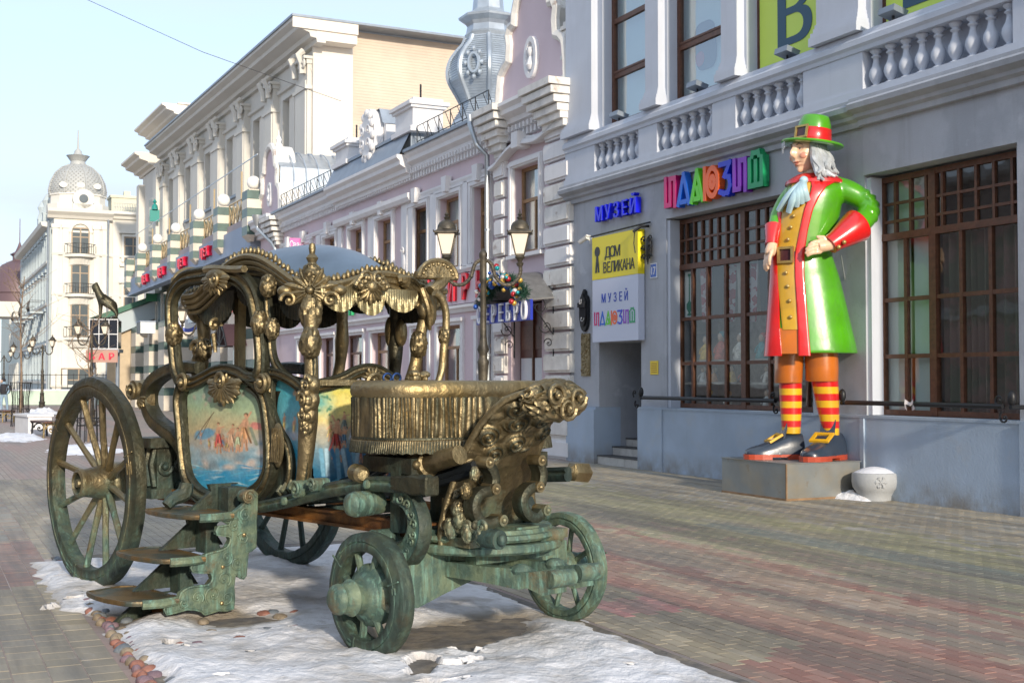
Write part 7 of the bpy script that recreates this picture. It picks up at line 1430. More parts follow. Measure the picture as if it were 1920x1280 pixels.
fan_crest(kp(818, 520, 1, .86), (-.15, -.98, 0), (1, -.15, 0), .125); fan_crest(kp(357, 530, 1, 3.02), (-.3, -.95, 0), (.95, -.3, 0), .11); fan_crest((A1, B1, 2.42), (0, -1, 0), (1, 0, 0), .12, m=BDk)
g = G(); p = crom(kpts([(838, 506), (834, 520), (822, 534), (808, 545)], 1, .86), 5); g.tube(p, [.02, .045, .05, .04], 8); g.build('crest_hook', BZ, CR)
# ---- scalloped valance
vm = mat('bronze_cloth', (.34, .27, .14), .42, .8, var=.2, scale=6, col2=(.20, .19, .12), mixlo=.4, mixhi=.7, mscale=3, bump=.3)
def valance(P0, P1, N, ztop, h, m):
    P0, P1, N = np.array(P0, float), np.array(P1, float), np.array(N, float)
    def f(u, v):
        b = .25 * h + .75 * h * math.sqrt(max(0, 1 - (2 * u - 1) ** 2)); p = P0 + (P1 - P0) * u; return tuple(np.array([p[0], p[1], ztop(u)]) - ZN * b * v + N * (.006 * math.sin(u * 90) * v + .02 * math.sin(math.pi * u)))
    q = G(); q.grid(f, 48, 6); b = len(q.v); q.grid(lambda u, v: tuple(np.array(f(u, v)) - N * .006), 48, 6); q.build('valance', m, CR)
for k, (x0, x1, yb) in enumerate(((603, 668, 585), (664, 724, 592), (722, 783, 586))):
    a, b = kp(x0, 545, 1, .99), kp(x1, 545, 1, .99); zt = 2.36 + (.03 if k == 1 else 0); valance(a, b, (0, -1, 0), lambda u: zt, zt - kp((x0 + x1) / 2, yb, 1, .99)[2], vm)
for k in range(3): b0, b1 = 1.05 + .62 * k, 1.78 + .62 * k; valance((.37, b0 + .03, 0), (.37, b1 - .1, 0), (-1, 0, 0), lambda u: 2.40 + .12 * (k == 1), .27, BDk); valance((1.42, b0, 0), (1.42, b1, 0), (-1, 0, 0), lambda u: 2.40 + .1 * (k == 1), .26, BDk)  # inner scallops take the dark bronze, so their shade is in the colour
for k in range(3): valance((.36 + .35 * k, 2.95, 0), (.73 + .35 * k, 2.95, 0), (0, -1, 0), lambda u: 2.42, .28, BDk)
# ---- coachman's seat: pleated hammercloth drum
DC = np.array([.865, .24]); DA, DB_ = .725, .42
def dr_(th, r=1.0, dr=0): 
    c, s = math.cos(th), math.sin(th); e = .72; return np.array([DC[0] + (DA * r + dr) * (abs(c) ** e) * (1 if c > 0 else -1), DC[1] + (DB_ * r + dr) * (abs(s) ** e) * (1 if s > 0 else -1)])
n = 900; rp = [random.uniform(-1, 1) for _ in range(n + 1)]
def pleat(k, z): 
    t = k / n * 2 * math.pi; s = .5 + .5 * math.sin(t * 96 + 2.6 * math.sin(t * 7) + 1.2 * math.sin(t * 23 + z * 5) + .9 * math.sin(z * 9 + t * 13)); s2 = .5 + .5 * math.sin(t * 41 + z * 4); return .013 * s ** .7 + .006 * s2 + .001 * rp[k % n]
g = G(); secs = []
for z, r, am in ((1.60, .985, .2), (1.585, .99, 1), (1.5, .985, 1), (1.40, .985, 1.1), (1.335, .99, .9), (1.325, 1.0, .15)):
    secs.append([(*dr_(2 * math.pi * k / n, r, pleat(k, z) * am), z) for k in range(n)])
g.loft(secs, caps=False); g.build('pleated_cloth', BZ, CR)
g = G(); secs = []
for z, r in ((1.335, .99), (1.333, 1.012), (1.32, 1.015), (1.315, 1.006), (1.305, 1.012), (1.235, 1.03), (1.232, .98)): secs.append([(*dr_(2 * math.pi * k / n, r, (.005 if z < 1.31 and k % 5 < 3 else 0)), z + (.004 * math.sin(k * .35) if z < 1.24 else 0)) for k in range(n)])
g.loft(secs, caps=True); g.build('fringe_band', BZ, CR)
g = G(); secs = []
for z, r in ((1.585, 1.0), (1.60, 1.018), (1.625, 1.028), (1.66, 1.02), (1.685, .99), (1.694, .94), (1.697, .8), (1.69, .45), (1.688, .1)): secs.append([(*dr_(2 * math.pi * k / 120, r), z) for k in range(120)])
g.loft(secs); g.build('seat_cushion', BGo, CR)
g = G(); c = kp(735, 708, 1, .6); 
for s in (-1, 1): g.tube([c + np.array([s * .04 + .035 * math.cos(a), 0, .03 * math.sin(a)]) for a in np.linspace(0, 6.28, 13)[:-1]], .008, 5, closed=True)
g.build('ring_trinket', mat('blued_steel', (.05, .10, .25), .3, .8), CR)
g = G()
for k in range(8): g.ell(kp(790 + random.uniform(-14, 14), 706 + random.uniform(-8, 6), 1, .62), (random.uniform(.02, .05), .04, random.uniform(.02, .04)), 8, 6)
g.build('leaf_boss', BZ, CR)
# ---- dashboard: leaning carved shell board
ST = [(.60, -.16, .40, .02), (.75, -.17, .41, .0), (.92, -.20, .37, -.03), (1.08, -.25, .335, -.05), (1.2, -.31, .325, -.06), (1.31, -.38, .31, -.07), (1.41, -.46, .295, -.08), (1.50, -.56, .28, -.09), (1.565, -.64, .25, -.09), (1.60, -.71, .20, -.07), (1.61, -.76, .12, -.03)]
zs = [s[0] for s in ST]
def dsurf(v, u):
    t = v * (len(ST) - 1); i = min(int(t), len(ST) - 2); f = t - i; z, b, hw, dp = [ST[i][q] * (1 - f) + ST[i + 1][q] * f for q in range(4)]
    x = (2 * u - 1); return np.array((.84 + hw * x, b - dp * (x * x) * .9 + dp * .4, z))
def dnorm(v, u): 
    e = .01; a = dsurf(min(1, v + e), u) - dsurf(max(0, v - e), u); b = dsurf(v, min(1, u + e)) - dsurf(v, max(0, u - e)); n_ = np.cross(a, b); n_ /= np.linalg.norm(n_); return n_ if n_[1] < 0 else -n_
g = G(); g.grid(lambda v, u: tuple(dsurf(v, u) + dnorm(v, u) * (.012 * MN.noise(Vector((u * 6, v * 9, 1))))), 40, 20); g.grid(lambda v, u: tuple(dsurf(v, u) - dnorm(v, u) * (.035 + .02 * v)), 30, 12)
for s in (0, 1): g.tube([dsurf(v, s) - dnorm(v, s) * .018 for v in np.linspace(0, 1, 26)], [.022, .026, .028, .026, .022], 9)
g.tube([dsurf(1, u) - dnorm(1, u) * .02 for u in np.linspace(0, 1, 12)], .03, 8)
DASH = g.build('dashboard', BZ, CR); DASH['label'] = 'leaning carved dashboard with a rolled shell top'
SCR = [(.93, .30, .10, 1), (.95, .72, .09, -1), (.86, .52, .06, 1), (.80, .78, .075, 1), (.78, .50, .07, -1), (.76, .16, .085, 1), (.66, .66, .075, 1), (.64, .32, .085, -1), (.56, .84, .06, -1), (.55, .10, .075, 1), (.50, .48, .07, 1), (.44, .26, .07, -1), (.42, .70, .055, -1), (.36, .09, .065, -1), (.30, .24, .055, 1), (.22, .08, .06, 1), (.14, .2, .05, -1), (.08, .07, .05, 1)]
SCP = [(dsurf(v, u), r, d) for v, u, r, d in SCR]
def carve(v, u):
    """relief height of the carved front: spiral scrolls over a rippled leafy ground"""
    p = dsurf(v, u); h = 0; best = 0; N_ = dnorm(v, u); X = dsurf(v, min(1, u + .02)) - dsurf(v, max(0, u - .02)); X /= np.linalg.norm(X); Y = np.cross(N_, X)
    for c, r, d in SCP:
        q = p - c; x, y = q.dot(X), q.dot(Y); rho = math.hypot(x, y)
        if rho < r * 1.15:
            w_ = _sst(r * 1.15 - rho, 0, r * .3); k = .5 + .5 * math.cos(2 * math.pi * rho / (r * .46) - d * math.atan2(y, x)); hh = w_ * (.012 + .030 * k ** .8 * (1 - .2 * rho / r) + .014 * (1 - rho / r))
            if hh > h: h = hh
            best = max(best, w_)
    plain = _sst(u, .36, .50) * _sst(.40 - v + .12 * u, 0, .08); n_ = MN.noise(Vector((p[0] * 9, p[1] * 9, p[2] * 9)))
    return h * (1 - plain) + (1 - best) * (.010 * abs(math.sin(26 * u + 14 * v + 5 * n_)) * (1 - plain) + .006 * n_) - .02 * plain
g = G(); g.grid(lambda v, u: tuple(dsurf(v, u) + dnorm(v, u) * (.006 + carve(v, u))), 190, 96); g.build('carved_relief', BZ, DASH)
# rolled, carved head of the board
g = G(); hc_ = dsurf(.97, .5) + np.array([.02, .02, -.035]); nu, nv = 72, 40; V = []
for j in range(nv + 1):
    e = math.pi * (j / nv - .5)
    for i in range(nu):
        a = 2 * math.pi * i / nu; d = np.array([math.sin(e), math.cos(e) * math.cos(a), math.cos(e) * math.sin(a)]); q_ = MN.noise(Vector((d[0] * 2.4, d[1] * 2.4, d[2] * 2.4 + 5)))
        k = abs(math.sin(4.5 * e + 2.2 * math.sin(2 * a) + 5 * q_)); k2 = abs(math.sin(3 * a + 4 * e + 4 * q_)); rr_ = .86 + .16 * k ** .6 + .12 * k2; V.append(hc_ + d * rr_ * np.array([.245, .115, .125]))
g.add(V, [(j * nu + i, j * nu + (i + 1) % nu, (j + 1) * nu + (i + 1) % nu, (j + 1) * nu + i) for j in range(nv) for i in range(nu)], True)
for s_, z_ in ((-.10, .03), (.09, .02), (.0, -.05)): g.spiral(hc_ + np.array([s_, -.118, z_]), XN, ZN, (0, -1, .1), .075, 1.6, .016, 1 if s_ < 0 else -1, rise=.02)
g.build('rolled_head', BZ, DASH)
# volutes at both front edges of the footboard
for L, av, m in (([(908, 866), (920, 880), (925, 900), (918, 918), (900, 924), (888, 942), (892, 968), (910, 982), (934, 974)], -.44, BZ), ([(1006, 862), (1014, 885), (1010, 908), (990, 916), (978, 936), (984, 960), (1002, 970), (1016, 955)], -.44, BZ)):
    P_ = crom(kpts(L, 1, av), 5); g = G(); g.sweep(P_, [(-.03, -.05), (-.032, .03), (-.012, .045), (.012, .045), (.032, .03), (.03, -.06)], -YN)
    for p in (P_[0], P_[len(P_) // 2 - 6], P_[-1]): g.tube([p + YN * .06, p - YN * .055], .036, 14); g.ell(p - YN * .055, (.02, .02, .02), 8, 6)
    g.build('side_volute', m, CR)
g = G(); g.box(.44, 1.30, -.42, -.06, .66, .72); g.loft([[(.46, -.40, .68), (.52, -.40, .68), (.52, -.1, .68), (.46, -.1, .68)], [(.47, -.34, .95), (.52, -.34, .95), (.52, -.12, .95), (.47, -.12, .95)]], sm=False); g.build('footboard', BZ, CR)
g = G(); p = kp(925, 1010, 0, .45); g.tube([p + np.array([0, .1, 0]), p + np.array([.0, -.06, 0])], .06, 12); g.ell(p + np.array([0, -.08, 0]), (.035, .03, .035), 10, 7); g.build('corner_boss', BDk, CR)
for x, y, r in ((846, 990, .06), (858, 955, .05), (874, 920, .045), (890, 888, .04), (878, 1000, .055), (902, 1006, .05), (862, 975, .05)): knob(kp(x, y, 0, .43), r, (-.9, -.4, 0), name='side_carving')
g = G(); q_ = kp(860, 1010, 0, .5)
for k in range(6): g.spiral(kp(835 + 14 * k, 985 + 4 * (k % 2), 0, .43), YN, ZN, -XN, .045, 1.3, .016, 1 if k % 2 else -1)
g.build('base_scrolls', BZ, CR)
# ---- folding steps
sb = 1.62; so = [(464, 919), (481, 925), (479, 975), (478, 1026), (464, 1035), (460, 1079), (451, 1083), (441, 1076), (437, 1100), (437, 1140), (410, 1143), (384, 1151), (377, 1145), (350, 1141), (312, 1151), (311, 1130), (335, 1121), (339, 1111), (354, 1101), (372, 1098), (390, 1096), (398, 1085), (394, 1073), (362, 1072), (360, 1055), (384, 1051), (386, 1039), (409, 1033), (425, 1026), (432, 1012), (428, 1004), (407, 1002), (409, 987), (432, 984), (419, 976), (422, 967), (441, 959), (458, 945), (461, 934), (453, 927)]
P_ = [kp(x, y, 1, sb) for x, y in so]; g = G(); g.prism([(p[0], p[2]) for p in P_], lambda a, b, c: (a, c, b), sb, sb + .05); pl = [(p[0], sb - .002, p[2]) for p in P_]; g.tube(crom(pl, 2, True), .009, 5, closed=True)
for x, y, r, d in ((440, 985, .06, 1), (455, 1010, .05, -1), (425, 1045, .06, 1), (445, 1055, .05, -1), (420, 1085, .06, 1), (400, 1115, .07, -1), (425, 1120, .05, 1), (370, 1120, .05, 1), (345, 1130, .035, -1), (460, 965, .05, 1), (468, 940, .035, -1)): g.spiral(kp(x, y, 1, sb - .004), XN, ZN, -YN, r, 1.3, .009, d, a0=x)
c = kp(463, 930, 1, sb); g.tube([c + YN * .05, c - YN * .03], .05, 14); g.spiral(c - YN * .035, XN, ZN, -YN, .05, 1.4, .01); ST_ = g.build('steps', BGr, CR); ST_['label'] = 'folded down set of three carriage steps between carved side plates'
for x, y in ((458, 1002), (418, 1062), (416, 1130)): G().ell(kp(x, y, 1, sb - .005), (.016, .012, .016), 8, 6).build('bolt', BGo, ST_)
trm = mat('worn_bronze_tread', (.20, .13, .055), .42, .6, col2=(.10, .12, .10), mixlo=.45, mixhi=.6, mscale=4, var=.3, scale=12, bump=.4)
for (a0, a1, z) in ((-.84, -.44, .205), (-.62, -.24, .47), (-.40, -.02, .755)):
    pl = [(a1, sb + .02), (a1 - .10, sb - .02), (a1 - .17, sb - .03), (a1 - .27, sb + .01), (a0 + .05, sb + .08), (a0 + .02, sb + .2), (a0, sb + .32), (a0 + .0, sb + .48), (a0 + .03, sb + .66), (a0 + .10, sb + .70), (a1, sb + .70)]
    g = G(); cx = sum(p[0] for p in pl) / len(pl); cy = sum(p[1] for p in pl) / len(pl); L3 = crom([(x, y, 0) for x, y in pl], 3, True)
    g.loft([[(cx + (x - cx) * k, cy + (y - cy) * k, z + dz) for x, y, _ in L3] for k, dz in ((.93, -.035), (1.0, -.03), (1.02, -.012), (1.0, 0), (.94, .002), (.93, -.006), (.9, -.005))], sm=False); t_ = g.build('tread', trm, ST_)
    g = G(); g.tube([(a1 - .02, sb - .005, z - .02), (a1 - .16, sb - .03, z - .02), (a1 - .19, sb - .02, z - .02), (a1 - .27, sb + .005, z - .02)], .032, 8); g.build('tread_bracket', BGr, t_)
for a0, z0, z1 in ((-.50, .0, .20), (-.36, .20, .47), (-.16, .47, .755), (.02, .70, .95)):
    P2 = [(a0 - .22, z0 + .01), (a0 + .28, z0 + .01), (a0 + .22, z0 + .10), (a0 + .16, z1 - .03), (a0 + .24, z1 - .02), (a0 - .02, z1 - .02), (a0 + .0, z0 + .18), (a0 - .1, z0 + .10)]
    G().prism(P2, lambda a, b, c: (a, c, b), sb + .40, sb + .44).build('inner_stringer', BGr, ST_)
    G().loft([[(a0 + .05, sb + .24, zq), (a0 + .05 + wq, sb + .24, zq), (a0 + .05 + wq, sb + .39, zq), (a0 + .05, sb + .39, zq)] for zq, wq in ((max(z0 - .02, .02), .13), (z0 + .08, .09), (z1 - .1, .09), (z1 - .04, .16))], sm=False).build('riser_post', rust if z0 == 0 else BDk, ST_)
g = G(); g.tube(crom(kpts([(312, 948), (325, 935), (345, 925), (350, 905)], 1, 2.2), 4), [.04, .05, .06, .05], 8); g.build('step_arm', BDk, ST_)
# ================================================================== PEDESTAL, BOLLARD, GIANT PAINTED FIGURE
q = thing('pedestal', 'low box pedestal of grey sheet metal under the giant figure', 'pedestal', FM, (21.05, .82, 0)); g = G()
g.box(20.27, 21.83, .17, 1.49, .012, .515); g.build('box', M_['stone'], q); G().box(20.255, 21.845, .155, 1.505, .517, .527).build('top_sheet', M_['stone'], q)
g = G(); g.box(20.262, 20.285, 1.48, 1.498, .013, .515); g.box(20.26, 20.27, .17, 1.49, .0, .03); g.box(20.27, 21.83, 1.49, 1.5, .0, .03); g.build('edge_strip', mat('rust_stain', (.24, .15, .08), .7, var=.3, scale=5), q)
q = thing('bollard', 'round pale stone bollard with raised snowflake mark by the pedestal', 'bollard', FM, (20.0, .42, 0)); stm = mat('pale_concrete', (.36, .375, .385), .75, var=.08, scale=5, bump=.4); bc = FM.l(FW.px(1636, 930, 2, 0)); bc = (bc[0] - .15, .36)
BC = FM.l(FW.px(1640, 900, 1, 17.85)); BC = (BC[0], BC[1])
g = G(); g.lathe([(.22, 0), (.23, .06), (.27, .13), (.305, .18), (.32, .26), (.315, .36), (.30, .385), (.16, .42), (.14, .44)], (BC[0], BC[1], 0), n=28); g.build('body', stm, q); q.location = FM.w((BC[0], BC[1], 0)); OFF[q.name] = (BC[0], BC[1], 0)
for ch in list(q.children): bpy.data.objects.remove(ch)
g.build('body', stm, q); g2 = G(); g2.lathe([(.29, .386), (.22, .42), (.15, .45), (.05, .468), (.0, .47)], (BC[0], BC[1], 0), n=20); g2.build('snow_cap', mat('snow_cap', (.78, .80, .84), .6, bump=1.0, bscale=25), q)
dcam = np.array(FM.l((0, 0, 0)))[:2] - np.array(BC[:2]); dcam /= np.linalg.norm(dcam); ang0 = math.atan2(dcam[1], dcam[0]) + .28; g = G()
for k in range(6):
    a = math.pi * k / 3; 
    P_ = [(BC[0] + .322 * math.cos(ang0 + rr_ * math.cos(a) / .32), BC[1] + .322 * math.sin(ang0 + rr_ * math.cos(a) / .32), .27 + rr_ * math.sin(a)) for rr_ in (0, .04, .085)]; g.tube(P_, .010, 5)
    for d in (-.5, .5): b = .05; g.tube([P_[1], (BC[0] + .324 * math.cos(ang0 + (.04 * math.cos(a) + .04 * math.cos(a + d)) / .32), BC[1] + .324 * math.sin(ang0 + (.04 * math.cos(a) + .04 * math.cos(a + d)) / .32), .27 + .04 * math.sin(a) + .04 * math.sin(a + d))], .008, 4)
g.build('snowflake_mark', stm, q)
GY = 18.55
def sp(px, py, dy=0.0): return FW.px(px, py, 1, GY + dy)
GI = thing('giant_figure', 'giant painted figure in green coat and buckled hat, hands on hips on the pedestal', 'statue', FW, tuple(sp(1515, 860)[:2]) + (.53,))
def gloss(name, col, **k): return mat(name, col, .30, coat=.75, var=.16, scale=2.2, bump=.2, bscale=9, col2=tuple(c * .75 + .02 for c in col), mixlo=.5, mixhi=.75, mscale=3.0, streak=.07, **k)
GC = gloss('glossy_green_paint', (.075, .34, .006)); GR = gloss('glossy_red_paint', (.60, .012, .012)); GYw = gloss('glossy_ochre_paint', (.52, .30, .02)); GO_ = gloss('glossy_orange_paint', (.52, .14, .015)); GYe = gloss('glossy_yellow_paint', (.75, .42, .015))
GN = gloss('glossy_slate_paint', (.025, .038, .06)); SK = mat('painted_skin', (.76, .50, .33), .35, coat=.4, var=.06, scale=3); HR = mat('painted_grey_hair', (.42, .45, .48), .35, coat=.4, var=.3, scale=8); CV = mat('painted_pale_blue_cravat', (.42, .60, .66), .3, coat=.4, var=.12, scale=6); GD = mat('old_gold_paint', (.50, .36, .13), .35, .6, var=.2, scale=10)
def rem(ob, vx, sm=0):
    m = ob.modifiers.new('remesh', 'REMESH'); m.mode = 'VOXEL'; m.voxel_size = vx; m.use_smooth_shade = True
    if sm: s = ob.modifiers.new('smooth', 'SMOOTH'); s.iterations = sm; s.factor = .6
    return ob
PXM = (GY) / FPX
TB = [(330, 1500, 1556, .16), (336, 1490, 1564, .22), (345, 1480, 1574, .30), (358, 1474, 1580, .36), (375, 1467, 1578, .38), (400, 1459, 1574, .38), (440, 1451, 1566, .36), (480, 1447, 1559, .34), (505, 1446, 1567, .36), (520, 1445, 1572, .38), (570, 1441, 1584, .43), (620, 1437, 1595, .47), (650, 1434, 1602, .49), (663, 1433, 1604, .50)]
def tb(y, k): return float(np.interp(y, [r[0] for r in TB], [r[k] for r in TB]))
def body(y, al, off=0.0):
    l, r, hd = tb(y, 1), tb(y, 2), tb(y, 3); cx, hw = (l + r) / 2, (r - l) / 2; c, s = math.cos(al), math.sin(al); e = .85; p = sp(cx, y)
    fl = 1 + (.02 * math.sin(al * 5 + 1) * max(0, (y - 480) / 180)); return np.array([p[0] + (hw * PXM * fl + off) * abs(c) ** e * (1 if c > 0 else -1), p[1] - (hd * fl + off) * abs(s) ** e * (1 if s > 0 else -1), p[2]])
def alpha(y, x):
    l, r = tb(y, 1), tb(y, 2); q_ = max(-1, min(1, (x - (l + r) / 2) / ((r - l) / 2))); return math.acos(abs(q_) ** (1 / .85) * (1 if q_ > 0 else -1))
g = G(); ys = [330, 333, 337, 345, 352, 360, 372, 385, 400, 420, 440, 460, 480, 492, 505, 520, 540, 560, 580, 600, 620, 640, 655, 663]
g.loft([[body(y, 2 * math.pi * k / 56) for k in range(56)][::-1] for y in ys])
# sleeves: near arm (his left) with elbow folds, far arm behind
arm = crom([sp(1562, 352, -.05), sp(1590, 360, -.10), sp(1616, 374, -.14), sp(1628, 392, -.20), sp(1620, 412, -.30), sp(1600, 428, -.40)], 5)
g.tube(arm, [.185, .18, .165, .15, .16, .16, .15], 16); g.ell(sp(1558, 360, -.02), (.20, .22, .19), 16, 12)
for k in range(5): c = arm[10 + k * 2]; d = arm[11 + k * 2] - arm[10 + k * 2]; d /= np.linalg.norm(d); g.tube([c + np.cross(d, (0, 1., 0)) * .165 * math.cos(a) * (1 if True else 1) + np.cross(d, np.cross(d, (0, 1., 0))) * .165 * math.sin(a) for a in np.linspace(-1.2 + k * .2, 1.4 + k * .1, 7)], .035, 6)
arm2 = crom([sp(1488, 360, .10), sp(1471, 382, .10), sp(1459, 406, .0), sp(1454, 428, -.12)], 5); g.tube(arm2, [.14, .13, .12, .11], 14); g.ell(sp(1496, 362, .08), (.15, .2, .16), 14, 10)
COAT = rem(g.build('coat', GC, GI), .022, 3); COAT['label'] = 'long green glossy coat'
def strip(name, m, y0, y1, fl, fr, off, n=24, nv=10, th=.03, flare=0):
    g = G(); secs = []
    for i in range(n + 1):
        y = y0 + (y1 - y0) * i / n; a, b = alpha(y, fl(y)), alpha(y, fr(y)); o = off + flare * i / n
        ring = [body(y, a + (b - a) * k / nv, o * (1 if 0 < k < nv else .8)) for k in range(nv + 1)] + [body(y, a + (b - a) * k / nv, o - th) for k in range(nv, -1, -1)]; secs.append(ring)
    g.loft(secs); return g.build(name, m, GI)
I = lambda *p: (lambda y: float(np.interp(y, [q_[0] for q_ in p], [q_[1] for q_ in p])))
strip('waistcoat', GYw, 345, 620, I((345, 1484), (400, 1463), (440, 1456), (480, 1452), (520, 1453), (570, 1456), (620, 1459)), I((345, 1512), (400, 1500), (440, 1492), (480, 1484), (520, 1483), (620, 1485)), .025)
strip('lapel', GR, 338, 668, I((338, 1512), (360, 1512), (400, 1497), (440, 1489), (480, 1482), (520, 1481), (620, 1484), (668, 1484)), I((338, 1562), (345, 1558), (355, 1538), (375, 1524), (400, 1512), (440, 1503), (480, 1498), (520, 1497), (620, 1502), (668, 1505)), .05, n=34)
strip('lapel', GR, 400, 668, I((400, 1459.5), (440, 1451.5), (480, 1447.5), (520, 1445.6), (570, 1441.6), (620, 1437.6), (668, 1433.5)), I((400, 1463), (440, 1458), (480, 1454), (520, 1454), (570, 1455), (620, 1455), (668, 1457)), .045, nv=6)
g = G(); cr = [body(332, 2 * math.pi * k / 40, .03) for k in range(40)]; g.loft([[body(y, 2 * math.pi * k / 40, o) for k in range(40)][::-1] for y, o in ((328, .035), (334, .075), (341, .085), (347, .05), (349, .0))], caps=False); g.build('collar', GR, GI)
for x, y in ((1481, 411), (1476.5, 431.6), (1472, 454), (1468, 515), (1470, 540), (1472, 567), (1473, 597)): p = body(y, alpha(y, x), .05); G().ell(p, (.028, .028, .028), 12, 8).build('button', GD, GI)
strip('breeches_front', GO_, 617, 664, lambda y: 1450, lambda y: 1490, .012, n=4)
# belt buckle
def frame2(c, X, Z, N, w, h, t, d, m, name, par, inner=None):
    g = G(); c, X, Z, N = [np.array(v_, float) for v_ in (c, X, Z, N)]
    for a0, a1, b0, b1 in ((-w, w, h - t, h), (-w, w, -h, -h + t), (-w, -w + t, -h + t, h - t), (w - t, w, -h + t, h - t)):
        P = [c + X * a + Z * b + N * k for k in (0, d) for a, b in ((a0, b0), (a1, b0), (a1, b1), (a0, b1))]; g.add(P, [(0, 1, 2, 3), (4, 5, 6, 7), (0, 1, 5, 4), (1, 2, 6, 5), (2, 3, 7, 6), (3, 0, 4, 7)])
    o = g.build(name, m, par)
    if inner: g = G(); P = [c + X * a + Z * b + N * k for k in (0, d * .3) for a, b in ((-w + t, -h + t), (w - t, -h + t), (w - t, h - t), (-w + t, h - t))]; g.add(P, [(0, 1, 2, 3), (4, 5, 6, 7), (0, 1, 5, 4), (1, 2, 6, 5), (2, 3, 7, 6), (3, 0, 4, 7)]); g.build(name + '_inset', inner, o)
    return o
FN = np.array([-.62, -.78, 0]); FX = np.array([.78, -.62, 0])
DKR = mat('dark_maroon_paint', (.06, .015, .02), .3, coat=.4)
frame2(body(482, alpha(482, 1468), .03), FX, ZN, FN, .125, .12, .035, .05, GD, 'belt_buckle', GI, DKR)
strip('belt', DKR, 476, 489, lambda y: 1449, lambda y: 1484, .035, n=2)
# cuffs: flared red turn-backs
def cuff(P, R0, R1, name='cuff'):
    g = G(); P = [np.array(p) for p in P]; g.tube(P, [R0 * .96, R0, lerp(R0, R1, .5), R1, R1 * .98], 20, caps=True); return g.build(name, GR, GI)
cf = cuff([sp(1556, 459, -.52), sp(1566, 452, -.50), sp(1585, 439, -.44), sp(1606, 424, -.36), sp(1609, 422, -.35)], .145, .25)
for x, y in ((1583, 454), (1573, 463)): G().ell(sp(x, y, -.66), (.032, .032, .032), 12, 8).build('cuff_button', GD, cf)
cuff([sp(1447, 458, -.22), sp(1448, 448, -.2), sp(1450, 436, -.15), sp(1452, 426, -.1), sp(1452, 424, -.1)], .10, .145)
# hands
def hand(wr, kn, X, th_dir, fl, par, name='hand'):
    """wr wrist, kn knuckle centre, X across the knuckles, fl finger end offset"""
    wr, kn, X = [np.array(v_, float) for v_ in (wr, kn, X)]; g = G(); d = kn - wr; L_ = np.linalg.norm(d); d /= L_; N_ = np.cross(d, X)
    g.tube([wr - d * .06, wr + d * .02, wr + d * L_ * .6, kn + d * .01], [.075, .08, .085, .07], 14, flat=1.0); g.ell(wr + d * L_ * .75, (.07, .115, .05), 16, 10, ax=(d, X, N_)); g.ell(wr + d * L_ * .45, (.09, .095, .055), 16, 10, ax=(d, X, N_))
    for k, (o, l) in enumerate(((-.085, .20), (-.03, .235), (.028, .225), (.08, .18))):
        b0 = kn + X * o; q_ = fl; p1 = b0 + d * l * .42 + N_ * .012; p2 = p1 + (d * .8 + np.array(q_) * .5) * l * .33; p3 = p2 + (d * .5 + np.array(q_) * .9) * l * .27
        g.tube([b0 - d * .05, b0, p1, p2, p3], [.032, .033, .030, .027, .022], 10); g.ell(p3, (.023,) * 3, 8, 6); g.ell(b0 + N_ * .012, (.034,) * 3, 8, 6)
    t0 = wr + d * L_ * .35 + X * th_dir * .07; t1 = t0 + d * .07 + X * th_dir * .07; t2 = t1 + d * .08 + X * th_dir * .02 - N_ * .02; g.tube([wr + d * .02, t0, t1, t2], [.04, .042, .034, .026], 10); g.ell(t2, (.026,) * 3, 8, 6)
    return rem(g.build(name, SK, par), .008, 2)
hand(sp(1555, 460, -.53), sp(1535, 463, -.56), np.array([-.25, -.1, -.96]), -1, (.0, .35, -.35), GI)
hand(sp(1447, 462, -.24), sp(1443, 477, -.27), np.array([.2, -.95, .2]), -1, (.25, .2, -.5), GI)
# breeches, stockings, shoes
def leg(name, m, rows, n=28):
    g = G(); g.loft([[sp(cx, y, dy) + np.array([hw * PXM * math.cos(a), -hd * math.sin(a), 0]) for a in np.linspace(0, 2 * math.pi, n, endpoint=False)][::-1] for y, cx, hw, hd, dy in rows]); return g.build(name, m, GI)
leg('breeches', GO_, [(600, 1482, 28, .26, .10), (650, 1480, 28, .25, .10), (690, 1479, 26.5, .24, .10), (716, 1478, 26, .235, .10), (718, 1478, 25, .22, .10)]); leg('breeches', GO_, [(600, 1538, 32, .28, -.02), (650, 1539, 31, .27, -.04), (690, 1541, 30.5, .26, -.05), (713, 1541, 30, .25, -.05), (715, 1541, 28, .24, -.05)])
def stocking(y0, y1, c0, c1, w0, w1, dy, n=8):
    for k in range(n):
        a, b = k / n, (k + 1) / n; f = lambda t: (y0 + (y1 - y0) * t, c0 + (c1 - c0) * t, w0 + (w1 - w0) * t + 1.2 * math.sin(t * 3), (w0 + (w1 - w0) * t) * PXM * 1.05, dy)
        leg('stocking_stripe', GR if k % 2 == 0 else GYe, [f(a), f((a + b) / 2), f(b)], 28)
stocking(716, 812, 1482, 1484, 21.5, 16.5, .10); stocking(712, 815, 1546, 1559, 25, 14, -.05)
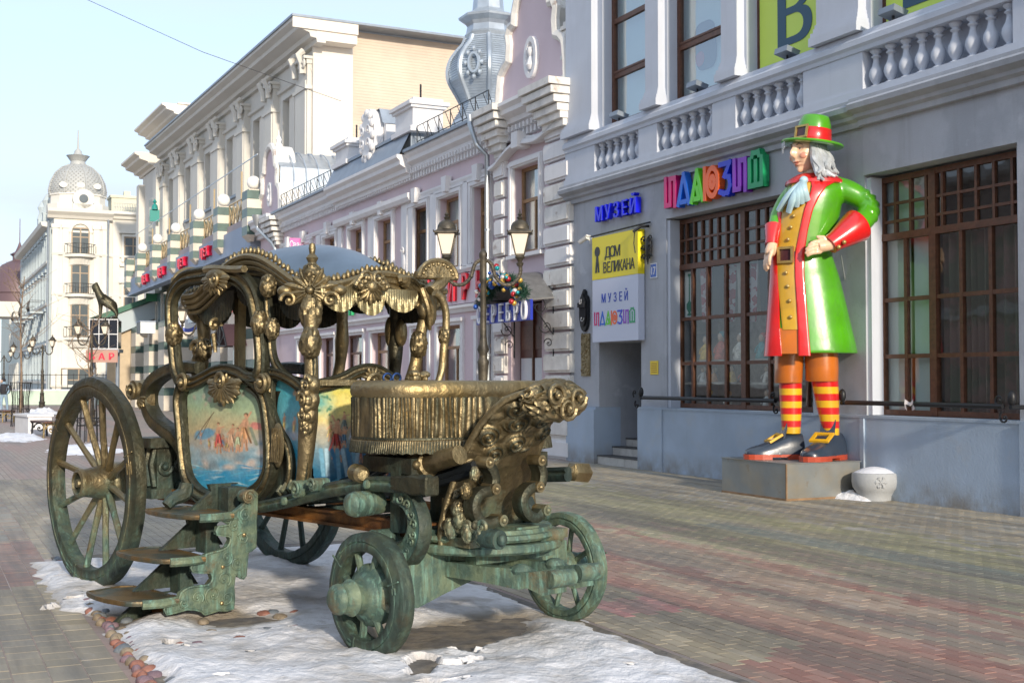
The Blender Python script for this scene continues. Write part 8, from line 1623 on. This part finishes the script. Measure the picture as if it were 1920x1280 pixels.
def shoe(heel, toe, w, h, lab, dyh, dyt, tongue, bk):
    H_, T_ = np.array(sp(*heel, dyh)), np.array(sp(*toe, dyt)); H_[2] = T_[2] = .53; d = T_ - H_; L_ = np.linalg.norm(d[:2]); d = np.array([d[0], d[1], 0]) / L_; X = np.array([-d[1], d[0], 0]); sec = []
    for t, hw, ht, zb in ((-.02, .5, .5, .07), (.02, .8, .95, .06), (.12, .92, 1.0, .06), (.28, .95, .97, .06), (.42, .98, .78, .07), (.58, 1.04, .62, .06), (.75, 1.04, .5, .05), (.88, .9, .40, .05), (.96, .62, .28, .06), (1.0, .25, .15, .08)):
        c = H_ + d * L_ * t; sec.append([c + X * hw * w * math.copysign(abs(math.cos(a)) ** .8, math.cos(a)) + ZN * (zb + max(0, math.sin(a)) ** .8 * (ht * h) if math.sin(a) > 0 else zb) for a in np.linspace(0, 2 * math.pi, 24, endpoint=False)])
    g = G(); g.loft(sec); s = g.build('shoe', GN, GI); s['label'] = lab
    g = G(); so_ = [(t, hw) for t, hw in ((-.03, .6), (.03, .86), (.15, .98), (.32, .98), (.45, .98), (.6, 1.1), (.77, 1.12), (.9, .95), (.98, .68), (1.03, .2))]; ring = [H_ + d * L_ * t + X * w * hw for t, hw in so_] + [H_ + d * L_ * t - X * w * hw for t, hw in so_[::-1]]
    g.loft([[p + ZN * z for p in ring] for z in (.035, .075)], sm=False); R2 = [H_ + d * L_ * t + X * w * hw for t, hw in so_[:4]] + [H_ + d * L_ * t - X * w * hw for t, hw in so_[:4][::-1]]; g.loft([[p + ZN * z for p in R2] for z in (.0, .034)], sm=False); R3 = [H_ + d * L_ * t + X * w * hw for t, hw in so_[5:]] + [H_ + d * L_ * t - X * w * hw for t, hw in so_[5:][::-1]]; g.loft([[p + ZN * z for p in R3] for z in (.0, .034)], sm=False); g.build('sole', mat('brick_red_sole', (.42, .06, .025), .4, coat=.4), s)
    tc = H_ + d * L_ * .36 + ZN * (h * .8); g = G(); g.loft([[tc + d * .03 * k + X * w * .62 * s_ * x + ZN * (z + .0) - d * z * .25 for s_, x in ((-1, 1), (1, 1))] + [tc + d * (.03 * k - .03) + X * w * .6 * s_ * x + ZN * z - d * z * .25 for s_, x in ((1, 1), (-1, 1))] for k, z, x in ((1, 0, 1), (1, .12, 1.1), (1, .24, 1.15), (1, .30, .7))]); g.build('tongue', GN, s)
    bc_ = H_ + d * L_ * bk + ZN * (h * .80 + .03); Zb = (-d * .86 + ZN * .5); Nb = np.cross(X, Zb); Nb = Nb if Nb[2] > 0 else -Nb; frame2(bc_, X, Zb, Nb, w * .82, .115, .05, .035, GYe, 'shoe_buckle', s, GN); return s
shoe((1505, 850), (1398, 855), .17, .33, 'slate shoe pointing left with yellow buckle', .12, .02, 0, .50); shoe((1572, 852), (1512, 858), .185, .36, 'slate shoe turned towards the street with square yellow buckle', .12, -.62, 0, .52)
# head
HF = np.array([-.86, -.51, 0]); HS = np.array([.51, -.86, 0]); HC = np.array(sp(1514, 287, -.02))
def hd(az, el):
    """az 0 = straight ahead, positive towards the viewer-right cheek"""
    d = math.cos(el) * (math.cos(az) * HF + math.sin(az) * HS) + math.sin(el) * ZN; G_ = lambda a, e, sa, se: math.exp(-((az - a) / sa) ** 2 - ((el - e) / se) ** 2)
    sx = .235; r = 1.0; b = np.array([HF * math.cos(az) * math.cos(el) * .255 + HS * math.sin(az) * math.cos(el) * .20 + ZN * math.sin(el) * .315][0])
    k = 0; k += .085 * math.exp(-(az / .15) ** 2) * (math.exp(-((el + .10) / .20) ** 2) * (1.0 if el < -.1 else .95) + .35 * math.exp(-((el - .12) / .18) ** 2)); k += .03 * G_(0, .34, .9, .12); k -= .035 * (G_(.42, .13, .22, .12) + G_(-.42, .13, .22, .12)); k += .028 * G_(0, -.47, .30, .07) + .022 * G_(0, -.62, .28, .07); k -= .03 * G_(0, -.545, .35, .03); k += .05 * G_(0, -.92, .35, .2); k += .028 * (G_(.62, -.22, .3, .25) + G_(-.62, -.22, .3, .25)); k -= .02 * G_(0, -.76, .4, .08)
    return HC + b + d * k
g = G(); n, m_ = 120, 90; V = [hd(2 * math.pi * i / n - math.pi, math.pi * (j / m_ - .5)) for j in range(m_ + 1) for i in range(n)]; g.add(V, [(j * n + i, j * n + (i + 1) % n, (j + 1) * n + (i + 1) % n, (j + 1) * n + i) for j in range(m_) for i in range(n)], True)
neck = G(); HEAD = g.build('head', SK, GI)
G().tube([HC - ZN * .20 + HF * -.04, sp(1522, 335, 0)], [.13, .15], 16).build('neck', SK, GI)
for sgn in (1, -1):
    az = .40 * sgn; p = hd(az, .125); N_ = math.cos(az) * HF + math.sin(az) * HS; T_ = np.cross(ZN, N_); g = G(); g.ell(p + N_ * -.008, (.048, .02, .024), 14, 10, ax=(T_, N_, ZN)); e = g.build('eye', mat('eye_white', (.72, .72, .70), .2) if sgn == 1 else bpy.data.materials['eye_white'], HEAD)
    G().ell(p + N_ * .008 + T_ * -.006, (.018, .008, .018), 12, 8, ax=(T_, N_, ZN)).build('iris', M_.setdefault('iris', mat('grey_blue_iris', (.05, .12, .18), .15)), e); G().ell(p + N_ * .014 + T_ * -.006, (.008, .005, .008), 8, 6, ax=(T_, N_, ZN)).build('pupil', M_['iron'], e)
    g = G(); g.tube([hd(az - .17, .14) + N_ * .004, hd(az, .20) + N_ * .006, hd(az + .17, .14) + N_ * .004], .009, 6); g.tube([hd(az - .17, .11) + N_ * .002, hd(az, .06) + N_ * .004, hd(az + .17, .12) + N_ * .002], .006, 6); g.build('eyelid', SK, HEAD)
    g = G(); g.tube([hd(az - .20 * 1, .26) + N_ * .004, hd(az - .02, .33) + N_ * .006, hd(az + .24, .27) + N_ * .003], [.006, .013, .005], 6); g.build('eyebrow', M_.setdefault('brow', mat('grey_brow', (.20, .15, .12), .5)), HEAD)
    G().ell(hd(.66 * sgn, -.2) + np.array([0, 0, 0]) - (math.cos(.66 * sgn) * HF + math.sin(.66 * sgn) * HS) * .013, (.055, .02, .05), 14, 10, ax=(np.cross(ZN, math.cos(.66 * sgn) * HF + math.sin(.66 * sgn) * HS), math.cos(.66 * sgn) * HF + math.sin(.66 * sgn) * HS, ZN)).build('cheek_blush', M_.setdefault('blush', mat('cheek_blush', (.62, .28, .19), .35, coat=.4)), HEAD)
lipm = mat('lip_paint', (.50, .17, .12), .3, coat=.4); g = G(); g.tube([hd(a, -.49 + .05 * abs(a)) + HF * .002 for a in np.linspace(-.27, .27, 9)], [.004, .012, .010, .012, .004], 6); g.tube([hd(a, -.60 + .12 * abs(a)) + HF * .002 for a in np.linspace(-.24, .24, 9)], [.004, .014, .015, .014, .004], 6); g.build('lips', lipm, HEAD)
# hair locks falling to the collar
g = G(); rh = random.Random(3)
for k in range(46):
    az = 1.2 + (2 * math.pi - 3.3) * k / 45 * 1.0; el0 = .35 + rh.uniform(-.1, .2); N_ = math.cos(az) * HF + math.sin(az) * HS; p0 = hd(az, el0); ln = rh.uniform(.40, .55); w = rh.uniform(-.05, .05); T_ = np.cross(ZN, N_)
    pts = crom([p0, p0 + N_ * .05 - ZN * .12, p0 + N_ * (.10 + .03 * math.sin(k)) - ZN * ln * .55 + T_ * w, p0 + N_ * (.13 + .05 * math.sin(k * 1.7)) - ZN * ln * .85 - T_ * w, p0 + N_ * (.20 + .05 * math.sin(k * 2.3)) - ZN * ln * 1.02 + T_ * w], 4); g.tube(pts, [.038, .05, .05, .042, .018], 7)
g.ell(HC - HF * .06 + ZN * .03, (.24, .24, .26), 16, 12); g.build('hair', HR, GI)
# hat
HX = np.array([1, 0, -.13]); HX /= np.linalg.norm(HX); HA = np.array([.12, -.06, 1.0]); HA /= np.linalg.norm(HA); hb = sp(1523, 272, 0)
g = G(); g.lathe([(.24, -.0), (.42, -.02), (.455, .0), (.46, .015), (.45, .03), (.30, .045), (.275, .06)], hb, HA, n=48); HAT = g.build('hat', GC, GI); G().lathe([(.272, .05), (.275, .06), (.255, .235), (.25, .24)], hb, HA, n=40).build('hat_band', GR, HAT)
g = G(); g.lathe([(.245, .2), (.238, .3), (.205, .40), (.19, .425), (.17, .433), (.0, .435)], hb, HA, n=40); g.build('crown', GC, HAT)
bN = np.array([-.80, -.60, .05]); bN /= np.linalg.norm(bN); bX = np.cross(ZN, bN); bX /= np.linalg.norm(bX); frame2(np.array(hb) + HA * .155 + bN * .262, bX, HA, bN, .115, .095, .028, .03, GD, 'hat_buckle', HAT, DKR)
g = G()
for k in range(7): p = np.array(hb) + HA * -.02 + (HX * math.cos(2.95 + k * .08) * .44 + np.array([0, -1, 0]) * math.sin(2.95 + k * .08) * .44); g.tube([p, p - ZN * rh.uniform(.05, .2)], [.006, .002], 5)
g.build('icicles', mat('ice', (.75, .80, .85), .08, coat=.5), HAT)
# cravat
g = G(); g.lathe([(.15, -.05), (.175, 0), (.16, .06)], sp(1520, 334, 0), (0.05, -.1, 1), n=20); kn = body(345, alpha(345, 1503), .10); g.ell(kn, (.065, .06, .06), 12, 9)
for s, (ex, ey) in enumerate(((1463, 397), (1475, 404), (1494, 389), (1503, 384), (1486, 394))):
    e = body(ey, alpha(ey, max(ex, tb(ey, 1) + 2)), .07); m1 = (kn + e) / 2 + np.array([-.05, -.10, 0]); g.tube(crom([kn, m1, e], 6), [.03, .055, .062, .05], 8, flat=.8)
g.build('cravat', CV, GI)
g = G(); a_ = sp(1577, 480, -.1); g.tube([a_, FM.w((20.5, .3, 1.4))], .008, 4)
q = thing('tether_wire', 'thin steel tether hanging behind the giant figure down to the rail', 'wire', FW, (4.9, 18.6, 1)); G().tube([sp(1577, 478, .1), sp(1590, 560, .3), sp(1597, 660, .3), sp(1598, 750, .3)], .009, 5).build('wire', M_['steel'], q); G().tube([sp(1515, 716, .2), sp(1512, 760, .3)], .009, 5).build('wire', M_['steel'], q)
